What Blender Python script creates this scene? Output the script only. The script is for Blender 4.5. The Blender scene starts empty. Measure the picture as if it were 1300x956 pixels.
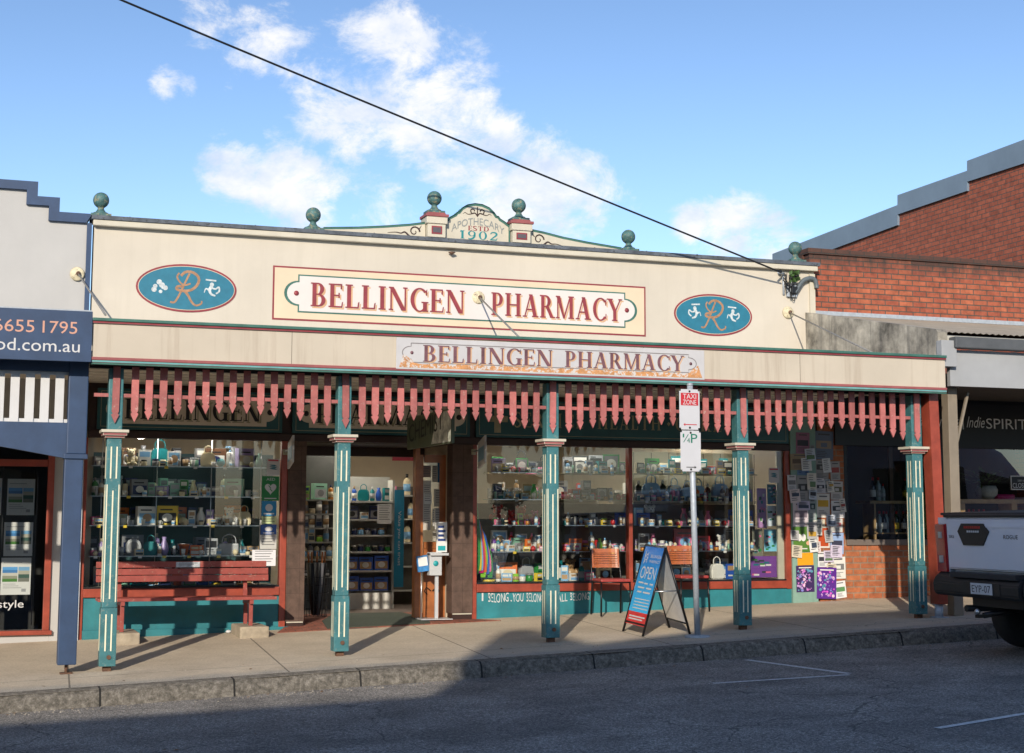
import bpy, bmesh, math, random
from mathutils import Vector, Matrix
R = math.radians
PI = math.pi
sc = bpy.context.scene
C = sc.collection
rnd = random.Random(7)

# ------------------------------------------------------------------ camera model
FPX, PITCH, YAW, ROLL = 1950.0, 0.115040313, 0.339735093, 0.00279665647
CAM = Vector((0, -15.98, 1.512))
def ray(px, py):
    x, y = px-650, 433.5-py
    c, s = math.cos(ROLL), math.sin(ROLL)
    x, y = c*x-s*y, s*x+c*y
    fw = FPX*math.cos(PITCH)-y*math.sin(PITCH); up = y*math.cos(PITCH)+FPX*math.sin(PITCH)
    return Vector((x*math.cos(YAW)+fw*math.sin(YAW), -x*math.sin(YAW)+fw*math.cos(YAW), up))
def P(px, py, Y):
    """world point where the sight line meets the vertical plane y = Y"""
    r = ray(px, py); t = (Y-CAM.y)/r.y
    return CAM+r*t
def PX(px, py, X):
    r = ray(px, py); t = (X-CAM.x)/r.x
    return CAM+r*t
W = 2.9          # shop front plane
AF = -0.34       # verandah fascia plane
def gz(x, y):    # footpath height
    xx = max(-30.0, min(60.0, x))
    cr = 0.031-0.0024*(max(-2, min(13, x))-2.68)
    return 0.0365*(xx-1.36)+max(-1.2, y)*cr
def rz(x, y):    # road height
    return gz(x, -1.2)-0.15
def G(px, py, f=gz):
    r = ray(px, py); t = 0.003
    p = CAM.copy()
    lo, hi = 0.001, 0.05
    for _ in range(50):
        m = (lo+hi)/2; p = CAM+r*m
        if p.z > f(p.x, p.y): lo = m
        else: hi = m
    return CAM+r*lo
def rect(x0, y0, x1, y1, Y=W):
    """pixel box on the plane y=Y -> world X0,X1,Z0,Z1"""
    xm, ym = (x0+x1)/2, (y0+y1)/2
    return P(x0, ym, Y).x, P(x1, ym, Y).x, P(xm, y1, Y).z, P(xm, y0, Y).z

# ------------------------------------------------------------------ materials
MATS = {}
def lin(c):
    return tuple(((v/255)/12.92 if v/255 <= .04045 else ((v/255+.055)/1.055)**2.4) for v in c)
def mat(name, col, rough=.6, var=.12, scale=6.0, bump=.0, bscale=60.0, metal=0.0, emit=None, streak=0, spec=None, coat=0, streakcol=(.16,.13,.09), chip=0, chipcol=(.3,.28,.24)):
    if name in MATS: return MATS[name]
    m = bpy.data.materials.new(name); m.use_nodes = True
    nt = m.node_tree; N = nt.nodes; L = nt.links
    b = N['Principled BSDF']
    b.inputs['Roughness'].default_value = rough; b.inputs['Metallic'].default_value = metal
    if spec is not None: b.inputs['Specular IOR Level'].default_value = spec
    if coat: b.inputs['Coat Weight'].default_value = coat; b.inputs['Coat Roughness'].default_value = .08
    tc = N.new('ShaderNodeTexCoord')
    nz = N.new('ShaderNodeTexNoise'); nz.inputs['Scale'].default_value = scale; nz.inputs['Detail'].default_value = 5
    nz.inputs['Roughness'].default_value = .65
    L.new(tc.outputs['Object'], nz.inputs['Vector'])
    cr = N.new('ShaderNodeValToRGB')
    cr.color_ramp.elements[0].position = .3; cr.color_ramp.elements[1].position = .7
    cr.color_ramp.elements[0].color = (*[max(0, c*(1-var)) for c in col], 1)
    cr.color_ramp.elements[1].color = (*[min(1, c*(1+var)) for c in col], 1)
    L.new(nz.outputs['Fac'], cr.inputs['Fac'])
    out = cr.outputs['Color']
    if streak:
        mp = N.new('ShaderNodeMapping'); mp.inputs['Scale'].default_value = (4.5, 4.5, .22)
        L.new(tc.outputs['Object'], mp.inputs['Vector'])
        n2 = N.new('ShaderNodeTexNoise'); n2.inputs['Scale'].default_value = 1.6; n2.inputs['Detail'].default_value = 7; n2.inputs['Roughness'].default_value=.7
        L.new(mp.outputs['Vector'], n2.inputs['Vector'])
        r2 = N.new('ShaderNodeValToRGB'); r2.color_ramp.elements[0].position = .50; r2.color_ramp.elements[1].position = .78
        r2.color_ramp.elements[0].color = (0, 0, 0, 1); r2.color_ramp.elements[1].color = (streak, streak, streak, 1)
        L.new(n2.outputs['Fac'], r2.inputs['Fac'])
        mx = N.new('ShaderNodeMix'); mx.data_type = 'RGBA'
        L.new(r2.outputs['Color'], mx.inputs['Factor']); L.new(out, mx.inputs['A']); mx.inputs['B'].default_value = (*streakcol, 1)
        out = mx.outputs['Result']
    if chip:
        n3 = N.new('ShaderNodeTexNoise'); n3.inputs['Scale'].default_value = 23; n3.inputs['Detail'].default_value = 6; n3.inputs['Roughness'].default_value=.75
        L.new(tc.outputs['Object'], n3.inputs['Vector'])
        r3 = N.new('ShaderNodeValToRGB'); r3.color_ramp.elements[0].position = .64-chip*.12; r3.color_ramp.elements[1].position = .67-chip*.12
        L.new(n3.outputs['Fac'], r3.inputs['Fac'])
        mx = N.new('ShaderNodeMix'); mx.data_type = 'RGBA'
        L.new(r3.outputs['Color'], mx.inputs['Factor']); L.new(out, mx.inputs['A']); mx.inputs['B'].default_value = (*chipcol, 1)
        out = mx.outputs['Result']
    L.new(out, b.inputs['Base Color'])
    if bump:
        nb = N.new('ShaderNodeTexNoise'); nb.inputs['Scale'].default_value = bscale; nb.inputs['Detail'].default_value = 4
        L.new(tc.outputs['Object'], nb.inputs['Vector'])
        bp = N.new('ShaderNodeBump'); bp.inputs['Strength'].default_value = bump; bp.inputs['Distance'].default_value = .01
        L.new(nb.outputs['Fac'], bp.inputs['Height']); L.new(bp.outputs['Normal'], b.inputs['Normal'])
    if emit:
        b.inputs['Emission Color'].default_value = (*emit[0], 1); b.inputs['Emission Strength'].default_value = emit[1]
    MATS[name] = m
    return m
def tonal(m, lo=.78, hi=1.12):
    """each separate board is weathered a little differently"""
    nt = m.node_tree; b = nt.nodes['Principled BSDF']; s = b.inputs['Base Color'].links[0].from_socket
    oi = nt.nodes.new('ShaderNodeObjectInfo'); mr = nt.nodes.new('ShaderNodeMapRange'); mr.inputs['To Min'].default_value = lo; mr.inputs['To Max'].default_value = hi; nt.links.new(oi.outputs['Random'], mr.inputs[0])
    mx = nt.nodes.new('ShaderNodeMix'); mx.data_type = 'RGBA'; mx.blend_type = 'MULTIPLY'; mx.inputs['Factor'].default_value = 1; nt.links.new(s, mx.inputs['A']); nt.links.new(mr.outputs[0], mx.inputs['B']); nt.links.new(mx.outputs['Result'], b.inputs['Base Color'])
def plain(name, col, rough=.5, metal=0):
    return mat(name, col, rough, var=.04, metal=metal)
def brickmat(name, axis, c1, c2, mortar, bw=.24, bh=.082, stain=0, msize=.012, topz=None):
    m = bpy.data.materials.new(name); m.use_nodes = True; nt = m.node_tree; N = nt.nodes; L = nt.links; b = N['Principled BSDF']
    tc = N.new('ShaderNodeTexCoord'); sp = N.new('ShaderNodeSeparateXYZ'); cb = N.new('ShaderNodeCombineXYZ')
    L.new(tc.outputs['Object'], sp.inputs[0]); L.new(sp.outputs[axis], cb.inputs[0]); L.new(sp.outputs['Z'], cb.inputs[1])
    bt = N.new('ShaderNodeTexBrick'); bt.inputs['Scale'].default_value = 1; bt.inputs['Brick Width'].default_value = bw; bt.inputs['Row Height'].default_value = bh
    bt.inputs['Mortar Size'].default_value = msize; bt.inputs['Mortar Smooth'].default_value = .3
    bt.inputs['Color1'].default_value = (*c1, 1); bt.inputs['Color2'].default_value = (*c2, 1); bt.inputs['Mortar'].default_value = (*mortar, 1)
    L.new(cb.outputs[0], bt.inputs['Vector'])
    nz = N.new('ShaderNodeTexNoise'); nz.inputs['Scale'].default_value = 9; nz.inputs['Detail'].default_value = 8; nz.inputs['Roughness'].default_value=.7
    L.new(tc.outputs['Object'], nz.inputs['Vector'])
    mr = N.new('ShaderNodeMapRange'); mr.inputs['From Min'].default_value=.3; mr.inputs['From Max'].default_value=.7; mr.inputs['To Min'].default_value=.62; mr.inputs['To Max'].default_value=1.3
    L.new(nz.outputs['Fac'], mr.inputs['Value'])
    mx = N.new('ShaderNodeMix'); mx.data_type='RGBA'; mx.blend_type='MULTIPLY'; mx.inputs['Factor'].default_value=1
    L.new(bt.outputs['Color'], mx.inputs['A']); L.new(mr.outputs['Result'], mx.inputs['B'])
    out = mx.outputs['Result']
    if topz is not None:   # black lichen running down from the coping
        a = N.new('ShaderNodeMapRange'); a.inputs['From Min'].default_value = topz-.62; a.inputs['From Max'].default_value = topz-.04; a.inputs['To Min'].default_value=0; a.inputs['To Max'].default_value=1
        L.new(sp.outputs['Z'], a.inputs['Value'])
        mp = N.new('ShaderNodeMapping'); mp.inputs['Scale'].default_value=(3.2,3.2,.7); L.new(tc.outputs['Object'], mp.inputs['Vector'])
        n2 = N.new('ShaderNodeTexNoise'); n2.inputs['Scale'].default_value=1.7; n2.inputs['Detail'].default_value=8; n2.inputs['Roughness'].default_value=.75; L.new(mp.outputs[0], n2.inputs['Vector'])
        ad = N.new('ShaderNodeMath'); ad.operation='ADD'; L.new(a.outputs['Result'], ad.inputs[0]); L.new(n2.outputs['Fac'], ad.inputs[1])
        r2 = N.new('ShaderNodeValToRGB'); r2.color_ramp.elements[0].position=.98 ; r2.color_ramp.elements[1].position=1.0
        s = N.new('ShaderNodeMapRange'); s.inputs['From Min'].default_value=1.02; s.inputs['From Max'].default_value=1.42; s.inputs['To Max'].default_value=.85
        L.new(ad.outputs[0], s.inputs['Value'])
        m2 = N.new('ShaderNodeMix'); m2.data_type='RGBA'; L.new(s.outputs['Result'], m2.inputs['Factor']); L.new(out, m2.inputs['A']); m2.inputs['B'].default_value=(.035,.03,.026,1)
        out = m2.outputs['Result']
    L.new(out, b.inputs['Base Color']); b.inputs['Roughness'].default_value=.85
    bp = N.new('ShaderNodeBump'); bp.inputs['Strength'].default_value=.6; bp.inputs['Distance'].default_value=.008; bp.invert = True
    L.new(bt.outputs['Fac'], bp.inputs['Height']); L.new(bp.outputs['Normal'], b.inputs['Normal'])
    return m
def glassmat(name, refl=1.0, tint=(1, 1, 1)):
    m = bpy.data.materials.new(name); m.use_nodes = True; nt = m.node_tree; N = nt.nodes; L = nt.links
    N.remove(N['Principled BSDF']); o = N['Material Output']
    t = N.new('ShaderNodeBsdfTransparent'); t.inputs[0].default_value = (*tint, 1)
    g = N.new('ShaderNodeBsdfGlossy'); g.inputs['Roughness'].default_value = .004; g.inputs['Color'].default_value = (1, 1, 1, 1)
    f = N.new('ShaderNodeFresnel'); f.inputs['IOR'].default_value = 1.5
    mu = N.new('ShaderNodeMath'); mu.operation = 'MULTIPLY'; mu.inputs[1].default_value = refl; mu.use_clamp = True
    L.new(f.outputs[0], mu.inputs[0])
    x = N.new('ShaderNodeMixShader'); L.new(mu.outputs[0], x.inputs[0]); L.new(t.outputs[0], x.inputs[1]); L.new(g.outputs[0], x.inputs[2])
    L.new(x.outputs[0], o.inputs[0]); MATS[name] = m
    return m

cream = mat('cream_render', (.565,.51,.42), .75, .07, .8, .15, 90, streak=.22, streakcol=(.38,.34,.26))
creamfas = mat('cream_fascia_boards', (.54,.475,.38), .7, .07, 1.0, .05, 60, streak=.6, streakcol=(.30,.22,.15))
creamtrim = mat('cream_trim', (.56,.515,.41), .6, .08, 4)
stripe = mat('cream_line_paint', (.82,.76,.55), .6, .08, 9)
peach = mat('peach_panel_paint', (.66,.54,.38), .7, .05, 2)
palepink = mat('pale_sign_paint', (.66,.61,.57), .7, .04, 2)
maroon = mat('maroon_paint', (.25,.035,.045), .5, .2, 7)
maroonlt = mat('faded_maroon_trim', (.30,.085,.085), .6, .2, 5)
orange_sh = mat('lettering_shadow_paint', (.60,.36,.2), .7, .1, 7)
green = mat('dark_green_trim', (.045,.14,.11), .5, .25, 6)
sky_trim = mat('blue_green_trim', (.13,.36,.36), .5, .2, 6)
teal = mat('teal_post_paint', (.045,.165,.18), .48, .25, 5, .06, 40, chip=.6, chipcol=(.13,.22,.21))
tealwall = mat('teal_riser_paint', (.022,.19,.22), .55, .22, 3, .05, 50, streak=.4, streakcol=(.05,.15,.16))
tealboard = mat('dark_teal_signboard', (.015,.09,.10), .4, .2, 3)
gold = mat('dull_gold_lettering', (.34,.31,.20), .5, .2, 9)
ovalblue = mat('oval_blue_paint', (.02,.165,.245), .5, .12, 8, streak=.3, streakcol=(.02,.12,.2))
pink = mat('salmon_picket_paint', (.43,.135,.125), .5, .22, 7, chip=.3, chipcol=(.46,.28,.24))
tonal(pink)
redwood = mat('red_brown_window_paint', (.30,.055,.03), .4, .25, 6, .05, 40)
darkwood = mat('dark_brown_beam', (.035,.014,.009), .5, .2, 6)
browntile = brickmat('brown_glazed_tiles', 'X', (.10,.062,.047), (.108,.067,.05), (.06,.036,.028), .15, .30, msize=.003)
for n in browntile.node_tree.nodes:
    if n.type == 'TEX_BRICK': n.offset = 0
    if n.type == 'BUMP': n.inputs['Strength'].default_value = .15
MATS['brown_glazed_tiles'] = browntile
black = mat('black_paint', (.008,.008,.009), .45, .2, 6)
blackmetal = mat('black_metal', (.012,.012,.014), .35, .2, 6, metal=.4)
chrome = mat('brushed_metal', (.55,.56,.57), .3, .1, 12, metal=.9)
galv = mat('galvanised_steel', (.40,.44,.48), .5, .15, 18, metal=.2)
flash = mat('roof_flashing', (.09,.105,.125), .65, .45, 7, chip=.5, chipcol=(.03,.03,.03))
flashblue = mat('blue_grey_cladding', (.17,.23,.30), .55, .10, 1.2, streak=.35, streakcol=(.2,.26,.33))
verd = mat('verdigris_finial', (.06,.14,.135), .6, .45, 14, .2, 40, chip=.75, chipcol=(.25,.24,.15))
rosm = mat('tie_rosette_paint', (.62,.54,.36), .6, .25, 20, chip=.5, chipcol=(.2,.15,.1))
rust = mat('rusty_iron', (.12,.06,.035), .8, .5, 20)
greysteel = mat('tie_rod_steel', (.30,.29,.27), .5, .25, 20, metal=.4)
navy = mat('navy_paint', (.028,.058,.125), .5, .16, 5)
whitewall = mat('white_render', (.455,.445,.425), .8, .05, 1.4, .12, 90, streak=.12, streakcol=(.36,.36,.36))
white = mat('white_paint', (.60,.60,.60), .5, .05, 4)
concrete_t = mat('mossy_party_wall', (.36,.33,.27), .85, .75, 2.6, .2, 50, streak=1.0, streakcol=(.07,.07,.07))
greyfascia = mat('grey_rendered_fascia', (.34,.35,.36), .8, .08, 2, .1, 80)
taupe = mat('taupe_post_paint', (.24,.20,.15), .6, .12, 4)
soffit = mat('verandah_ceiling_paint', (.74,.70,.60), .7, .12, 3)
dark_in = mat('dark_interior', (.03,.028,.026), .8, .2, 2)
incream = mat('interior_cream', (.52,.44,.32), .8, .08, 2)
slatw = mat('slatwall_cream', (.42,.38,.26), .7, .08, 2)
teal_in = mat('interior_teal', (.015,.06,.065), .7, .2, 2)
carpet = mat('interior_floor_vinyl', (.12,.09,.075), .6, .2, 5)
rtile = brickmat('terracotta_entry_tiles', 'X', (.25,.075,.045), (.30,.10,.06), (.09,.06,.05), .2, .1, msize=.006)
nt=rtile.node_tree
for n in nt.nodes:
    if n.type=='SEPXYZ': sp_=n
    if n.type=='COMBXYZ': cb_=n
nt.links.new(sp_.outputs['Y'], cb_.inputs[1])
timber = mat('varnished_timber', (.36,.12,.035), .35, .3, 4)
timberlt = mat('pale_shelf_timber', (.42,.26,.12), .5, .3, 6)
pot = mat('terracotta', (.42,.13,.06), .6, .2, 6)
paperw = mat('white_paper', (.72,.71,.69), .7, .04, 6)
glass = glassmat('window_glass', 1.6, (.93,.96,.95))
glassr = glassmat('reflective_window_glass', 1.5, (.85,.9,.9))
glassshelf = glassmat('shelf_glass', 1.6, (.75,.9,.86))
leafm = mat('leaf_green', (.045,.10,.02), .55, .4, 30)
asph = None

# ------------------------------------------------------------------ mesh builder
class MB:
    def __init__(s):
        s.bm = bmesh.new(); s.mats = []; s.mi = 0; s.M = None; s.k = 0
    def use(s, m):
        if m not in s.mats: s.mats.append(m)
        s.mi = s.mats.index(m); return s
    def _v(s, p):
        p = Vector(p)
        if s.M is not None: p = s.M @ p
        return s.bm.verts.new(p)
    def face(s, pts, smooth=False):
        f = s.bm.faces.new([s._v(p) for p in pts]); f.material_index = s.mi; f.smooth = smooth; return f
    def box(s, x0, x1, y0, y1, z0, z1, bev=0):
        if x0 > x1: x0, x1 = x1, x0
        if y0 > y1: y0, y1 = y1, y0
        if z0 > z1: z0, z1 = z1, z0
        v = [s._v(p) for p in ((x0,y0,z0),(x1,y0,z0),(x1,y1,z0),(x0,y1,z0),(x0,y0,z1),(x1,y0,z1),(x1,y1,z1),(x0,y1,z1))]
        fs = []
        for q in ((0,3,2,1),(4,5,6,7),(0,1,5,4),(1,2,6,5),(2,3,7,6),(3,0,4,7)):
            f = s.bm.faces.new([v[i] for i in q]); f.material_index = s.mi; fs.append(f)
        if bev:
            es = list({e for f in fs for e in f.edges})
            bmesh.ops.bevel(s.bm, geom=es, offset=bev, segments=2, profile=.6, affect='EDGES')
        return s
    def prism(s, pts, d, axis='y', d0=0):
        """pts in the plane across axis; from d0 to d"""
        def mk(a, b, c):
            return {'y': (a, c, b), 'x': (c, a, b), 'z': (a, b, c)}[axis]
        A = [s._v(mk(a, b, d0)) for a, b in pts]; B = [s._v(mk(a, b, d)) for a, b in pts]
        n = len(pts)
        try:
            for q in (list(reversed(A)), B):
                f = s.bm.faces.new(q); f.material_index = s.mi
        except Exception: pass
        for i in range(n):
            f = s.bm.faces.new([A[i], A[(i+1) % n], B[(i+1) % n], B[i]]); f.material_index = s.mi
        return s
    def lathe(s, prof, n=20, c=(0, 0, 0), axis='z', smooth=True):
        rings = []
        for r, h in prof:
            ring = []
            for i in range(n):
                a = 2*PI*i/n
                x, y = r*math.cos(a), r*math.sin(a)
                p = {'z': (x, y, h), 'y': (x, h, y), 'x': (h, x, y)}[axis]
                ring.append(s._v((c[0]+p[0], c[1]+p[1], c[2]+p[2])))
            rings.append(ring)
        for a, b in zip(rings, rings[1:]):
            for i in range(n):
                f = s.bm.faces.new([a[i], a[(i+1) % n], b[(i+1) % n], b[i]]); f.material_index = s.mi; f.smooth = smooth
        for ring in (rings[0], rings[-1]):
            if (ring[0].co-ring[n//2].co).length > 1e-5:
                f = s.bm.faces.new(ring); f.material_index = s.mi
        return s
    def ball(s, c, r, n=12, sx=1, sy=1, sz=1):
        pr = []
        m = max(6, n//2+2)
        rings = []
        for j in range(m+1):
            t = PI*j/m; rr = max(1e-5, math.sin(t)); h = -math.cos(t)
            rings.append([s._v((c[0]+r*sx*rr*math.cos(2*PI*i/n), c[1]+r*sy*rr*math.sin(2*PI*i/n), c[2]+r*sz*h)) for i in range(n)])
        for a, b in zip(rings, rings[1:]):
            for i in range(n):
                f = s.bm.faces.new([a[i], a[(i+1) % n], b[(i+1) % n], b[i]]); f.material_index = s.mi; f.smooth = True
        return s
    def tube(s, pts, r, n=8, r1=None):
        pts = [Vector(p) for p in pts]; rings = []
        N_ = len(pts)
        for i, p in enumerate(pts):
            d = (pts[min(i+1, N_-1)]-pts[max(i-1, 0)])
            if d.length < 1e-9: d = Vector((0, 0, 1))
            d.normalize()
            u = d.orthogonal().normalized() if i == 0 else (u-d*u.dot(d)).normalized()
            v = d.cross(u)
            rr = r if r1 is None else r+(r1-r)*i/(N_-1)
            rings.append([s._v(p+u*rr*math.cos(2*PI*k/n)+v*rr*math.sin(2*PI*k/n)) for k in range(n)])
        for a, b in zip(rings, rings[1:]):
            for i in range(n):
                f = s.bm.faces.new([a[i], a[(i+1) % n], b[(i+1) % n], b[i]]); f.material_index = s.mi; f.smooth = n > 4
        for ring in (rings[0], rings[-1]):
            f = s.bm.faces.new(ring); f.material_index = s.mi
        return s
    def bar(s, a, b, w, h, up=(0, 0, 1)):
        a = Vector(a); b = Vector(b); d = (b-a).normalized(); up = Vector(up)
        u = d.cross(up).normalized(); v = u.cross(d).normalized()
        q = [(-w/2, -h/2), (w/2, -h/2), (w/2, h/2), (-w/2, h/2)]
        A = [s._v(a+u*i+v*j) for i, j in q]; B = [s._v(b+u*i+v*j) for i, j in q]
        for f in (A[::-1], B, *[[A[i], A[(i+1) % 4], B[(i+1) % 4], B[i]] for i in range(4)]):
            g = s.bm.faces.new(f); g.material_index = s.mi
        return s
    # painted flat shapes on an x-z plane, each at its own tiny stand-off
    def flat(s, pts, Y):
        s.k += 1
        y = Y-.0009-.0002*(s.k % 9)
        s.face([(a, y, b) for a, b in pts]); return s
    def frect(s, x0, x1, z0, z1, Y): return s.flat([(x0, z0), (x1, z0), (x1, z1), (x0, z1)], Y)
    def stroke(s, pts, w, Y, w1=None):
        n = len(pts); L_ = []; R_ = []
        for i, (x, z) in enumerate(pts):
            a = pts[max(i-1, 0)]; b = pts[min(i+1, n-1)]
            dx, dz = b[0]-a[0], b[1]-a[1]; l = math.hypot(dx, dz) or 1
            ww = w if w1 is None else w+(w1-w)*i/(n-1)
            L_.append((x-dz/l*ww/2, z+dx/l*ww/2)); R_.append((x+dz/l*ww/2, z-dx/l*ww/2))
        s.k += 1; y = Y-.0009-.0002*(s.k % 9)
        for i in range(n-1):
            s.face([(q[0], y, q[1]) for q in (L_[i], L_[i+1], R_[i+1], R_[i])])
        return s
    def build(s, name, m=None, parent=None, loc=None, recalc=True):
        if recalc: bmesh.ops.recalc_face_normals(s.bm, faces=s.bm.faces)
        me = bpy.data.meshes.new(name); s.bm.to_mesh(me); s.bm.free()
        for x in (s.mats or [m]): me.materials.append(x)
        o = bpy.data.objects.new(name, me); C.objects.link(o)
        if parent is not None: o.parent = parent
        if loc is not None: o.location = loc
        return o
def mb(m=None):
    b = MB()
    if m is not None: b.use(m)
    return b
def tag(o, label=None, cat=None, group=None, kind=None):
    if label: o['label'] = label
    if cat: o['category'] = cat
    if group: o['group'] = group
    if kind: o['kind'] = kind
    return o
def thing(name, label, cat, loc=(0, 0, 0), rz_=0, group=None):
    o = bpy.data.objects.new(name, None); C.objects.link(o); o.location = loc; o.rotation_euler = (0, 0, rz_)
    o.empty_display_size = .1
    return tag(o, label, cat, group)
KIDS = {}
def copy_tree(o, parent=None):
    c = o.copy(); C.objects.link(c); c.parent = parent
    for ch in [x for x in C.objects if x.parent == o]: copy_tree(ch, c)
    return c
def curve_pts(f, a, b, n): return [f(a+(b-a)*i/n) for i in range(n+1)]

# ------------------------------------------------------------------ lettering
_tc = {}
def sans(sx):
    if sx not in _tc:
        cu = bpy.data.curves.new('t', 'FONT'); cu.body = sx; cu.resolution_u = 3
        ob = bpy.data.objects.new('t', cu); me = bpy.data.meshes.new_from_object(ob)
        vs = [v.co.copy() for v in me.vertices]; fs = [tuple(p.vertices) for p in me.polygons]
        bpy.data.objects.remove(ob); bpy.data.curves.remove(cu); bpy.data.meshes.remove(me)
        x0 = min(v.x for v in vs); x1 = max(v.x for v in vs); y0 = min(v.y for v in vs); y1 = max(v.y for v in vs)
        _tc[sx] = ([((v.x-x0)/(x1-x0), (v.y-y0)/(y1-y0)) for v in vs], fs)
    return _tc[sx]
def text(b, sx, x0, x1, z0, z1, Y, warp=None, skew=0, off=.0022):
    vs, fs = sans(sx)
    V = []
    for u, v in vs:
        x = x0+(x1-x0)*u+skew*(z1-z0)*v; z = z0+(z1-z0)*v
        if warp: x, z = warp(x, z)
        V.append((x, Y-off, z))
    for f in fs:
        try: b.face([V[i] for i in f])
        except Exception: pass
T, t_, S_, SE = .19, .055, .05, .075
def _r(x0, y0, x1, y1): return [(x0, y0), (x1, y0), (x1, y1), (x0, y1)]
def _stem(x, y0=0, y1=1, w=T, top=True, bot=True):
    o = [_r(x, y0, x+w, y1)]
    if bot: o.append(_r(x-SE, y0, x+w+SE, y0+S_))
    if top: o.append(_r(x-SE, y1-S_, x+w+SE, y1))
    return o
def _arc(cx, cy, rx, ry, a0, a1, w=T, t=t_, n=14):
    o = []
    for i in range(n):
        a = R(a0+(a1-a0)*i/n); b = R(a0+(a1-a0)*(i+1)/n)
        o.append([(cx+rx*math.cos(a), cy+ry*math.sin(a)), (cx+rx*math.cos(b), cy+ry*math.sin(b)),
                  (cx+(rx-w)*math.cos(b), cy+(ry-t)*math.sin(b)), (cx+(rx-w)*math.cos(a), cy+(ry-t)*math.sin(a))])
    return o
def _diag(xb, xt, w, y0=0, y1=1): return [[(xb, y0), (xb+w, y0), (xt+w, y1), (xt, y1)]]
def _path(pts, w0, w1):
    o = []; n = len(pts)
    q = []
    for i, (x, y) in enumerate(pts):
        a = pts[max(i-1, 0)]; b = pts[min(i+1, n-1)]
        dx, dy = b[0]-a[0], b[1]-a[1]; l = math.hypot(dx, dy) or 1
        f = math.sin(PI*i/(n-1)); w = (w0+(w1-w0)*f)/2
        q.append(((x-dy/l*w, y+dx/l*w), (x+dy/l*w, y-dx/l*w)))
    for a, b in zip(q, q[1:]): o.append([a[0], b[0], b[1], a[1]])
    return o
def _spl(ctrl, n=26):
    """Catmull-Rom through ctrl"""
    P_ = [ctrl[0]]+ctrl+[ctrl[-1]]; o = []
    m = len(ctrl)-1
    for i in range(n+1):
        u = i/n*m; k = min(int(u), m-1); f = u-k
        p0, p1, p2, p3 = P_[k:k+4]
        o.append(tuple(.5*(2*p1[j]+(p2[j]-p0[j])*f+(2*p0[j]-5*p1[j]+4*p2[j]-p3[j])*f*f+(3*p1[j]-p0[j]-3*p2[j]+p3[j])*f**3) for j in (0, 1)))
    return o
def _S(w=.62): return _path(_spl([(w*.92, .8), (w*.75, .96), (w*.42, .985), (w*.14, .86), (w*.16, .66), (w*.5, .5), (w*.86, .33), (w*.84, .12), (w*.5, .015), (w*.2, .05), (w*.04, .24)]), .05, .17)
def _arm(x, y0, y1): return [[(x-.03, y0), (x+.02, y0), (x+.03, y1), (x, y1)]]
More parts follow.
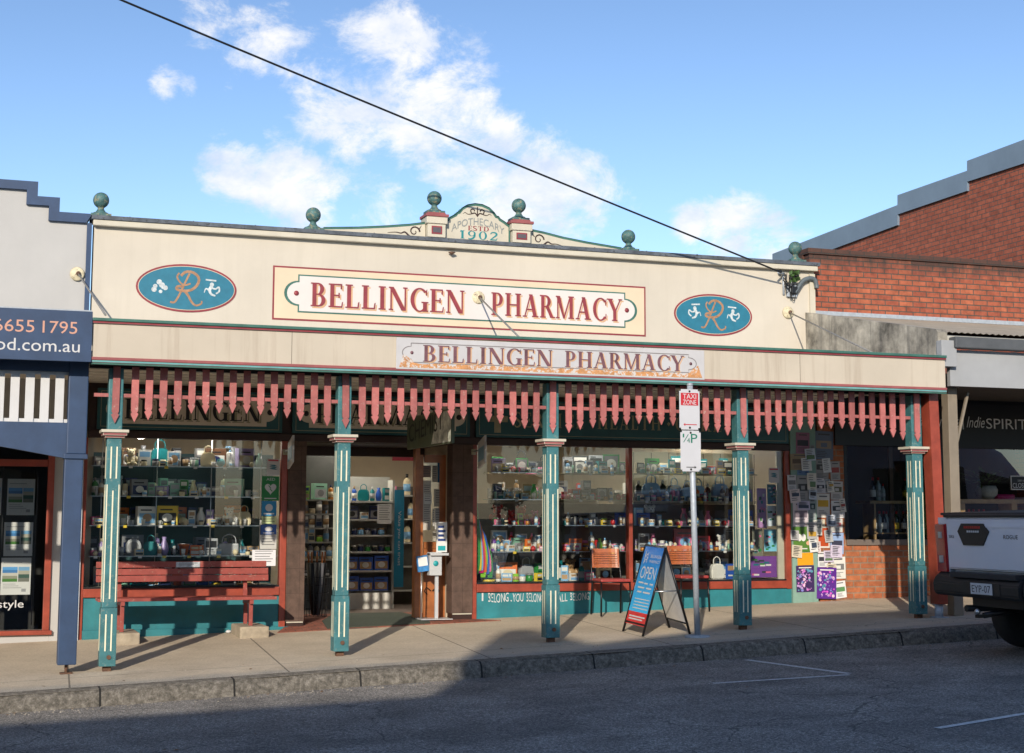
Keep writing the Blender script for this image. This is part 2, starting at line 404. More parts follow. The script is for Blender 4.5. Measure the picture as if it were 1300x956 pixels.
GL = {
 'B': (.74, _stem(.08)+_arc(.34, .745, .29, .255, -90, 90)+_arc(.36, .27, .34, .27, -90, 90)+[_r(.25,.945,.36,1),_r(.25,.49,.36,.54),_r(.25,0,.38,.055)]),
 'E': (.70, _stem(.08)+[_r(.2,1-t_,.62,1), _r(.2,.48,.5,.48+t_), _r(.2,0,.64,t_)]+[[(.56,.8),(.64,.76),(.64,1),(.6,1)],[(.47,.4),(.53,.4),(.53,.62),(.47,.62)],[(.6,0),(.66,0),(.69,.25),(.64,.22)]]),
 'L': (.68, _stem(.08)+[_r(.2,0,.62,t_)]+[[(.57,0),(.64,0),(.67,.28),(.61,.24)]]),
 'I': (.42, _stem(.11)),
 'N': (.92, _stem(.08,w=.07)+_stem(.77,w=.07,bot=False)+[[(.62,0),(.84,0),(.24,1),(.02,1)]]),
 'G': (.90, _arc(.5,.5,.46,.52,42,318,T,t_,20)+_stem(.66,0,.42)+[_r(.72,.0,.8,.2)]+[[(.8,.7),(.86,.7),(.86,.98),(.8,.9)]]),
 'P': (.70, _stem(.08)+_arc(.34,.71,.32,.29,-90,90)+[_r(.25,.945,.36,1),_r(.25,.42,.36,.475)]),
 'H': (.94, _stem(.08)+_stem(.66)+[_r(.25,.47,.68,.47+t_)]),
 'A': (.88, _diag(.06,.40,.07)+_diag(.60,.34,.21)+[_r(.2,.3,.64,.355),_r(-.02,0,.22,S_),_r(.52,0,.9,S_)]),
 'R': (.84, _stem(.08)+_arc(.34,.73,.30,.27,-90,90)+[_r(.25,.945,.36,1),_r(.25,.46,.36,.515)]+_diag(.62,.33,.2,0,.5)+[_r(.6,0,.9,S_)]),
 'M': (1.1, _stem(.08,w=.07)+_stem(.82)+[[(.44,0),(.54,0),(.26,1),(.03,1)],[(.44,0),(.52,0),(.9,1),(.82,1)]]),
 'C': (.82, _arc(.5,.5,.46,.52,42,318,T,t_,20)+[[(.78,.68),(.85,.68),(.85,.98),(.79,.9)],[(.79,.1),(.85,.05),(.85,.3),(.8,.3)]]),
 'Y': (.84, _stem(.34,0,.48,top=False)+[[(.34,.44),(.53,.44),(.24,1),(.02,1)],[(.44,.44),(.52,.44),(.82,1),(.75,1)],_r(-.04,1-S_,.32,1),_r(.66,1-S_,.9,1)]),
 'T': (.80, _stem(.31,top=False)+[_r(.04,1-t_,.78,1),[(.02,.76),(.08,.8),(.1,1),(.04,1)],[(.74,.8),(.8,.76),(.78,1),(.72,1)]]),
 'D': (.90, _stem(.08)+_arc(.36,.5,.48,.5,-90,90)+[_r(.25,1-t_,.38,1),_r(.25,0,.38,t_)]),
 'V': (.84, [[(.36,0),(.46,0),(.24,1),(.03,1)],[(.40,0),(.46,0),(.80,1),(.73,1)],_r(-.04,1-S_,.32,1),_r(.64,1-S_,.88,1)]),
 'O': (.98, _arc(.5,.5,.47,.52,0,360,T,t_,28)),
 'S': (.66, _S()),
 '1': (.46, _stem(.14)+[[(.0,.8),(.14,.86),(.14,1),(.1,1)]]),
 '0': (.74, _arc(.37,.5,.35,.52,0,360,T*.9,t_,26)),
 '9': (.74, _arc(.37,.68,.33,.33,0,360,T*.8,t_,24)+_path(_spl([(.62,.7),(.62,.4),(.45,.1),(.2,.0),(.07,.1)]),.05,.17)),
 '2': (.72, _path(_spl([(.1,.74),(.18,.93),(.42,.98),(.6,.84),(.55,.6),(.3,.32),(.08,.06)]),.06,.17)+[_r(.05,0,.62,.13),[(.58,.1),(.64,.1),(.68,.3),(.63,.3)]]),
 ' ': (.45, []), '-': (.35, [[(.07,.5),(.17,.38),(.27,.5),(.17,.62)]]),
}
def serif(b, sx, x0, x1, z0, z1, Y, gap=.10, off=0, warp=None):
    tot = sum(GL[c][0]+gap for c in sx)-gap
    kx = (x1-x0)/tot; kz = z1-z0; cx = 0; k = 0
    for c in sx:
        w, pl = GL[c]
        for pg in pl:
            k += 1; y = Y-off-.0009-.00022*(k % 7)
            q = [(x0+(cx+p[0])*kx, z0+p[1]*kz) for p in pg]
            if warp: q = [warp(*p) for p in q]
            b.face([(p[0], y, p[1]) for p in q])
        cx += w+gap
def plaque(rx0, rx1, z0, z1, lobe, n=12, inset=0):
    """sign outline with a rounded lobe on each short side"""
    zc = (z0+z1)/2; h = (z1-z0)*.33-inset; r = lobe-inset
    a, b, c, d = rx0+inset, rx1-inset, z0+inset, z1-inset
    o = [(a, d)]
    o += [(a-r*math.sin(PI*i/n), zc+h*math.cos(PI*i/n)) for i in range(n+1)]
    o += [(a, c), (b, c)]
    o += [(b+r*math.sin(PI*i/n), zc-h*math.cos(PI*i/n)) for i in range(n+1)]
    o += [(b, d)]
    return o
SKY=(1.0,.6,2.0); SKYS=.15; CLS=.92; SUN=3.55; EXPO=0.38; TINT=(.80,.865,1.0,1)

# ================================================================== GROUND
XS = [-60, -30]+[i for i in range(-16, 41, 2)]+[60, 100]
def sheet(name, f, ys, m, xs=XS, kind='structure'):
    b = mb(m)
    for a, c in zip(xs, xs[1:]):
        for d, e in zip(ys, ys[1:]):
            b.face([(a, d, f(a, d)), (c, d, f(c, d)), (c, e, f(c, e)), (a, e, f(a, e))])
    bmesh.ops.remove_doubles(b.bm, verts=b.bm.verts, dist=1e-4)
    o = b.build(name); 
    return tag(o, kind=kind)
# footpath concrete: tan concrete, control joints, stains
def concmat():
    m = bpy.data.materials.new('footpath_concrete'); m.use_nodes = True; nt = m.node_tree; N = nt.nodes; L = nt.links; b = N['Principled BSDF']
    tc = N.new('ShaderNodeTexCoord'); sp = N.new('ShaderNodeSeparateXYZ'); L.new(tc.outputs['Object'], sp.inputs[0])
    def noise(s, d=6, r=.65, vec=None):
        n = N.new('ShaderNodeTexNoise'); n.inputs['Scale'].default_value = s; n.inputs['Detail'].default_value = d; n.inputs['Roughness'].default_value = r
        L.new(vec or tc.outputs['Object'], n.inputs['Vector']); return n.outputs['Fac']
    def ramp(x, p0, p1, c0, c1):
        r = N.new('ShaderNodeValToRGB'); r.color_ramp.elements[0].position = p0; r.color_ramp.elements[1].position = p1
        r.color_ramp.elements[0].color = (*c0, 1); r.color_ramp.elements[1].color = (*c1, 1); L.new(x, r.inputs[0]); return r.outputs[0]
    def math_(op, a, c=None):
        n = N.new('ShaderNodeMath'); n.operation = op
        for i, v in enumerate((a, c)):
            if v is None: continue
            if isinstance(v, (int, float)): n.inputs[i].default_value = v
            else: L.new(v, n.inputs[i])
        return n.outputs[0]
    def mix(f, a, c, mode='MIX'):
        n = N.new('ShaderNodeMix'); n.data_type = 'RGBA'; n.blend_type = mode
        for k, v in (('Factor', f), ('A', a), ('B', c)):
            if isinstance(v, tuple): n.inputs[k].default_value = (*v, 1)
            elif isinstance(v, (int, float)): n.inputs[k].default_value = v
            else: L.new(v, n.inputs[k])
        return n.outputs['Result']
    base = ramp(noise(1.1, 9, .7), .3, .7, (.43, .355, .26), (.60, .505, .38))
    base = mix(.55, base, ramp(noise(45, 5, .7), .35, .68, (.35, .35, .35), (.68, .68, .68)), 'OVERLAY')
    # rougher exposed aggregate along the kerb (y < -0.55)
    edge = math_('ADD', sp.outputs['Y'], math_('MULTIPLY', noise(2.2, 4), .5))
    agm = N.new('ShaderNodeMapRange'); agm.inputs['From Min'].default_value = -.62; agm.inputs['From Max'].default_value = -.42; agm.inputs['To Min'].default_value = 1; agm.inputs['To Max'].default_value = 0
    L.new(edge, agm.inputs['Value'])
    ag = ramp(noise(85, 3, .8), .42, .6, (.16, .145, .12), (.66, .60, .50))
    base = mix(agm.outputs[0], base, mix(.5, ag, ramp(noise(3,6),.3,.7,(.27,.24,.2),(.52,.46,.37))))
    # dark stain blotches
    base = mix(ramp(noise(.9, 8, .75), .58, .78, (0, 0, 0), (.5, .5, .5)), base, (.16, .13, .10))
    base = mix(ramp(noise(6.5, 8, .8), .66, .72, (0, 0, 0), (.45, .45, .45)), base, (.12, .10, .08))
    # joints
    fr = math_('FRACT', math_('DIVIDE', math_('ADD', sp.outputs['X'], math_('MULTIPLY', sp.outputs['Y'], -.05)), 2.05))
    j = math_('LESS_THAN', math_('ABSOLUTE', math_('SUBTRACT', fr, .5)), .0042)
    jy = math_('LESS_THAN', math_('ABSOLUTE', math_('ADD', sp.outputs['Y'], .33)), .007)
    jj = math_('MAXIMUM', j, jy)
    base = mix(math_('MULTIPLY', jj, .7), base, (.06, .05, .04))
    L.new(base, b.inputs['Base Color']); b.inputs['Roughness'].default_value = .88
    bp = N.new('ShaderNodeBump'); bp.inputs['Strength'].default_value = .35; bp.inputs['Distance'].default_value = .01
    L.new(math_('SUBTRACT', noise(60, 5), jj), bp.inputs['Height']); L.new(bp.outputs[0], b.inputs['Normal'])
    return m
def kerbmat():
    m = bpy.data.materials.new('old_kerb_stone'); m.use_nodes = True; nt = m.node_tree; N = nt.nodes; L = nt.links; b = N['Principled BSDF']
    tc = N.new('ShaderNodeTexCoord')
    n = N.new('ShaderNodeTexNoise'); n.inputs['Scale'].default_value = 16; n.inputs['Detail'].default_value = 12; n.inputs['Roughness'].default_value = .85; L.new(tc.outputs['Object'], n.inputs['Vector'])
    r = N.new('ShaderNodeValToRGB'); e = r.color_ramp.elements; e[0].position = .36; e[0].color = (.05, .045, .035, 1); e[1].position = .66; e[1].color = (.40, .36, .30, 1)
    x = e.new(.5); x.color = (.17, .15, .12, 1)
    L.new(n.outputs[0], r.inputs[0]); b.inputs['Roughness'].default_value = .9
    sp = N.new('ShaderNodeSeparateXYZ'); L.new(tc.outputs['Object'], sp.inputs[0])
    dv = N.new('ShaderNodeMath'); dv.operation = 'DIVIDE'; L.new(sp.outputs['X'], dv.inputs[0]); dv.inputs[1].default_value = 1.22
    fr = N.new('ShaderNodeMath'); fr.operation = 'FRACT'; L.new(dv.outputs[0], fr.inputs[0])
    lt = N.new('ShaderNodeMath'); lt.operation = 'LESS_THAN'; L.new(fr.outputs[0], lt.inputs[0]); lt.inputs[1].default_value = .016
    jm = N.new('ShaderNodeMix'); jm.data_type = 'RGBA'; L.new(lt.outputs[0], jm.inputs['Factor']); L.new(r.outputs[0], jm.inputs['A']); jm.inputs['B'].default_value = (.02, .018, .015, 1); L.new(jm.outputs['Result'], b.inputs['Base Color'])
    bp = N.new('ShaderNodeBump'); bp.inputs['Strength'].default_value = .9; bp.inputs['Distance'].default_value = .03; L.new(n.outputs[0], bp.inputs['Height']); L.new(bp.outputs[0], b.inputs['Normal'])
    return m
def asphmat():
    m = bpy.data.materials.new('road_asphalt'); m.use_nodes = True; nt = m.node_tree; N = nt.nodes; L = nt.links; b = N['Principled BSDF']
    tc = N.new('ShaderNodeTexCoord')
    v = N.new('ShaderNodeTexVoronoi'); v.inputs['Scale'].default_value = 75; L.new(tc.outputs['Object'], v.inputs['Vector'])
    r = N.new('ShaderNodeValToRGB'); r.color_ramp.elements[0].position = 0; r.color_ramp.elements[0].color = (.56, .52, .47, 1); r.color_ramp.elements[1].position = .55; r.color_ramp.elements[1].color = (.185, .168, .145, 1)
    L.new(v.outputs['Distance'], r.inputs[0])
    n = N.new('ShaderNodeTexNoise'); n.inputs['Scale'].default_value = 1.3; n.inputs['Detail'].default_value = 9; n.inputs['Roughness'].default_value = .75; L.new(tc.outputs['Object'], n.inputs['Vector'])
    mr = N.new('ShaderNodeMapRange'); mr.inputs['From Min'].default_value = .3; mr.inputs['From Max'].default_value = .7; mr.inputs['To Min'].default_value = .6; mr.inputs['To Max'].default_value = 1.4
    L.new(n.outputs[0], mr.inputs[0])
    vc = N.new('ShaderNodeTexNoise'); vc.inputs['Scale'].default_value = 40; vc.inputs['Detail'].default_value=3; L.new(tc.outputs['Object'], vc.inputs['Vector'])
    m3 = N.new('ShaderNodeMapRange'); m3.inputs['From Min'].default_value = .35; m3.inputs['From Max'].default_value = .65; m3.inputs['To Min'].default_value = .55; m3.inputs['To Max'].default_value = 1.5
    L.new(vc.outputs[0], m3.inputs[0])
    mx = N.new('ShaderNodeMix'); mx.data_type = 'RGBA'; mx.blend_type = 'MULTIPLY'; mx.inputs['Factor'].default_value = 1; L.new(r.outputs[0], mx.inputs['A']); L.new(mr.outputs[0], mx.inputs['B'])
    mx2 = N.new('ShaderNodeMix'); mx2.data_type = 'RGBA'; mx2.blend_type = 'MULTIPLY'; mx2.inputs['Factor'].default_value = 1; L.new(mx.outputs['Result'], mx2.inputs['A']); L.new(m3.outputs[0], mx2.inputs['B'])
    # wandering cracks, darker patched bays and oil spots
    dn = N.new('ShaderNodeTexNoise'); dn.inputs['Scale'].default_value = 1.1; dn.inputs['Detail'].default_value = 5; L.new(tc.outputs['Object'], dn.inputs['Vector'])
    vm = N.new('ShaderNodeVectorMath'); vm.operation = 'MULTIPLY_ADD'; L.new(dn.outputs['Color'], vm.inputs[0]); vm.inputs[1].default_value = (1.1, 1.1, 0); L.new(tc.outputs['Object'], vm.inputs[2])
    ve = N.new('ShaderNodeTexVoronoi'); ve.feature = 'DISTANCE_TO_EDGE'; ve.inputs['Scale'].default_value = .42; L.new(vm.outputs[0], ve.inputs['Vector'])
    lt = N.new('ShaderNodeMath'); lt.operation = 'LESS_THAN'; L.new(ve.outputs['Distance'], lt.inputs[0]); lt.inputs[1].default_value = .0035
    cm_ = N.new('ShaderNodeMix'); cm_.data_type = 'RGBA'; f_ = N.new('ShaderNodeMath'); f_.operation = 'MULTIPLY'; L.new(lt.outputs[0], f_.inputs[0]); f_.inputs[1].default_value = .55; L.new(f_.outputs[0], cm_.inputs['Factor']); L.new(mx2.outputs['Result'], cm_.inputs['A']); cm_.inputs['B'].default_value = (.02, .02, .02, 1)
    on = N.new('ShaderNodeTexNoise'); on.inputs['Scale'].default_value = .55; on.inputs['Detail'].default_value = 3; on.inputs['Roughness'].default_value = .5; L.new(tc.outputs['Object'], on.inputs['Vector'])
    orr = N.new('ShaderNodeMapRange'); orr.inputs['From Min'].default_value = .52; orr.inputs['From Max'].default_value = .62; orr.inputs['To Max'].default_value = .28; L.new(on.outputs[0], orr.inputs[0])
    om_ = N.new('ShaderNodeMix'); om_.data_type = 'RGBA'; L.new(orr.outputs[0], om_.inputs['Factor']); L.new(cm_.outputs['Result'], om_.inputs['A']); om_.inputs['B'].default_value = (.035, .035, .037, 1)
    L.new(om_.outputs['Result'], b.inputs['Base Color']); b.inputs['Roughness'].default_value = .8
    bp = N.new('ShaderNodeBump'); bp.inputs['Strength'].default_value = .8; bp.inputs['Distance'].default_value = .012; L.new(v.outputs['Distance'], bp.inputs['Height']); L.new(bp.outputs[0], b.inputs['Normal'])
    return m
conc = concmat(); kerbm = kerbmat(); asph = asphmat()
sheet('footpath', gz, [-1.2, -.6, 0, .8, 1.6, 2.4, 3.4], conc)
# kerb: sloping rough face broken into long blocks
b = mb(kerbm); x = -40.0; prev = None
while x < 60:
    xs_ = x; x += 0.22; rnd2 = math.sin(x*7.3)*.008+math.sin(x*2.1+1)*.012
    row = [(x, -1.02+rnd2, gz(x, -1.02)+.004), (x, -1.19+rnd2*1.4, gz(x, -1.19)+.002), (x, -1.235+rnd2*1.4, gz(x, -1.2)-.035), (x, -1.275+rnd2, rz(x, -1.3)-.02)]
    if prev:
        for i in range(3): b.face([prev[i], row[i], row[i+1], prev[i+1]], True)
    prev = row
bmesh.ops.remove_doubles(b.bm, verts=b.bm.verts, dist=1e-4)
tag(b.build('kerb'), kind='structure')
sheet('road', rz, [-17.2, -12, -8, -5, -3, -1.24], asph)
def far_f(x, y): return gz(x, -1.2)-.02 if y < -10 else gz(x, 0)-.25
sheet('far_footpath', lambda x, y: gz(x, -1.2), [-21.2, -17.2], conc)
gb = mat('far_ground', (.10, .11, .05), .9, .4, .2)
b = mb(gb)
gx = [-900, -200, -60, -20, 20, 60, 100, 220, 900]; gy = [-900, -200, -60, -25, 3, 30, 80, 300, 900]
for a, c in zip(gx, gx[1:]):
    for d, e in zip(gy, gy[1:]):
        f = lambda x: .0365*(max(-60, min(100, x))-1.36)*(1 if -60 <= x <= 60 else 1)-.65 if x < 60 else .0365*58-.65
        b.face([(a, d, f(a)), (c, d, f(c)), (c, e, f(c)), (a, e, f(a))])
tag(b.build('ground'), kind='structure')
# loose grit, stones and dry leaf scraps along the gutter and path edge
b = mb(mat('grit_stone', (.34, .30, .24), .9, .5, 60)); r_ = random.Random(31); lf = mat('dry_leaf', (.22, .12, .05), .8, .4, 40)
for k in range(1500):
    x = r_.uniform(-1.5, 16); g_ = k % 5
    y = r_.gauss(-1.38, .09) if g_ < 3 else r_.uniform(-1.0, -.2) if g_ == 3 else r_.uniform(-4.5, -1.5)
    if -1.3 < y < -1.15: continue
    z = (gz(x, y) if y > -1.2 else rz(x, y)); s = r_.uniform(.003, .010)*(.7 if g_ == 4 else 1)
    if r_.random() < .07:
        b.use(lf); s = r_.uniform(.012, .028); a = r_.uniform(0, 6.3); u = Vector((math.cos(a), math.sin(a), .1))*s; v = Vector((-math.sin(a), math.cos(a), .3))*s*.5; c = Vector((x, y, z+.008)); b.face([c-u, c+v, c+u, c-v*.6])
    else:
        b.use(MATS['grit_stone']); c = Vector((x, y, z)); p = [c+Vector((math.cos(t)*s, math.sin(t)*s*.8, 0)) for t in (0, 1.5, 3.1, 4.7)]; tp_ = c+Vector((s*.2, 0, s*1.1))
        for i in range(4): b.face([p[i], p[(i+1) % 4], tp_])
tag(b.build('grit'), kind='stuff', label='loose grit and dry leaf scraps along the gutter', cat='grit')
# white parking lines on the road
lm = mat('road_line_paint', (.62, .62, .60), .7, .35, 30)
b = mb(lm)
def lane(p, q, w):
    a = G(*p, rz); c = G(*q, rz); d = (c-a).normalized(); s = Vector((-d.y, d.x, 0))*w/2; n = 8
    for i in range(n):
        u = a+(c-a)*i/n; v = a+(c-a)*(i+1)/n
        b.face([(k.x, k.y, rz(k.x, k.y)+.004) for k in (u-s, v-s, v+s, u+s)])
lane((947, 838), (1078, 855.5), .07); lane((905, 868), (1078, 857), .07); lane((1190, 925), (1310, 905), .07)
tag(b.build('road_marking'), kind='structure')

# ================================================================== PHARMACY BUILDING
ph = thing('pharmacy_building', 'cream rendered single-storey shop with teal verandah posts and salmon picket valance', 'shop building', (0, 0, 0))
XL, XR = P(118, 340, W).x, P(1034, 390, W).x          # 1.1 .. 11.2
ZT = P(118, 284, W).z                                  # top of the parapet wall
ZT = (ZT+P(1033, 340, W).z)/2
ZF0, ZF1 = P(400, 470.5, AF).z, P(400, 416.5, AF).z    # fascia bottom, top
XFL, XFR = P(118, 430, AF).x, P(1200, 475, AF).x
ZC = ZF0+.10                                           # verandah ceiling
ZBT = P(800, 525, W).z                                 # top of the name boards
print('dims', XL, XR, ZT, ZF0, ZF1, XFL, XFR, ZC)
# parapet wall (above the verandah roof down to the window heads)
mb(cream).box(XL, XR, W, W+.25, ZC-.02, ZT).build('parapet_wall', None, ph)
b = mb(creamtrim); b.box(XL-.02, XR+.02, W-.085, W-.002, ZT-.045, ZT+.025, .012); b.build('parapet_cornice', None, ph)
b = mb(flash); b.box(XL-.04, XR+.05, W-.10, W+.3, ZT+.026, ZT+.078, .005)
for i in range(13):
    x = XL+.4+i*.76; b.box(x, x+.012, W-.103, W+.303, ZT+.03, ZT+.082)
b.build('parapet_flashing', None, ph)
b = mb(creamtrim); b.box(XR-.085, XR, W-.03, W-.001, ZF1+.1, ZT-.08); b.build('corner_pilaster', None, ph)
# ---- painted sign panel
def panel():
    x0, x1, z0, z1 = P(346, 371, W).x, P(819.5, 395, W).x, P(582, 416.5, W).z, P(582, 350.5, W).z
    b = mb(maroon); Y = W
    b.box(x0, x1, Y-.004, Y-.0005, z0, z1)
    b.use(peach).box(x0+.022, x1-.022, Y-.007, Y-.0045, z0+.022, z1-.022)
    o = b.build('sign_panel', None, ph)
    px0, px1 = P(378, 373, W).x, P(793.5, 393, W).x; pz0, pz1 = P(585, 406.5, W).z, P(585, 360, W).z
    lobe = px0-P(360.5, 373, W).x
    b = mb(green); b.prism([(x, z) for x, z in plaque(px0, px1, pz0, pz1, lobe)], Y-.011, 'y', Y-.0075)
    b.use(palepink).prism([(x, z) for x, z in plaque(px0, px1, pz0, pz1, lobe, inset=.018)], Y-.014, 'y', Y-.0115)
    b.build('sign_plaque', None, ph)
    Y2 = Y-.0175
    z0t, z1t = P(582, 398, W).z, P(582, 369, W).z
    ww = [(P(394, 372, W).x, P(589, 384, W).x, 'BELLINGEN'), (P(623, 386, W).x, P(788, 393, W).x, 'PHARMACY')]
    for a, c, s in ww: b = mb(maroon); serif(b, s, a, c, z0t, z1t, Y2-.003); b.build('sign_lettering', None, ph)
    for cx in (px0-.02, px1+.02):
        b = mb(maroon); zc = (pz0+pz1)/2; b.lathe([(.0, 0), (.032, 0), (.032, .002)], 14, (cx, Y-.0175, zc), 'y'); b.build('sign_dot', None, ph)
    for a, c, s in ww: b = mb(orange_sh); serif(b, s, a+.022, c+.022, z0t-.022, z1t-.022, Y-.0145); b.build('lettering_shadow', None, ph)
    # thin orange lines under plaque edge
panel()
# ---- ovals
def oval(cx, cy, wx, wz, mono, figs):
    c = P(cx, cy, W); rx = (P(cx+wx, cy, W).x-P(cx-wx, cy, W).x)/2; rz_ = (P(cx, cy-wz, W).z-P(cx, cy+wz, W).z)/2
    E_ = lambda k: [(c.x+(rx-k)*math.cos(2*PI*i/48), c.z+(rz_-k)*math.sin(2*PI*i/48)) for i in range(48)]
    b = mb(maroon); b.prism(E_(0), W-.006, 'y', W-.0005); b.use(peach).prism(E_(.024), W-.008, 'y', W-.0062); b.use(ovalblue).prism(E_(.031), W-.010, 'y', W-.0082)
    o = b.build('oval_emblem', None, ph)
    b = mb(mat('ochre_monogram', (.36,.19,.10), .5, .3, 20)); Y = W-.0105; s = rz_
    def st(pts, w, w1=None): b.stroke([(c.x+p[0]*s, c.z+p[1]*s) for p in _spl(pts, 22)], w*s, Y, None if w1 is None else w1*s)
    st([(-.32, .62), (-.4, .45), (-.3, .25), (-.1, .12), (.15, .2)], .07)
    st([(-.25, .5), (-.05, .68), (.25, .66), (.48, .45), (.42, .15), (.15, -.08), (-.2, -.12), (-.42, -.05), (-.35, .06), (-.1, .05)], .11)
    st([(.1, .62), (-.02, .35), (-.15, .05), (-.3, -.3), (-.48, -.6), (-.66, -.6)], .08)
    st([(-.12, -.08), (.06, -.3), (.2, -.55), (.38, -.7), (.6, -.62), (.62, -.5)], .11, .06)
    b.build('monogram', None, o)
    b = mb(mat('white_motif_paint', (.52, .56, .56), .6, .3, 30))
    for (ox, oz, kind) in figs:
        r_ = random.Random(int(ox*100)+5)
        ux, uz = c.x+ox*rx, c.z+oz*rz_
        if kind == 'cluster':
            for k in range(9):
                a = r_.uniform(0, 6.3); d = r_.uniform(.02, .09); rr = r_.uniform(.014, .034)
                b.flat([(ux+d*math.cos(a)*1.15+rr*math.cos(t), uz+d*math.sin(a)+rr*math.sin(t)) for t in [j*PI/5 for j in range(10)]], W-.0105)
        else:
            sg = 1 if kind == 'figr' else -1
            f = lambda P0: [(ux+sg*p[0]*.13, uz+p[1]*.13) for p in P0]
            b.flat(f([(-.1+.2*math.cos(j*PI/5), .5+.22*math.sin(j*PI/5)) for j in range(10)]), W-.0105)
            b.stroke(f(_spl([(-.1, .35), (-.3, 0), (-.15, -.4), (.25, -.55)], 10)), .045, W-.0105, .02)
            b.stroke(f(_spl([(-.15, .2), (.25, .1), (.55, .3), (.6, -.1), (.3, -.35)], 12)), .02, W-.0105)
            b.stroke(f(_spl([(-.3, -.1), (-.65, .1), (-.8, -.3)], 8)), .025, W-.0105, .008)
            b.stroke(f([(-.7, .95), (.3, .88)]), .02, W-.0105)
    b.build('painted_motif', None, o)
oval(237, 366, 64, 30.5, 1, [(-.55, .02, 'cluster'), (.52, -.02, 'figr')])
oval(905.5, 400, 49.5, 26.5, 1, [(-.5, .05, 'figl'), (.52, .0, 'figr')])
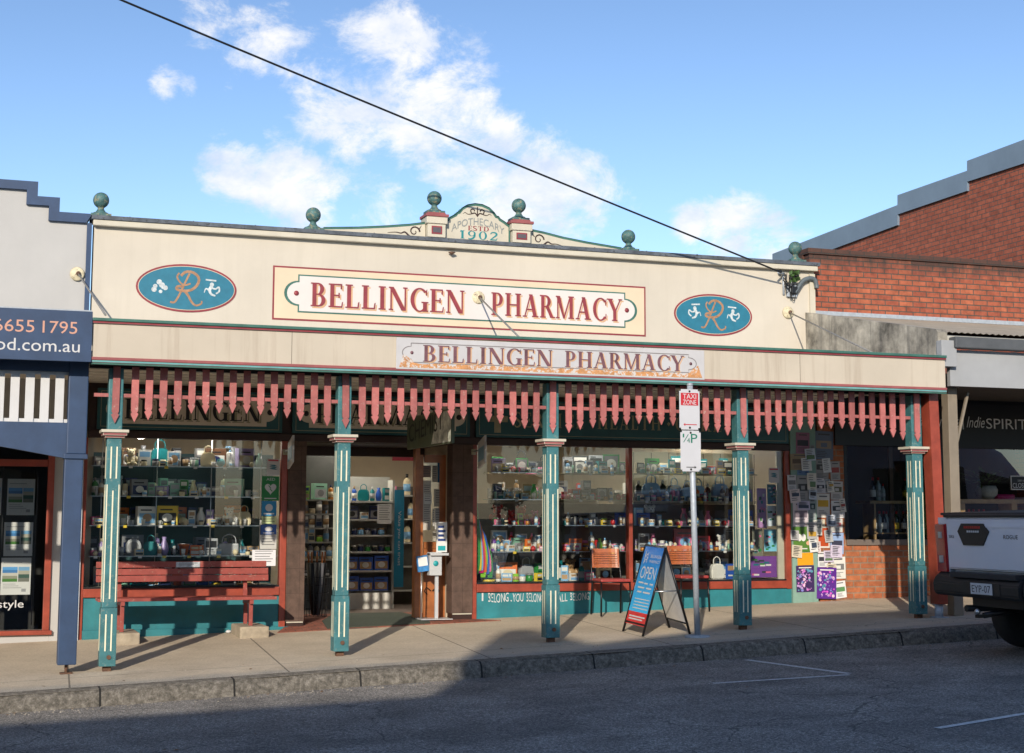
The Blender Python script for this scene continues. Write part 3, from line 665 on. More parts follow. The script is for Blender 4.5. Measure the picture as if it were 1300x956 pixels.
# ---- pediment
def ped():
    Y = W-.03; q = lambda x, y: (lambda p: (p.x, p.z))(P(x, y, Y))
    pts = [(565, 306), (565, 281), (571, 276), (578.7, 272), (580.5, 269.5), (583, 269), (587, 264), (594, 260), (603, 258.6), (612, 259.8), (621, 264), (626.5, 269.5), (630, 274.5), (632.5, 275), (634.5, 278), (640, 281.5), (646.4, 286.5), (646.4, 310)]
    P2 = [q(*p) for p in pts]
    b = mb(creamtrim); b.prism(P2, Y+.12, 'y', Y); b.build('pediment_panel', None, ph)
    b = mb(green); top = P2[1:-1]
    b.stroke([(x, z-.01) for x, z in top], .035, Y-.002)
    for a, c in zip(top, top[1:]): b.face([(a[0], Y-.02, a[1]+.004), (c[0], Y-.02, c[1]+.004), (c[0], Y+.14, c[1]+.004), (a[0], Y+.14, a[1]+.004)])
    b.stroke([P2[1], P2[0]], .02, Y-.002); b.stroke([P2[-2], P2[-1]], .02, Y-.002)
    b.build('pediment_moulding', None, ph)
    # scroll, arched word, year
    b = mb(darkwood); Yd = Y-.002; c = q(606, 269.6)
    for sg in (-1, 1):
        b.stroke([(c[0]+sg*x*.013, c[1]+z*.013) for x, z in _spl([(0, -4), (2.5, -1), (6, -1.5), (7, 2), (4, 3), (3, .8)], 20)], .016, Yd)
        b.stroke([(c[0]+sg*x*.013, c[1]+z*.013) for x, z in _spl([(6, -2), (10, -2.6), (13, -1), (15, -2.5)], 12)], .012, Yd, .004)
    b.stroke([(c[0], c[1]-.06), (c[0], c[1]+.07)], .014, Yd)
    b.build('pediment_scroll', None, ph)
    a0, a1 = q(573, 290)[0], q(640, 292)[0]; zm = q(606, 281.5)[1]; zh = .075
    def warp(x, z):
        u = (x-(a0+a1)/2)/((a1-a0)/2); return (x, z-.115*u*u)
    b = mb(mat('faded_grey_lettering', (.22, .24, .24), .6)); text(b, 'APOTHECARY', a0, a1, zm-.045, zm+.05, Yd, warp)
    b.build('pediment_lettering', None, ph)
    b = mb(maroon); x0, x1 = q(594, 290)[0], q(621, 291)[0]; z0, z1 = q(607, 293.2)[1], q(607, 287.4)[1]; serif(b, 'ESTD', x0, x1, z0, z1, Yd); b.build('pediment_lettering', None, ph)
    b = mb(mat('teal_numerals', (.01, .22, .24), .5)); x0, x1 = q(583.5, 298)[0], q(632, 300)[0]; z0, z1 = q(607, 304)[1], q(607, 293.8)[1]; serif(b, '1902', x0, x1, z0, z1, Yd, gap=.2); b.build('pediment_lettering', None, ph)
    # pillars
    for (xa, xb, yt, yb) in ((541, 563.5, 268, 304), (648.5, 671, 277, 312)):
        X0, X1 = q(xa, 290)[0], q(xb, 290)[0]; zt = q((xa+xb)/2, yt+4)[1]; zb = ZT+.079
        b = mb(creamtrim); b.box(X0, X1, Y-.08, Y+.16, zb, zt-.14, .004); b.box(X0-.02, X1+.02, Y-.1, Y+.18, zt-.138, zt-.05, .006)
        pl = b.build('pediment_pillar', None, ph)
        b = mb(maroonlt); b.box(X0-.035, X1+.035, Y-.115, Y+.195, zt-.049, zt-.012, .006); b.box(X0, X1, Y-.08, Y+.16, zt-.0118, zt+.012, .004); b.build('pillar_cap', None, pl)
        b = mb(maroon); zc0, zc1 = zb+.04, zt-.17; b.box(X0+.05, X1-.05, Y-.088, Y-.0805, zc0, zc1); b.use(mat('grey_panel', (.10, .09, .10), .5)); b.box(X0+.066, X1-.066, Y-.091, Y-.0885, zc0+.018, zc1-.018); b.build('pillar_panel', None, pl)
        finial((X0+X1)/2, Y+.04, zt+.012)
    # wings
    for pts, sg, sc_ in (([(540, 283), (520, 285.5), (490, 287.6), (455, 289.2), (411, 289.7), (411, 300), (540, 306)], 1, (526, 294)), ([(671, 291.5), (690, 295.5), (715, 302), (745, 308), (789, 315.5), (789, 324), (671, 315)], -1, (684, 304))):
        P3 = [q(*p) for p in pts]
        b = mb(creamtrim); b.prism(P3, Y+.1, 'y', Y); w = b.build('pediment_wing', None, ph)
        b = mb(green); b.stroke(P3[:5], .028, Y-.003)
        for a, c in zip(P3[:4], P3[1:5]): b.face([(a[0], Y-.012, a[1]+.014), (c[0], Y-.012, c[1]+.014), (c[0], Y+.11, c[1]+.014), (a[0], Y+.11, a[1]+.014)])
        b.build('wing_moulding', None, w)
        b = mb(darkwood); c = q(*sc_); k = .0105
        sp = [(math.cos(t)*(7-t*.8)*k, math.sin(t)*(7-t*.8)*k) for t in [i*.35 for i in range(21)]]
        b.stroke([(c[0]+x, c[1]+z) for x, z in sp], .022, Y-.001, .01)
        tail = _spl([(0, -7), (-6, -6), (-12, -1), (-17, -2.5), (-24, -1.5), (-34, -2.5)], 24)
        b.stroke([(c[0]+sg*x*k, c[1]+z*k+(sg*-x*-.03*k if sg == 1 else -x*-.13*k)) for x, z in tail], .03, Y-.001, .006)
        b.stroke([(c[0]+sg*6*k, c[1]+3*k), (c[0]+sg*9*k, c[1]+8*k)], .014, Y-.001, .005)
        b.build('wing_scroll', None, w)
FINP = [(.09, 0), (.09, .018), (.062, .03), (.042, .058), (.036, .08), (.05, .092)]
def finial(x, y, z, par=None):
    b = mb(verd)
    pr = FINP+[(math.sin(t)*.095+.001, .175-math.cos(t)*.097) for t in [PI*(.2+.8*i/12) for i in range(13)]]
    b.box(x-.12, x+.12, y-.1, y+.1, z, z+.03, .004)
    b.lathe(pr, 22, (x, y, z+.03))
    return b.build('finial', None, ph)
ped()
for px in (128, 397.5, 797, 1008.5):
    finial(P(px, 262 if px < 500 else 315, W+.05).x, W+.03, ZT+.078)
# ---- tie rosettes and rods
def tie(px, py, fx, fy, par, two=False):
    c = P(px, py, W); e = P(fx, fy, AF+.06)
    b = mb(rosm); b.lathe([(.085, -.001), (.085, -.02), (.07, -.032), (.05, -.03), (.03, -.045), (.0, -.045)], 22, (c.x, W, c.z), 'y'); ro = b.build('tie_rosette', None, par)
    b = mb(greysteel); b.tube([(c.x+.01, W-.03, c.z), (e.x, e.y, e.z)], .011, 8); b.use(rust).ball((c.x+.01, W-.055, c.z), .028, 8)
    if two: b.use(greysteel).tube([(e.x-.35, e.y, e.z), (e.x, e.y, e.z+.02)], .012, 6)
    b.build('tie_rod', None, ro)
tie(607, 378, 660, 429, ph); tie(1000, 397, 1108, 448, ph)
# ---- verandah
b = mb(creamfas); b.box(XFL, XFR, AF, AF+.04, ZF0+.06, ZF1-.05)
for i in range(1, 5):   # butt joints of the fascia sheets
    x = XFL+i*(XFR-XFL)/5; b.use(darkwood).box(x, x+.004, AF-.0012, AF, ZF0+.06, ZF1-.05)
b.build('verandah_fascia', None, ph)
b = mb(green); b.box(XFL-.01, XFR+.01, AF-.03, AF+.06, ZF1-.025, ZF1+.005, .004); b.use(maroon).box(XFL-.01, XFR+.01, AF-.016, AF+.05, ZF1-.05, ZF1-.0255, .003); b.build('fascia_top_trim', None, ph)
b = mb(maroonlt); b.box(XFL-.01, XFR+.01, AF-.018, AF+.05, ZF0+.03, ZF0+.0595, .004); b.use(sky_trim).box(XFL-.01, XFR+.01, AF-.010, AF+.05, ZF0+.006, ZF0+.0295, .003); b.use(green).box(XFL-.01, XFR+.01, AF-.002, AF+.05, ZF0-.012, ZF0+.0055); b.build('fascia_bottom_trim', None, ph)
b = mb(black); b.box(XFL, XFR, -.035, .035, ZF0-.02, ZC-.001); b.build('verandah_beam', None, ph)
b = mb(soffit); b.box(XFL, XFR, AF+.06, W-.002, ZC, ZC+.03)
for i in range(9): b.box(XFL, XFR, AF+.2+i*.36, AF+.23+i*.36, ZC-.012, ZC-.0005)
b.build('verandah_ceiling', None, ph)
b = mb(galv)
n = 150
zr0, zr1 = ZF1-.02, ZF1+.32
pr = None
for i in range(n+1):
    x = XFL+(XFR-XFL)*i/n; dz = .01*(1 if i % 2 else -1)
    row = [(x, AF+.05, zr0+dz), (x, W-.003, zr1+dz)]
    if pr: b.face([pr[0], row[0], row[1], pr[1]])
    pr = row
b.build('verandah_roof', None, ph)
POSTX = [P(145, 547, 0).x+2.36*i for i in range(5)]
PW = .072
def post(X, zc, par, i):
    zb = gz(X, 0)
    h = 0; Yf = -PW; zc0 = zc-.11
    b = mb(teal); b.box(X-PW, X+PW, -PW, PW, zb+.62, ZF0-.02, .010); b.box(X-PW-.008, X+PW+.008, -PW-.008, PW+.008, zb+.05, zb+.62, .006)
    o = b.build('verandah_post', None, par)
    b = mb(rust); b.box(X-.04, X+.04, -.03, .03, zb-.03, zb+.05); b.lathe([(.022, -.012), (.022, 0)], 10, (X+.01, -PW-.008, zb+.14), 'y'); b.build('post_shoe', None, o)
    b = mb(creamtrim); b.box(X-.135, X+.135, -.135, .135, zc-.03, zc, .005); b.use(maroonlt); 
    b.box(X-.118, X+.118, -.118, .118, zc-.06, zc-.0305, .005); b.box(X-.095, X+.095, -.095, .095, zc-.082, zc-.0605, .004)
    b.build('post_capital', None, o)
    b = mb(stripe)
    z1 = zc-.17; z2 = z1-.32; z3 = z2-.06; z4 = zb+.68; z5 = zb+.56; z6 = zb+.20
    def ln(u, za, zb_, w=.0068, k=0):
        ff = PW+(.008 if k else 0)
        b.box(X+u-w, X+u+w, -ff-.0022, -ff+.001, za, zb_)           # front face
        b.box(X-ff-.0022, X-ff+.001, u-w, u+w, za, zb_)             # left face
        b.box(X+ff-.001, X+ff+.0022, u-w, u+w, za, zb_)             # right face
    for u in (-.028, .028): ln(u, z2, z1); ln(u, z6, z5, k=1)
    ln(0, z4+.03, z3-.06)
    for u in (-.058, .058): ln(u, z4, z3, .005)
    b.build('painted_flute', None, o)
ZCAP = P(650, 558, 0).z
for i, X in enumerate(POSTX): post(X, P(145, 546, 0).z, ph, i)
# ---- picket valance
ZR = P(300, 506, -PW).z
def picket(X, L, Y=-PW-.03):
    zt = ZF0-.004; zb = zt-L+rnd.uniform(-.007, .007); w = .036+rnd.uniform(-.0015, .0015); X += rnd.uniform(-.003, .003)
    b = mb(pink); b.prism([(X-w, zt), (X-w, zb+.115), (X-w+.012, zb+.10), (X-w-.004, zb+.085), (X, zb), (X+w+.004, zb+.085), (X+w-.012, zb+.10), (X+w, zb+.115), (X+w, zt)][::-1], Y+.02, 'y', Y)
    tl_ = rnd.uniform(-.012, .012)
    for v in b.bm.verts: v.co.x += (zt-v.co.z)*tl_
    b.build('valance_picket', None, ph)
LT = (ZF0-.004)-P(148, 537, -PW-.03).z
for i, X in enumerate(POSTX):
    picket(X, LT, -PW-.024)
    if i < 4:
        for k in range(15):
            u = (k-7)/7.0
            picket(X+1.18+u*(1.18-.19), LT-.012-.115*(1-u*u), -.075)
b = mb(pink)
for i in range(4): b.box(POSTX[i]+PW, POSTX[i+1]-PW, -.053, -.035, ZR-.018, ZR+.018)
b.box(XFL+.05, POSTX[0]-PW, -.053, -.035, ZR-.018, ZR+.018)
b.build('valance_rail', None, ph)
# ---- shopfront at ground level
ZW0 = P(240, 744, W).z          # window sill top (left)
ZW1 = P(240, 557.5, W).z          # window head
XG = {k: P(k, 650, W).x for k in (109, 356, 364, 387, 573, 599, 605, 797, 803, 994, 1003, 1035)}
print('win', ZW0, ZW1, XG)
def gzb(x): return gz(x, W)-.05
b = mb(darkwood); b.box(XG[109], XG[1003], W-.03, W+.12, ZW1, ZW1+.085, .004); b.build('window_head_beam', None, ph)
b = mb(darkwood); b.box(XL, XR, W+.02, W+.24, ZW1+.086, ZC-.001); b.build('bulkhead', None, ph)
# jambs, sills, risers
def jamb(x0, x1, z0, z1, y0=W-.02, y1=W+.1): mb(redwood).box(x0, x1, y0, y1, z0, z1, .006).build('window_jamb', None, ph)
jamb(XG[356], XG[364], gzb(XG[356]), ZW1-.001); jamb(XG[599], XG[605], gzb(XG[599]), ZW1-.001); jamb(XG[994]+.03, XG[1003], ZW0-.13, ZW1-.001)
jamb(XG[109]-.06, XG[109], gzb(1), ZW1-.001); jamb(XG[797]+.01, XG[803]-.005, ZW0-.02, ZW1-.001)
for a, c in ((XG[109], XG[356]), (XG[605], XG[994]+.03)):
    mb(redwood).box(a, c, W-.035, W+.12, ZW0-.12, ZW0-.02, .006).build('window_sill', None, ph)
    mb(black).box(a, c, W-.012, W+.1, ZW0-.0195, ZW0, .002).build('window_sill_rail', None, ph)
for a, c in ((XG[109], XG[356]), (XG[605]-.08, XG[1003])):
    b = mb(tealwall); n = 10
    for i in range(n):
        u, v = a+(c-a)*i/n, a+(c-a)*(i+1)/n
        b.face([(u, W, gz(u, W)-.06), (v, W, gz(v, W)-.06), (v, W, ZW0-.121), (u, W, ZW0-.121)])
    bmesh.ops.remove_doubles(b.bm, verts=b.bm.verts, dist=1e-4)
    b.build('stall_riser', None, ph)
# footing step under the risers
b = mb(tealwall); a, c = XG[109], XG[364]+.03; b.box(a, c, W-.05, W-.001, gz(a, W)-.1, gz(c, W)+.03); b.build('riser_plinth', None, ph)
# hand-painted words on the riser
for s, xa, xb, ya, yb in (('I', 611.5, 613.5, 752.5, 763), ('BELONG', 619.5, 645.5, 753, 764.5), ('.', 648, 649.5, 762, 764), ('YOU', 650.5, 664.5, 753, 763.5), ('BELONG', 668, 690, 753, 764), ('WE ALL', 693, 720, 754, 764), ('BELONG', 723.5, 748, 752.5, 762), ('.', 749.5, 752, 762, 764.5)):
    X0, X1, Z0, Z1 = rect(xa, ya, xb, yb, W); wob = lambda x, z: (x+.004*math.sin(z*60), z+.006*math.sin(x*23))
    b = mb(white); text(b, s, X0, X1, Z0, Z1, W, wob); b.build('painted_lettering', None, ph)
# glass
gl = []
b = mb(glass); b.face([(XG[109], W+.03, ZW0), (XG[356], W+.03, ZW0), (XG[356], W+.03, ZW1), (XG[109], W+.03, ZW1)]); b.build('window_pane', None, ph)
for a, c in ((605, 797), (803, 994)):
    b = mb(glass); c_ = XG[c]+(.03 if c == 994 else 0); b.face([(XG[a], W+.03, ZW0), (c_, W+.03, ZW0), (c_, W+.03, ZW1), (XG[a], W+.03, ZW1)]); b.build('window_pane', None, ph)
b = mb(creamtrim); b.box(P(988.5, 650, W).x, XG[994]+.028, W+.035, W+.07, ZW0, ZW1-.01); b.build('window_trim_strip', None, ph)
# tiled pillars
for a, c in ((364, 387), (573, 599)):
    b = mb(browntile); x0, x1 = XG[a]+.001, XG[c]; b.box(x0, x1, W-.045, W+.2, gz(x0, W)+.09, ZW1-.001)
    b.use(darkwood).box(x0+.01, x1-.005, W-.035, W+.18, gz(x0, W)-.1, gz(x0, W)+.089)
    b.use(creamtrim).box(x0+.01, x1-.01, W-.05, W-.03, gz(x0, W)+.075, gz(x0, W)+.0885)
    b.build('tiled_pillar', None, ph)
# name boards
zb0, zb1 = P(650, 553.5, W).z, P(650, 516, W).z
def board(xa, xb, lit=None):
    X0, X1 = P(xa, 535, W).x, P(xb, 535, W).x
    zb0_, zb1_ = ZW1+.10, ZW1+.10+.49
    b = mb(tealboard); b.box(X0, X1, W-.02, W+.019, zb0_, zb1_)
    b.use(gold)
    for (u0, u1, v0, v1) in ((X0+.04, X1-.04, zb0_+.03, zb0_+.036), (X0+.04, X1-.04, zb1_-.036, zb1_-.03), (X0+.04, X0+.046, zb0_+.0365, zb1_-.0365), (X1-.046, X1-.04, zb0_+.0365, zb1_-.0365)): b.box(u0, u1, W-.0215, W-.0201, v0, v1)
    return b.build('name_board', None, ph), X0, X1, zb0_, zb1_
plq = mat('taupe_plaque_paint', (.66, .58, .47), .6, .1, 6)
for (xa, xb, s, pa, pb, ta, tb) in ((123, 358, 'BELLINGEN', 148, 338, 158, 330), (371, 596, 'PHARMACY', 392, 578, 401, 570)):
    o, X0, X1, z0, z1 = board(xa, xb)
    p0, p1 = P(pa, 530, W).x, P(pb, 530, W).x; q0, q1 = z0+.07, z1-.07
    b = mb(plq); b.prism(plaque(p0, p1, q0, q1, .13), W-.028, 'y', W-.0205); pq = b.build('plaque', None, o)
    b = mb(black); serif(b, s, P(ta, 530, W).x, P(tb, 530, W).x, q0+.06, q1-.05, W-.03)
    for cx in (p0-.04, p1+.04): b.lathe([(.0, 0), (.035, 0), (.035, .002)], 12, (cx, W-.031, (q0+q1)/2), 'y')
    b.build('lettering', None, pq)
    b = mb(gold); serif(b, s, P(ta, 530, W).x+.03, P(tb, 530, W).x+.03, q0+.04, q1-.07, W-.0282); b.build('lettering_shadow', None, pq)
o, X0, X1, z0, z1 = board(604, 1000)
for s, xa, xb in (('SERVICE', 652, 740), ('HEALTH', 758, 838), ('CARE', 856, 915)): 
    b = mb(gold); serif(b, s, P(xa, 535, W).x, P(xb, 535, W).x, z0+.14, z0+.33, W-.021, gap=.22); b.build('lettering', None, o)
b = mb(gold)
for px in (749, 848): serif(b, '-', P(px-4, 535, W).x, P(px+4, 535, W).x, z0+.1, z0+.36, W-.021)
c = P(631, 540, W); 
b.box(c.x-.045, c.x+.045, W-.0225, W-.021, z0+.06, z0+.40); b.box(c.x-.14, c.x-.046, W-.0225, W-.021, z0+.2, z0+.28); b.box(c.x+.046, c.x+.14, W-.0225, W-.021, z0+.2, z0+.28)
b.build('lettering', None, o)
# green end pilaster
b = mb(mat('sage_pilaster_paint', (.22, .36, .30), .6, .12, 4, streak=.3, streakcol=(.14, .2, .17))); b.box(XG[1003]+.001, XG[1035], W-.04, W+.2, gz(11, W)-.1, ZC-.001); b.build('end_pilaster', None, ph)
# left end strip
b = mb(mat('dark_green_end_strip', (.03,.05,.045), .5)); b.box(XL, XG[109]-.061, W-.01, W+.2, gz(1, W)-.1, ZC-.001); b.build('left_pilaster', None, ph)
# end party wall standing between the two verandahs
b = mb(concrete_t)
pw0, pw1 = XFR-.005, XFR+.13
zA = P(1036, 401, W).z; zB = PX(1194, 430, pw0).z; zL = ZF1-.06
zrA, zrB = P(1140, 402.5, W+.12).z-.055, P(1250, 424, AF+.15).z
b.prism([(W-.001, zL), (W-.001, zrA+.03), (AF+.16, zrB+.03), (AF+.12, zrB-.01), (AF+.12, zL)], pw1, 'x', pw0)
b.build('party_wall', None, ph)
b = mb(greyfascia); b.box(pw0-.02, pw1+.06, AF+.02, AF+.13, zB-.34, zB-.02, .008); b.build('party_wall_corbel', None, ph)
# ---- entry
YD = W+1.25
b = mb(rtile)
xa, xb = XG[364]-.17, XG[599]+.28
n = 6
zin = gz(5.0, W)+.035
for i in range(n):
    pass
b.prism([(xa, W-.42), (xb, W-.36), (XG[599], W-.02), (XG[573], W+.2), (XG[573], YD+.2), (XG[387], YD+.2), (XG[387], W+.2), (XG[364], W-.02)], 0, 'z', 1)
for v in b.bm.verts:
    x, y = v.co.x, v.co.y; lvl = gz(x, y)+.006
    f = max(0, min(1, (y-(W-.3))/.9)); zz = lvl*(1-f)+(zin+.012)*f
    v.co.z = zz if v.co.z < .5 else zz-.06
b.build('entry_tiles', None, ph)
b = mb(darkwood); b.box(XG[387], XG[573], YD, YD+.1, ZW1-.12, ZW1-.001); b.box(XG[387], XG[387]+.06, YD, YD+.1, zin, ZW1-.121)
b.box(XG[387], XG[573], W+.2, YD+.1, ZW1-.001, ZW1+.05)
b.build('door_frame', None, ph)
# side returns of the two display windows
for x in (XG[387]-.03,):
    b = mb(redwood); b.box(x-.02, x+.02, W+.2, YD, ZW0-.3, ZW0-.2); b.box(x-.02, x+.02, YD-.05, YD, zin, ZW1-.01)
    b.use(browntile).box(x-.02, x+.02, W+.2, YD-.05, zin-.05, ZW0-.301); b.use(glass).face([(x, W+.2, ZW0-.2), (x, YD-.05, ZW0-.2), (x, YD-.05, ZW1), (x, W+.2, ZW1)])
    b.build('return_window', None, ph)
# fixed door leaf with notices
YD0 = YD; YD = W+.24
dl0, dl1 = P(532.5, 650, YD).x, XG[573]-.002
b = mb(timber); zt_, zm_ = ZW1-.13, P(555, 688, YD).z
b.box(dl0, dl0+.05, YD+.01, YD+.06, zin, zt_); b.box(dl1-.08, dl1, YD+.01, YD+.06, zin, zt_); b.box(dl0+.07, dl1-.08, YD+.01, YD+.06, zt_-.1, zt_); b.box(dl0+.07, dl1-.08, YD+.01, YD+.06, zm_-.08, zm_); b.box(dl0+.07, dl1-.08, YD+.01, YD+.06, zin, zin+.12); b.box(dl0+.07, dl1-.08, YD+.025, YD+.05, zin+.12, zm_-.08)
o = b.build('shop_door', None, ph)
b = mb(glass); b.face([(dl0+.07, YD+.03, zm_), (dl1-.08, YD+.03, zm_), (dl1-.08, YD+.03, zt_-.1), (dl0+.07, YD+.03, zt_-.1)]); b.build('door_pane', None, o)
b = mb(blackmetal)
for cz in (.35, .62):
    cx = (dl0+dl1)/2; zz = zin+cz
    for sg in (-1, 1): b.tube([(cx+sg*.01, YD+.015, zz), (cx+sg*.07, YD+.012, zz+.05), (cx+sg*.10, YD+.012, zz), (cx+sg*.06, YD+.012, zz-.04)], .008, 6)
b.build('door_ornament', None, o)
b = mb(timber); b.box(P(526.5, 650, YD).x, P(532.3, 650, YD).x, YD-.02, YD+.1, zin, ZW1-.005, .004); b.build('door_post', None, ph)
b = mb(incream); b.box(XG[573]+.0, XG[573]+.06, W+.201, YD0+.2, zin, 2.99); b.build('partition', None, ph)
YDL = YD; YD = YD0
# ---- interior shell
YB = W+9
b = mb(carpet); b.box(XL+.1, XR-.1, YD+.15, YB, zin-.08, zin+.005); b.build('interior_floor', None, ph)
b = mb(incream); b.box(XL+.1, XR-.1, YB, YB+.1, 0, 3.0); b.box(XL, XL+.1, W+.25, YB+.1, -.2, 3.0); b.box(XR-.1, XR, W+.25, YB+.1, 0, 3.0); b.build('interior_wall', None, ph)
b = mb(incream); b.box(XL, XR, W+.25, YB+.1, 3.001, 3.1); b.build('interior_ceiling', None, ph)
b = mb(flash); b.box(XL, XR, W+.251, YB+.4, 3.6, 3.68); b.build('shop_roof', None, ph)
lampm = mat('fluorescent_tube', (.9, .9, .85), .5, emit=((1, .93, .80), 55))
for (lx, ly) in ((2.2, 5.2), (2.6, 8.6), (5.0, 5.4), (5.2, 9.0), (8.2, 5.3), (8.2, 8.8), (10.3, 6.6)):
    b = mb(white); b.box(lx-.06, lx+.06, ly-.62, ly+.62, 2.80, 3.0); o = b.build('ceiling_light', None, ph)
    mb(lampm).box(lx-.04, lx+.04, ly-.6, ly+.6, 2.77, 2.7995).build('light_tube', None, o)
# unseen tubes added behind the head beam to brighten the window goods
for x0, x1 in ((XG[109]+.4, XG[356]-.4), (XG[605]+.3, XG[797]-.3), (XG[803]+.3, XG[994]-.3)):
    b = mb(white); b.box(x0, x1, W+.13, W+.19, ZW1+.06, ZW1+.11); o = b.build('added_display_light', None, ph)
    mb(mat('added_display_tube', (.9, .9, .85), .5, emit=((1, .95, .86), 22))).box(x0+.02, x1-.02, W+.14, W+.18, ZW1+.04, ZW1+.0595).build('light_tube', None, o)
# display beds and backs
b = mb(mat('display_bed', (.35, .32, .27), .7)); b.box(XG[109], XG[356], W+.04, W+.85, ZW0-.06, ZW0-.005); b.box(XG[605], XG[994]+.03, W+.04, W+.85, ZW0-.06, ZW0-.005); b.build('display_bed', None, ph)
zq = ZW0+1.15
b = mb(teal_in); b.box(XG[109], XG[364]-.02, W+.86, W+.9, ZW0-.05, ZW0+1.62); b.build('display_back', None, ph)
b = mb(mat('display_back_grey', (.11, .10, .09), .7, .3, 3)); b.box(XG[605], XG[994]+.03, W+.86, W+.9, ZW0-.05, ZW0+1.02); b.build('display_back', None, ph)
b = mb(slatw); xs0 = P(803, 600, W+.86).x
b.box(xs0, XG[994], W+.85, W+.89, ZW0+1.021, ZW0+1.75)
for i in range(8): b.use(darkwood).box(xs0+.01+i*.27, xs0+.018+i*.27, W+.847, W+.8495, ZW0+1.03, ZW0+1.74)
b.build('display_back', None, ph)

# ================================================================== LEFT NEIGHBOUR
lb = thing('office_building', 'white rendered shop front with stepped navy capping left of the pharmacy', 'shop building')
q = lambda x, y, Y=W: (lambda p: (p.x, p.z))(P(x, y, Y))
outer = [(-60, 222), (0, 226), (48.5, 231.6), (48.5, 249.8), (76, 252.5), (76, 269.7), (116.5, 272)]
inner = [(-60, 234), (0, 238), (34, 241.6), (34, 260), (62, 262.4), (62, 280.5), (109, 285)]
oo = [q(*p) for p in outer]; ii = [q(*p) for p in inner]
def lvl(L_):   # square the steps
    L_ = [list(p) for p in L_]
    for k in (0, 2): pass
    L_[1][1] = L_[2][1]; L_[0][1] = L_[2][1]; L_[3][0] = L_[2][0]; L_[4][1] = L_[3][1]; L_[5][0] = L_[4][0]; L_[6][1] = L_[5][1]
    return L_
oo = lvl(oo); ii = lvl(ii); oo[0][0] = ii[0][0] = -8; oo[6][0] = XL-.03; ii[6][0] = P(108.5, 300, W).x
zfl = P(60, 500, W).z
wx0, wx1 = -3.2, P(66, 690, W).x        # shop window hole of the neighbour
zsl, zhd = P(30, 795, W).z, P(30, 592, W).z
b = mb(whitewall)
b.prism([(-8, zhd+.55), (XL-.03, zhd+.55), (XL-.03, ii[6][1]), (ii[5][0], ii[5][1]), (ii[4][0], ii[4][1]), (ii[3][0], ii[3][1]), (ii[2][0], ii[2][1]), (-8, ii[2][1])], W+.3, 'y', W+.004)
b.box(-8, wx0, W+.004, W+.3, -1.2, zhd+.549); b.box(wx1, XL-.001, W+.004, W+.3, -.6, zhd+.549); b.box(wx0+.001, wx1-.001, W+.004, W+.3, -1.2, zsl-.06)
b.build('rendered_wall', None, lb)
b = mb(navy); b.prism([(oo[i][0], oo[i][1]) for i in range(7)]+[(ii[i][0], ii[i][1]) for i in range(6, -1, -1)], W+.36, 'y', W-.045); b.build('parapet_capping', None, lb)
b = mb(navy); b.box(P(108.5, 340, W).x, XL-.03, W-.03, W+.0, P(112, 398, W).z-.2, ii[6][1]); b.build('edge_strip', None, lb)
b = mb(mat('pale_bluish_trim',(.5,.53,.58),.5)); b.box(P(100, 700, W).x, XL-.03, W-.06, W+.0, -.35, ZC-.1); b.build('edge_board', None, lb)
tie(98, 348, 134, 400, lb)
# brown framed window
b = mb(redwood); x1 = wx1; xj = P(57.5, 690, W).x
b.box(xj, x1, W-.03, W+.08, zsl-.05, zhd+.4, .006); b.box(wx0, x1+.03, W-.05, W+.1, zsl-.1, zsl-.0505, .005); b.box(wx0, xj-.001, W-.02, W+.08, zhd, zhd+.08, .004); b.box(wx0, xj-.001, W-.02, W+.08, zhd+.40, zhd+.52)
for xm in (-1.3,): b.box(xm, xm+.07, W-.02, W+.08, zsl-.05, zhd+.39)
wf = b.build('window_frame', None, lb)
mb(glass).face([(wx0, W+.03, zsl-.05), (xj, W+.03, zsl-.05), (xj, W+.03, zhd), (wx0, W+.03, zhd)]) 
b = mb(glass); b.face([(wx0, W+.03, zsl-.05), (xj, W+.03, zsl-.05), (xj, W+.03, zhd), (wx0, W+.03, zhd)]); b.face([(wx0, W+.03, zhd+.08), (xj, W+.03, zhd+.08), (xj, W+.03, zhd+.4), (wx0, W+.03, zhd+.4)]); b.build('window_pane', None, wf)
b = mb(white); X0, X1, Z0, Z1 = rect(-3, 762, 30, 775, W); text(b, 'style', X0, X1, Z0, Z1, W+.028); b.build('window_lettering', None, wf)
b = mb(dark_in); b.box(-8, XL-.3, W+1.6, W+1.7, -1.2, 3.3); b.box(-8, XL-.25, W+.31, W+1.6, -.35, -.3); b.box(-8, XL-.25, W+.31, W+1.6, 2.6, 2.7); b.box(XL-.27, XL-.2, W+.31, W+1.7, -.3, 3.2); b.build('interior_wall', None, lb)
# awning: sign fascia is a sign of its own below
xs1 = P(118.5, 430, AF).x-.015
b = mb(navy); b.box(-8, xs1, -.08, .05, P(60, 471, -.08).z, ZF0+.35); b.build('awning_beam', None, lb)
b = mb(soffit); b.box(-8, xs1, AF+.1, W, ZC, ZC+.05); b.use(galv).box(-8, xs1, AF+.06, W, ZC+.4, ZC+.43); b.build('awning_ceiling', None, lb)
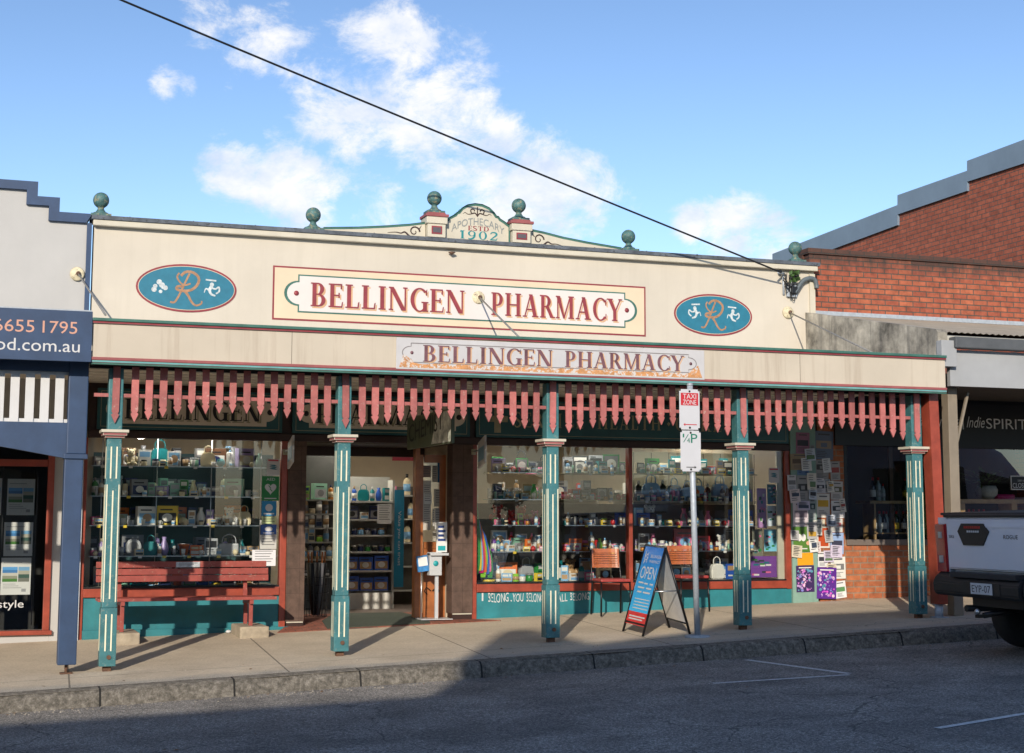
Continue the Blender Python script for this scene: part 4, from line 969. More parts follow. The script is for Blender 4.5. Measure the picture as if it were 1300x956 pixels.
# balustrade valance
zt, zb = P(50, 474, -.03).z, P(50, 536, -.03).z
b = mb(white); x = P(86, 505, 0).x; b.box(-8, x, -.03, .0, zb, zb+.035); b.box(-8, x, -.03, .0, zt-.01, zt+.03); b.build('valance_rail', None, lb)
pit = 17.0/1950*16.3
for k in range(26):
    xx = x-.04-k*pit; b = mb(white); b.box(xx-.085, xx, -.045, -.0305, zb+.0, zt+.02); b.build('valance_slat', None, lb)
b = mb(navy)
xl = P(88, 560, 0).x; zt2 = zb-.001
pts = [(-8, zt2), (xl, zt2), (xl, zt2-.36)]+[(xl-(i/10)*(2.6), zt2-.36+.27*math.sin(PI/2*min(1, i/9))) for i in range(1, 11)]+[(-8, zt2-.1)]
b.prism(pts, .03, 'y', -.06); b.build('valance_arch', None, lb)
xp = P(87, 760, 0).x; zbp = gz(xp, 0); zcp = P(90, 578, 0).z
b = mb(navy); b.box(xp-.09, xp+.09, -.09, .09, zbp+.09, zcp-.04, .01); xq = P(98, 520, 0).x; b.box(xq-.095, xq+.095, -.095, .09, zcp+.01, ZF0+.3, .01); b.box(xp-.1, xq+.11, -.11, .1, zcp-.038, zcp+.008, .005)
b.use(rust).lathe([(.016, 0), (.016, .12)], 8, (xp, 0, zbp-.02)); b.box(xp-.06, xp+.06, -.05, .05, zbp+.0, zbp+.012); b.build('awning_post', None, lb)

def sign_board(name, label, x0, x1, z0, z1, Y, m, th=.03):
    b = mb(m); b.box(x0, x1, Y-th, Y, z0, z1, .003); o = b.build(name); return tag(o, label, 'sign')
z0, z1 = P(60, 458, AF).z, P(60, 393.5, AF).z
s = sign_board('fascia_sign', 'navy awning sign with a copper phone number above a white web address', -8, xs1, z0, z1, AF, navy)
copper = mat('copper_lettering', (.62, .33, .24), .4, .08)
for sx, xa, xb in (('02', -64, -26), ('6655', -8, 43.5), ('1795', 54, 98)):
    b = mb(copper); a = P(xa, 414, AF); c = P(xb, 416, AF); text(b, sx, a.x, c.x, P(45, 422.5, AF).z, P(45, 407, AF).z, AF-.03); b.build('lettering', None, s)
b = mb(white); a = P(-24, 440, AF); c = P(101, 442, AF); text(b, 'leod.com.au', a.x, c.x, P(45, 446, AF).z, P(45, 430.5, AF).z, AF-.03); b.build('lettering', None, s)
# listing cards hanging in the window
def imgpanel(b, x0, x1, z0, z1, Y, cols, seed):
    """a small printed picture: bands of sky, house, lawn"""
    r_ = random.Random(seed); n = len(cols)
    h = (z1-z0)/n
    for i, c in enumerate(cols): b.use(plain('print_%02x%02x%02x' % c, lin(c), .5)); b.frect(x0, x1, z0+h*i, z0+h*(i+1), Y)
CARDS = [(9, 608, 44, 654), (5, 663, 41.5, 706), (1, 708, 39, 755), (-34, 607, 2, 654), (-36, 663, -2, 706), (-38, 708, -6, 755), (-80, 608, -44, 654), (-80, 708, -46, 755)]
wh = ['top right', 'middle right', 'bottom right', 'top', 'middle', 'bottom', 'top left', 'bottom left']
for i, (xa, ya, xb, yb) in enumerate(CARDS):
    X0, X1, Z0, Z1 = rect(xa, ya, xb, yb, W+.12)
    b = mb(paperw); b.box(X0, X1, W+.117, W+.12, Z0, Z1)
    Y = W+.117; w_ = X1-X0; h_ = Z1-Z0
    imgpanel(b, X0+w_*.05, X0+w_*.55, Z0+h_*.35, Z0+h_*.75, Y, [(70, 125, 45), (150, 150, 130), (205, 200, 190), (70, 130, 190), (95, 165, 225)], i)
    imgpanel(b, X0+w_*.58, X0+w_*.95, Z0+h_*.35, Z0+h_*.75, Y, [(120, 120, 110), (60, 90, 80), (180, 175, 160), (120, 170, 210)], i)
    b.use(plain('print_grey', (.35, .35, .36)))
    for k in range(3): b.frect(X0+w_*.08, X0+w_*(.5+.1*k), Z0+h_*(.28-.05*k), Z0+h_*(.295-.05*k), Y)
    b.frect(X0+w_*.08, X0+w_*.7, Z0+h_*.86, Z0+h_*.88, Y); b.frect(X0+w_*.7, X0+w_*.85, Z0+h_*.08, Z0+h_*.16, Y)
    o = b.build('listing_card')
    tag(o, 'white property card with house photos, %s one hanging in the brown framed window' % wh[i], 'poster', 'property cards in the office window')
b = mb(blackmetal)
for px in (7, 47, -40): 
    a = P(px, 600, W+.13)
    b.tube([(a.x, W+.13, zsl), (a.x-.02, W+.13, zhd)], .006, 6)
tag(b.build('card_display_cable'), 'thin dark hanging cables behind the property cards in the office window', 'display rack')

# ================================================================== RIGHT NEIGHBOUR
rb = thing('wine_shop_building', 'red brick shop with a lichen-stained parapet and grey awning right of the pharmacy', 'shop building')
YB2 = W+.12
zpt = (P(1040, 318.5, YB2).z+P(1298, 331, YB2).z)/2
zpb = (P(1036, 396.5, YB2).z+P(1298, 408.5, YB2).z)/2
bk = brickmat('red_parapet_brick', 'X', (.40, .115, .055), (.30, .075, .04), (.09, .07, .055), .235, .078, topz=zpt, msize=.009)
xb0 = P(1025, 325, YB2).x
b = mb(bk); b.box(XR+.002, 24, YB2, YB2+.25, zpb-.4, zpt-.085); b.box(xb0, 24, YB2-.03+.0, YB2+.28, zpt-.084, zpt, .008)
b.box(xb0+.0, XR+.0015, W+.26, YB2+.28, ZT-.3, zpt-.085)
b.build('brick_parapet', None, rb)
b = mb(galv); b.box(XR+.005, 24, W+.03, YB2-.002, zpb-.06, zpb, .004); b.build('roof_flashing_strip', None, rb)
# corrugated awning roof
b = mb(mat('weathered_roof_sheet', (.36, .31, .24), .7, .15, 3)); n = 260
ytop, ybot = W+.1, AF+.15; zt_, zb_ = zpb-.055, PX(1194, 428, XFR).z+.04
zb_ = P(1250, 424, ybot).z; pr = None
for i in range(n+1):
    x = XFR+.14+i*.045; dz = .008*(1 if i % 2 else -1); row = [(x, ybot, zb_+dz), (x, ytop, zt_+dz)]
    if pr: b.face([pr[0], row[0], row[1], pr[1]])
    pr = row
b.build('awning_roof', None, rb)
dg = mat('dark_grey_gutter', (.09, .095, .10), .5, .15, 6)
zg0, zg1 = P(1250, 443, AF).z, P(1250, 429, AF).z
b = mb(dg); b.box(XFR+.15, 24, AF-.02, AF+.12, zg0, zg1, .01); b.use(mat('pale_gutter_edge', (.42, .40, .34), .6, .2, 8)).box(XFR+.02, 24, AF+.121, AF+.2, zg1-.05, zg1+.03, .006); b.build('gutter', None, rb)
zf0, zf1 = P(1250, 491.5, AF+.1).z, P(1250, 446, AF+.1).z
b = mb(greyfascia); b.box(XFR+.14, 24, AF+.1, AF+.16, zf0, zf1); b.build('awning_fascia', None, rb)
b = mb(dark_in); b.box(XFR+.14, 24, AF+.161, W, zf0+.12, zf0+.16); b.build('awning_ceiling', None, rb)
# timber posts at the boundary
xr = P(1190, 650, -.1).x
b = mb(redwood); M0 = Matrix.Shear('XY', 4, (0, 0)); zb = gz(xr, -.1)
b.prism([(xr-.065, zb+.16), (xr+.065, zb+.16), (xr+.005, ZC-.002), (xr-.125, ZC-.002)][::-1], .0, 'y', -.17)
o = b.build('red_timber_post', None, rb)
b = mb(galv); b.lathe([(.05, 0), (.05, .17)], 12, (xr-.01, -.09, zb-.01)); b.box(xr-.09, xr+.07, -.17, -.01, zb+0, zb+.012); b.build('post_stirrup', None, o)
xt = P(1211, 600, -.02).x
b = mb(taupe); zb = gz(xt, 0)
b.box(xt-.075, xt+.06, -.05, .09, zb, zf0+.02, .008); b.box(xt-.09, xt+.075, -.065, .105, P(1211, 690, 0).z-.03, P(1211, 690, 0).z+.05, .005); b.build('awning_post', None, rb)
b = mb(taupe); b.bar((xt, .0, zf0-.9), (xt+.25, .0, zf0-.05), .03, .03); b.build('post_brace', None, rb)
# brick wall with two windows
brl = brickmat('orange_shop_brick', 'X', (.45, .15, .06), (.36, .11, .045), (.28, .2, .14), .235, .083, msize=.009)
xw0, xw1 = P(1073, 620, W).x, P(1300, 620, W).x+3
zs = P(1120, 684, W).z; zh = P(1120, 545, W).z
b = mb(brl); b.box(XR+.002, xw0, W+.005, W+.25, -.1, zf0+.13); 
b.box(xw0+.0005, xw1, W+.005, W+.25, -.1, zs-.09); b.build('brick_wall', None, rb)
b = mb(mat('window_ledge', (.16, .13, .11), .6)); b.box(xw0, xw1, W-.02, W+.12, zs-.09, zs-.01, .004); b.build('window_ledge', None, rb)
# window returns: black frame
xm = P(1182, 620, W).x
b = mb(black)
b.box(xw0-.01, xw0+.04, W+.0, W+.1, zs-.01, zh); b.box(xm-.05, xm+.35, W+.0, W+.1, zs-.01, zh); b.box(xw0, xw1, W+.0, W+.1, zh, zf0+.13); b.build('window_frame', None, rb)
b = mb(glassr)
for a, c in ((xw0+.04, xm-.05), (xm+.35, xw1)): b.face([(a, W+.05, zs), (c, W+.05, zs), (c, W+.05, zh), (a, W+.05, zh)])
b.build('window_pane', None, rb)
b = mb(mat('brown_mullion', (.10, .055, .03), .5)); x = P(1132, 620, W+.2).x; b.box(x-.03, x+.03, W+.2, W+.24, zs, zh); b.build('inner_post', None, rb)
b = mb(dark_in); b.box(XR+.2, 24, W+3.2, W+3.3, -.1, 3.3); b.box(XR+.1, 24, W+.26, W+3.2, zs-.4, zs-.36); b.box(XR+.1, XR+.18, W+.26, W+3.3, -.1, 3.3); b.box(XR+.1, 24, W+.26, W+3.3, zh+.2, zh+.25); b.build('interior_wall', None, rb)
# header sign
X0, X1 = P(1060, 540, W-.04).x, P(1300, 540, W-.04).x+2.5
Z0, Z1 = P(1240, 569, W-.04).z, P(1240, 512, W-.04).z
sg = sign_board('shop_name_sign', 'long black wine shop sign board with white lettering above its windows', X0, X1, Z0, Z1, W-.01, black)
def tx(sx, xa, ya, xb, yb, skew=0):
    b = mb(mat('sign_white', (.8, .8, .78), .5)); a, c, z0, z1 = rect(xa, ya, xb, yb, W-.045); text(b, sx, a, c, z0, z1, W-.042, skew=skew); b.build('lettering', None, sg)
tx('WINE', 1190, 532, 1217, 542); tx('|', 1222, 529, 1223.5, 545); tx('Indie', 1227, 529, 1249, 543, .25); tx('SPIRITS', 1252, 532, 1312, 545); tx('local', 1150, 528, 1177, 540, .25)
# big brick building behind
bb = thing('large_brick_building', 'large red brick building with stepped blue-grey roof edge behind the wine shop', 'building')
XW = 17.0
g = lambda x, y: (lambda p: (p.y, p.z))(PX(x, y, XW))
tp = [g(1300, 178.5), g(1230.5, 204.5), g(1230.5, 217), g(1142, 248), g(1142, 260.5), g(983, 322.5)]
dy, dz = tp[0][0]-tp[1][0], tp[0][1]-tp[1][1]
near = (max(4.6, tp[0][0]-3), tp[0][1]+dz/dy*(max(4.6, tp[0][0]-3)-tp[0][0]))
cl = [near]+tp[0:]
lo = [g(1300, 208.5), g(1230.5, 231), g(1230.5, 242.5), g(1142, 272.5), g(1142, 286), g(983, 345)]
lo = [(near[0], near[1]-(tp[0][1]-lo[0][1]))]+lo
b = mb(flashblue); b.prism(cl+lo[::-1], XW+.3, 'x', XW-.05); b.build('stepped_cladding', None, bb)
bk2 = brickmat('dark_red_brick', 'Y', (.36,.10,.055), (.28,.075,.042), (.09,.075,.065), .235, .083, stain=0, msize=.008)
b = mb(bk2); b.prism(lo+[(lo[-1][0], 0), (near[0], 0)], XW+.28, 'x', XW); b.build('brick_side_wall', None, bb)
b = mb(bk2); b.box(XW+.281, XW+14, near[0], near[0]+.3, 0, near[1]-1); b.build('brick_front_wall', None, bb)

# ================================================================== HANGING AND FIXED SIGNS
# white peeling sign on the fascia
X0, X1 = P(502.5, 443, AF).x, P(893, 462, AF).x; Z0, Z1 = P(700, 475.5, AF).z, P(700, 437, AF).z
Yf = AF-.025
s = sign_board('fascia_sign', 'weathered white pharmacy name board with peeling orange lower edge on the verandah fascia', X0, X1, Z0, Z1, AF-.005, mat('weathered_white_sign', (.54, .53, .535), .5, .06, 3, streak=.25, streakcol=(.35, .3, .26)), .02)
px0, px1 = P(521, 450, AF).x, P(873, 458, AF).x; pz0, pz1 = Z0+.075, Z1-.055
lobe = px0-P(510, 450, AF).x
b = mb(mat('grey_outline', (.22, .20, .20), .6)); po = plaque(px0, px1, pz0, pz1, lobe); b.stroke(po+[po[0]], .010, Yf-.0005)
mx_ = mat('faded_maroon_lettering', (.16, .07, .085), .6, .35, 12)
b.build('plaque_outline', None, s)
for sx, xa, xb in (('BELLINGEN', 536, 700), ('PHARMACY', 716, 866)): b = mb(mx_); serif(b, sx, P(xa, 450, AF).x, P(xb, 456, AF).x, P(700, 465.5, AF).z, P(700, 445, AF).z, Yf-.0025); b.build('lettering', None, s)
for px in (522, 875.5):
    b = mb(mx_); c = P(px, 453, AF); b.lathe([(.0, 0), (.018, 0), (.018, .002)], 10, (c.x, Yf-.004, (pz0+pz1)/2), 'y'); b.build('sign_dot', None, s)
for sx, xa, xb in (('BELLINGEN', 537, 701), ('PHARMACY', 717, 867)): b = mb(orange_sh); serif(b, sx, P(xa, 450, AF).x+.006, P(xb, 456, AF).x+.006, P(700, 465.5, AF).z-.012, P(700, 445, AF).z-.012, Yf-.0002); b.build('lettering_shadow', None, s)
pm = mat('peeled_orange_backing', (.55, .26, .10), .7, .3, 14, chip=1.0, chipcol=(.6, .57, .54))
b = mb(pm); n = 90; r_ = random.Random(3); xx = [X0+.06+(X1-X0-.12)*i/n for i in range(n+1)]; hs = [.035+.045*abs(math.sin(i*.9))*r_.random() for i in range(n+1)]
for i in range(n): b.face([(xx[i], Yf-.0008, Z0+.018), (xx[i+1], Yf-.0008, Z0+.018), (xx[i+1], Yf-.0008, Z0+.022+hs[i+1]), (xx[i], Yf-.0008, Z0+.022+hs[i])])
for cx, sg_ in ((X0+.03, 1), (X1-.03, -1)):
    b.flat([(cx, Z0+.02), (cx+sg_*.2, Z0+.02), (cx+sg_*.14, Z0+.1), (cx+sg_*.05, Z0+.16)], Yf-.0012)
b.build('peeled_edge', None, s)
# perpendicular sign under the verandah
sx_, ya, yb = 5.62, .75, 2.62
D1 = P(575, 540, .6)
sx_ = (P(575, 540, ya).x+P(515, 548, yb).x)/2
zA, zB = PX(575, 517.5, sx_).z, PX(575, 562, sx_).z
b = mb(mat('dark_olive_sign', (.11, .14, .085), .5, .2, 6)); b.box(sx_, sx_+.04, ya, yb, zB, zA, .004)
b.use(mat('sign_photo_leaves', (.62, .66, .54), .5, .6, 9)); 
b.face([(sx_-.0015, ya+.02, zB+.02), (sx_-.0015, ya+.8, zB+.02), (sx_-.0015, ya+.55, zA-.02), (sx_-.0015, ya+.02, zA-.02)])
hs = b.build('hanging_sign'); tag(hs, 'dark green hanging chemist sign edge-on under the verandah beside the entrance', 'sign')
b = mb(black)
vs, fs = sans('CHEMIST')
ty0, ty1, tz0, tz1 = yb-.1, ya+.32, zB+.08, zA-.1
for f in fs:
    try: b.face([(sx_-.003, ty0+(ty1-ty0)*vs[i][0], tz0+(tz1-tz0)*vs[i][1]+.10*vs[i][0]) for i in f])
    except Exception: pass
b.build('lettering', None, hs)
b = mb(blackmetal); 
for y in (ya+.2, yb-.2): b.tube([(sx_+.02, y, zA), (sx_+.02, y, ZC)], .008, 6)
b.build('hanger', None, hs)
# two blade signs on the tiled pillars
for px, lab in ((369, 'small white and blue blade sign on a bracket left of the entrance'), (612, 'small white blade sign on a bracket right of the entrance')):
    c = P(px, 590, W-.4); zt = P(px, 553, W-.4).z; zb = P(px, 595, W-.4).z
    t = thing('blade_sign', lab, 'sign', (c.x, W-.4, zb))
    b = mb(white); H = zt-zb
    b.M = Matrix.Rotation(R(2), 4, 'Z'); b.prism([(-.12, .08), (.12, 0), (.12, H-.09), (-.12, H)], .012, 'x', -.012)
    b.use(mat('pale_blue_print', (.25, .42, .55), .5)).prism([(-.1, .3*H), (.1, .2*H), (.1, H*.6), (-.1, H*.7)], -.0125, 'x', -.015); b.build('sign_plate', None, t)
    b = mb(chrome); b.tube([(0, .42, H*.55), (0, -.15, H*.58)], .012, 8); b.tube([(0, -.15, H*.58), (0, -.15, H*.8)], .01, 8); b.use(mat('bracket_mount', (.35, .3, .2), .5)).box(-.03, .03, .34, .36, H*.45, H*.62); b.build('bracket', None, t)

# ================================================================== SERVICE CABLE AND BRACKET
a = P(992, 346, W-.25); m_ = P(185, 0, .8)
d = (m_-a); e = a+d*2.4
pts = [a+(e-a)*t+Vector((0, 0, -.5*math.sin(PI*min(1, t)) if 0 else -.12*math.sin(PI*t))) for t in [i/24 for i in range(25)]]
b = mb(black); b.tube(pts, .013, 8); tag(b.build('overhead_cable'), 'black overhead service cable sloping down across the sky to the pharmacy wall', 'cable')
br = thing('cable_bracket', 'dark metal cable bracket with tangled wires near the right end of the parapet', 'bracket', (0, 0, 0))
c = lambda x, y, Y=W-.02: P(x, y, Y)
b = mb(galv); b.tube([c(994, 346), c(995, 374)], .016, 8); b.tube([c(1006, 352), c(1003, 376)], .012, 6); b.box(c(994, 0).x-.03, c(1004, 0).x, W-.05, W-.001, c(1000, 377).z, c(1000, 362).z, .01); b.tube([c(988, 346, W-.2), c(996, 348, W-.02)], .014, 8); b.build('bracket_arm', None, br)
b = mb(black); b.box(c(998, 0).x-.03, c(1003, 0).x, W-.09, W-.052, c(1000, 373).z, c(1000, 364).z, .008)
for sxx, sy in ((1008, 347), (1011, 350), (1004, 353), (1008, 356), (990, 345)): b.ball(c(sxx, sy, W-.06), .03, 8)
b.build('junction_box', None, br)
b = mb(black); r_ = random.Random(5)
for k in range(9):
    x0, y0 = r_.uniform(994, 1002), r_.uniform(345, 360); x1, y1 = r_.uniform(1003, 1013), r_.uniform(350, 368)
    pts = _spl([(x0, y0), ((x0+x1)/2+r_.uniform(-5, 5), max(y0, y1)+r_.uniform(3, 16)), (x1, y1)], 12); b.tube([c(x, y, W-.05-.01*(k % 4)) for x, y in pts], .006, 5)
b.build('loose_wire', None, br)
b = mb(mat('grey_conduit', (.10, .12, .13), .5, .2, 10)); b.tube([c(x, y, W-.06) for x, y in _spl([(1009, 372), (1013, 366), (1019, 357), (1027, 353.5), (1034, 355), (1036.5, 362), (1036.5, 366)], 20)], .033, 10); b.build('conduit', None, br)
b = mb(rust); b.lathe([(.05, 0), (.0, -.035)], 10, (P(572, 316, W).x, W-.06, ZT-.1), 'z'); tag(b.build('parapet_light'), 'small rusty fitting under the pharmacy cornice left of centre', 'fitting')
# plant growing on the bracket
b = mb(leafm)
for k in range(26):
    p = c(r_.uniform(1003, 1014), r_.uniform(344, 357), W-r_.uniform(.03, .12)); s = r_.uniform(.02, .045); a_ = r_.uniform(0, 6.3)
    b.face([p+Vector((math.cos(a_)*s, 0, math.sin(a_)*s)), p+Vector((math.cos(a_+1.9)*s*.5, .02, math.sin(a_+1.9)*s*.5)), p-Vector((math.cos(a_)*s, .01, math.sin(a_)*s)), p+Vector((math.cos(a_-1.9)*s*.5, -.02, math.sin(a_-1.9)*s*.5))])
tag(b.build('wall_weed'), 'small dark weed sprouting from the cable bracket on the pharmacy wall', 'plant')

# ================================================================== FOOTPATH THINGS
# ---- red slatted bench
yb_ = W-.22; yf_ = W-.68
X0, X1 = P(122, 718, yb_).x, P(338, 718, yb_).x
bx = (X0+X1)/2; L2 = (X1-X0)/2
zs_ = P(230, 759, yf_).z
redp = mat('faded_red_bench_paint', (.30, .062, .048), .5, .22, 8, .05, 40, chip=.35, chipcol=(.35, .2, .15))
bn = thing('park_bench', 'long faded red slatted bench under the left display window', 'bench', (bx, W-.45, gz(bx, W-.45)))
o0 = bn.location
def rel(b, nm, par=bn): b.M = None; o = b.build(nm, None, par); o.matrix_parent_inverse = Matrix.Translation(-par.location); return o
for k, py in enumerate((718, 727, 735.5)):
    zc = P(230, py-1.5, yb_).z; b = mb(redp); dx = .03*k; b.box(X0, X1+(.02 if k else 0), yb_-.012-.02*k, yb_+.012-.02*k, zc-.036, zc+.036, .004); rel(b, 'back_slat')
b = mb(redp)
for k in range(4): b.box(X0+.0, X1+.05, yf_+.105*k, yf_+.105*k+.09, zs_-.035, zs_, .004)
rel(b, 'seat')
for px in (153, 315):
    xx = P(px, 780, W-.45).x; zg = P(px, 801 if px < 200 else 793, W-.45).z
    b = mb(redp); b.bar((xx, yb_+.03, zs_-.1), (xx, yb_+.02, zs_+.36), .045, .02); b.bar((xx, yf_+.0, zs_-.06), (xx, yb_+.02, zs_-.06), .045, .045); rel(b, 'back_support')
    for yy in (yf_+.06, yb_-.04):
        b = mb(redp); b.box(xx-.022, xx+.022, yy-.022, yy+.022, zg-.0, zs_-.084, .004); rel(b, 'leg')
    zt = zg; w = .15
    b = mb(mat('rough_concrete_block', (.36, .30, .22), .9, .25, 9, .5, 30)); b.box(xx-w, xx+w+.04, W-.8, W-.14, gz(xx, W-.45)-.05, zt, .02)
    tag(b.build('concrete_block'), 'rough concrete block under the %s legs of the red bench' % ('left' if px < 200 else 'right'), 'block', 'concrete blocks under the bench')
zc = P(240, 717, yb_).z
xpl0, xpl1 = P(223.5, 717, yb_-.02).x, P(254, 717, yb_-.02).x
b = mb(mat('bench_plaque_plate', (.55, .57, .6), .35, .25, 30, metal=.3)); b.box(xpl0, xpl1, yb_-.018, yb_-.0125, zc-.028, zc+.034)
b.use(black)
for k in range(3): b.frect(xpl0+.03, xpl1-.03-.04*k, zc+.018-.016*k, zc+.022-.016*k, yb_-.0185)
rel(b, 'plaque')
# ---- chairs
orw = mat('orange_varnished_back', (.42, .12, .035), .28, .25, 9, coat=.4)
seatm = mat('red_vinyl_seat', (.33, .045, .04), .45, .15, 9)
def chair(loc, rot, label):
    t = thing('chair', label, 'chair', loc, rot, 'chairs against the shop window')
    b = mb(seatm); b.box(-.2, .2, -.21, .2, .43, .468, .014); b.build('seat', None, t)
    b = mb(orw)
    # curved backrest with slots
    n = 8; zz = [.64, .652, .664, .676, .688, .70, .712, .724, .736, .748, .76, .835]
    def yv(x): return .235-.05*(1-(x/.19)**2)*-1*-1+.0
    def strip(z0, z1):
        for i in range(n):
            x0, x1 = -.185+.37*i/n, -.185+.37*(i+1)/n
            y0, y1 = .235+.035*(1-(x0/.185)**2), .235+.035*(1-(x1/.185)**2)
            s0 = (z0-.6)*.12; s1 = (z1-.6)*.12
            A = [(x0, y0+s0, z0), (x1, y1+s0, z0), (x1, y1+s1, z1), (x0, y0+s1, z1)]
            B = [(p[0], p[1]+.012, p[2]) for p in A]
            b.face(A); b.face(B[::-1]); b.face([A[0], B[0], B[1], A[1]]); b.face([A[3], A[2], B[2], B[3]])
            if i == 0: b.face([A[0], A[3], B[3], B[0]])
            if i == n-1: b.face([A[1], B[1], B[2], A[2]])
    for k in range(7): strip(.63+k*.023, .63+k*.023+.0155)
    strip(.79, .845); strip(.60, .628)
    # end ribs joining the strips
    for sx in (-1, 1): b.bar((sx*.175, .243, .61), (sx*.175, .268, .84), .02, .011, (0, 1, 0))
    b.build('backrest', None, t)
    for sx in (-1, 1):
        b = mb(blackmetal); b.tube([(sx*.19, -.19, .44), (sx*.2, -.21, 0)], .0125, 8); b.build('leg', None, t)
        b = mb(blackmetal); b.tube([(sx*.192, .272, .83), (sx*.195, .235, .55), (sx*.195, .2, .43), (sx*.2, .25, .0)], .0125, 8); b.build('leg', None, t)
    b = mb(blackmetal)
    for sx in (-1, 1): b.tube([(sx*.19, -.19, .425), (sx*.195, .2, .425)], .011, 6)
    b.tube([(-.19, -.19, .425), (.19, -.19, .425)], .011, 6); b.tube([(-.19, .2, .425), (.19, .2, .425)], .011, 6); b.build('seat_frame', None, t)
    return t
def gp(px, py): p = G(px, py); return p
a = gp(772, 776); cx_ = P(776, 740, W-.42).x
chair((cx_, W-.42, gz(cx_, W-.42)), R(-6), 'orange-backed chair with red seat just left of the A-frame sign')
cx_ = P(874, 740, W-.40).x
chair((cx_, W-.40, gz(cx_, W-.40)), R(-2), 'orange-backed chair with red seat behind the parking sign pole')
# ---- A-frame
fl, fr, bl_, br_ = G(791, 801.5), G(816, 808), G(850, 797), G(876, 805)
ctr = (fl+fr+bl_+br_)/4
H = .975
tl = (fl+bl_)/2; tr = (fr+br_)/2
tl.z += H; tr.z += H
af = thing('a_frame_sign', 'blue and red folding pavement sign reading OPEN between the two chairs', 'A-frame sign', ctr)
def relf(b, nm, par): o = b.build(nm, None, par); o.matrix_parent_inverse = Matrix.Translation(-par.location); return o
def frame(A, B, T1, T2, off):
    b = mb(blackmetal); b.tube([A, T1], .014, 6); b.tube([B, T2], .014, 6); lo1 = A+(T1-A)*.12; lo2 = B+(T2-B)*.12; b.tube([lo1, lo2], .012, 6); b.use(chrome).tube([T1, T2], .013, 6); relf(b, 'frame', af)
frame(fl, fr, tl, tr, 0); frame(bl_, br_, tl, tr, 0)
nf = ((fr-fl).cross(tl-fl)).normalized()
if nf.dot(CAM-fl) < 0: nf = -nf
def onf(u, v): lo = fl+(fr-fl)*u; hi = tl+(tr-tl)*u; return lo+(hi-lo)*v
def quad(b, u0, u1, v0, v1, o_=0.0):
    nu, nv = max(1, int((u1-u0)*8)), max(1, int((v1-v0)*14))
    for i in range(nu):
        for j in range(nv):
            a_, c_ = u0+(u1-u0)*i/nu, u0+(u1-u0)*(i+1)/nu; d_, e_ = v0+(v1-v0)*j/nv, v0+(v1-v0)*(j+1)/nv
            b.face([onf(u, v)+nf*o_ for u, v in ((a_, d_), (c_, d_), (c_, e_), (a_, e_))])
bm_ = bpy.data.materials.new('blue_gradient_print'); bm_.use_nodes = True
nt = bm_.node_tree; tc = nt.nodes.new('ShaderNodeTexCoord'); sp = nt.nodes.new('ShaderNodeSeparateXYZ'); cr = nt.nodes.new('ShaderNodeValToRGB'); mr = nt.nodes.new('ShaderNodeMapRange')
mr.inputs['From Min'].default_value = fl.z+.2; mr.inputs['From Max'].default_value = fl.z+1.0
nt.links.new(tc.outputs['Object'], sp.inputs[0]); nt.links.new(sp.outputs['Z'], mr.inputs[0]); nt.links.new(mr.outputs[0], cr.inputs[0]); nt.links.new(cr.outputs[0], nt.nodes['Principled BSDF'].inputs['Base Color'])
cr.color_ramp.elements[0].color = (.04, .50, .88, 1); cr.color_ramp.elements[1].color = (.02, .15, .58, 1); nt.nodes['Principled BSDF'].inputs['Roughness'].default_value = .35
b = mb(bm_); quad(b, .02, .98, .245, .995, .004); b.use(mat('red_print', (.62, .03, .03), .4)); quad(b, .02, .98, .10, .2445, .004)
b.use(white)
def atext(sx, u0, u1, v0, v1):
    vs, fs = sans(sx)
    for f in fs:
        try: b.face([onf(u0+(u1-u0)*vs[i][0], v0+(v1-v0)*vs[i][1])+nf*.0065 for i in f])
        except Exception: pass
atext('OPEN', .13, .88, .62, .76); atext('BELLINGEN', .42, .93, .865, .90); atext('PHARMACY', .42, .93, .805, .84)
for (u0, u1, v) in ((.15, .4, .565), (.45, .62, .56), (.72, .88, .56), (.18, .5, .51), (.6, .85, .51), (.2, .42, .46), (.5, .84, .46)): quad(b, u0, u1, v, v+.018, .0065)
for k in range(4): quad(b, .18, .92, .385-k*.035, .395-k*.035, .0065)
atext('see us today', .1, .9, .165, .20)if 0 else [quad(b, .12+.0*k, .9-.1*k, .185-.03*k, .2-.03*k, .0065) for k in range(2)]
for k in range(5): quad(b, .14+.05*(k % 3), .17+.05*(k % 3)+.04, .81+.02*k, .823+.02*k, .0065)
quad(b, .14, .165, .79, .93, .0065); quad(b, .27, .29, .80, .92, .0065)
relf(b, 'printed_panel', af)
nb = ((br_-bl_).cross(tl-bl_)).normalized()
b = mb(mat('pale_back_panel', (.74, .72, .68), .6)); q4 = [bl_+(tl-bl_)*.13, br_+(tr-br_)*.13, tr, tl]; b.face([p+nb*.003 for p in q4]); b.face([p-nb*.003 for p in q4]); relf(b, 'back_panel', af)
b = mb(chrome); b.tube([fl+(tl-fl)*.55, bl_+(tl-bl_)*.5], .008, 6); b.tube([fr+(tr-fr)*.5, br_+(tr-br_)*.5], .008, 6); relf(b, 'brace', af)
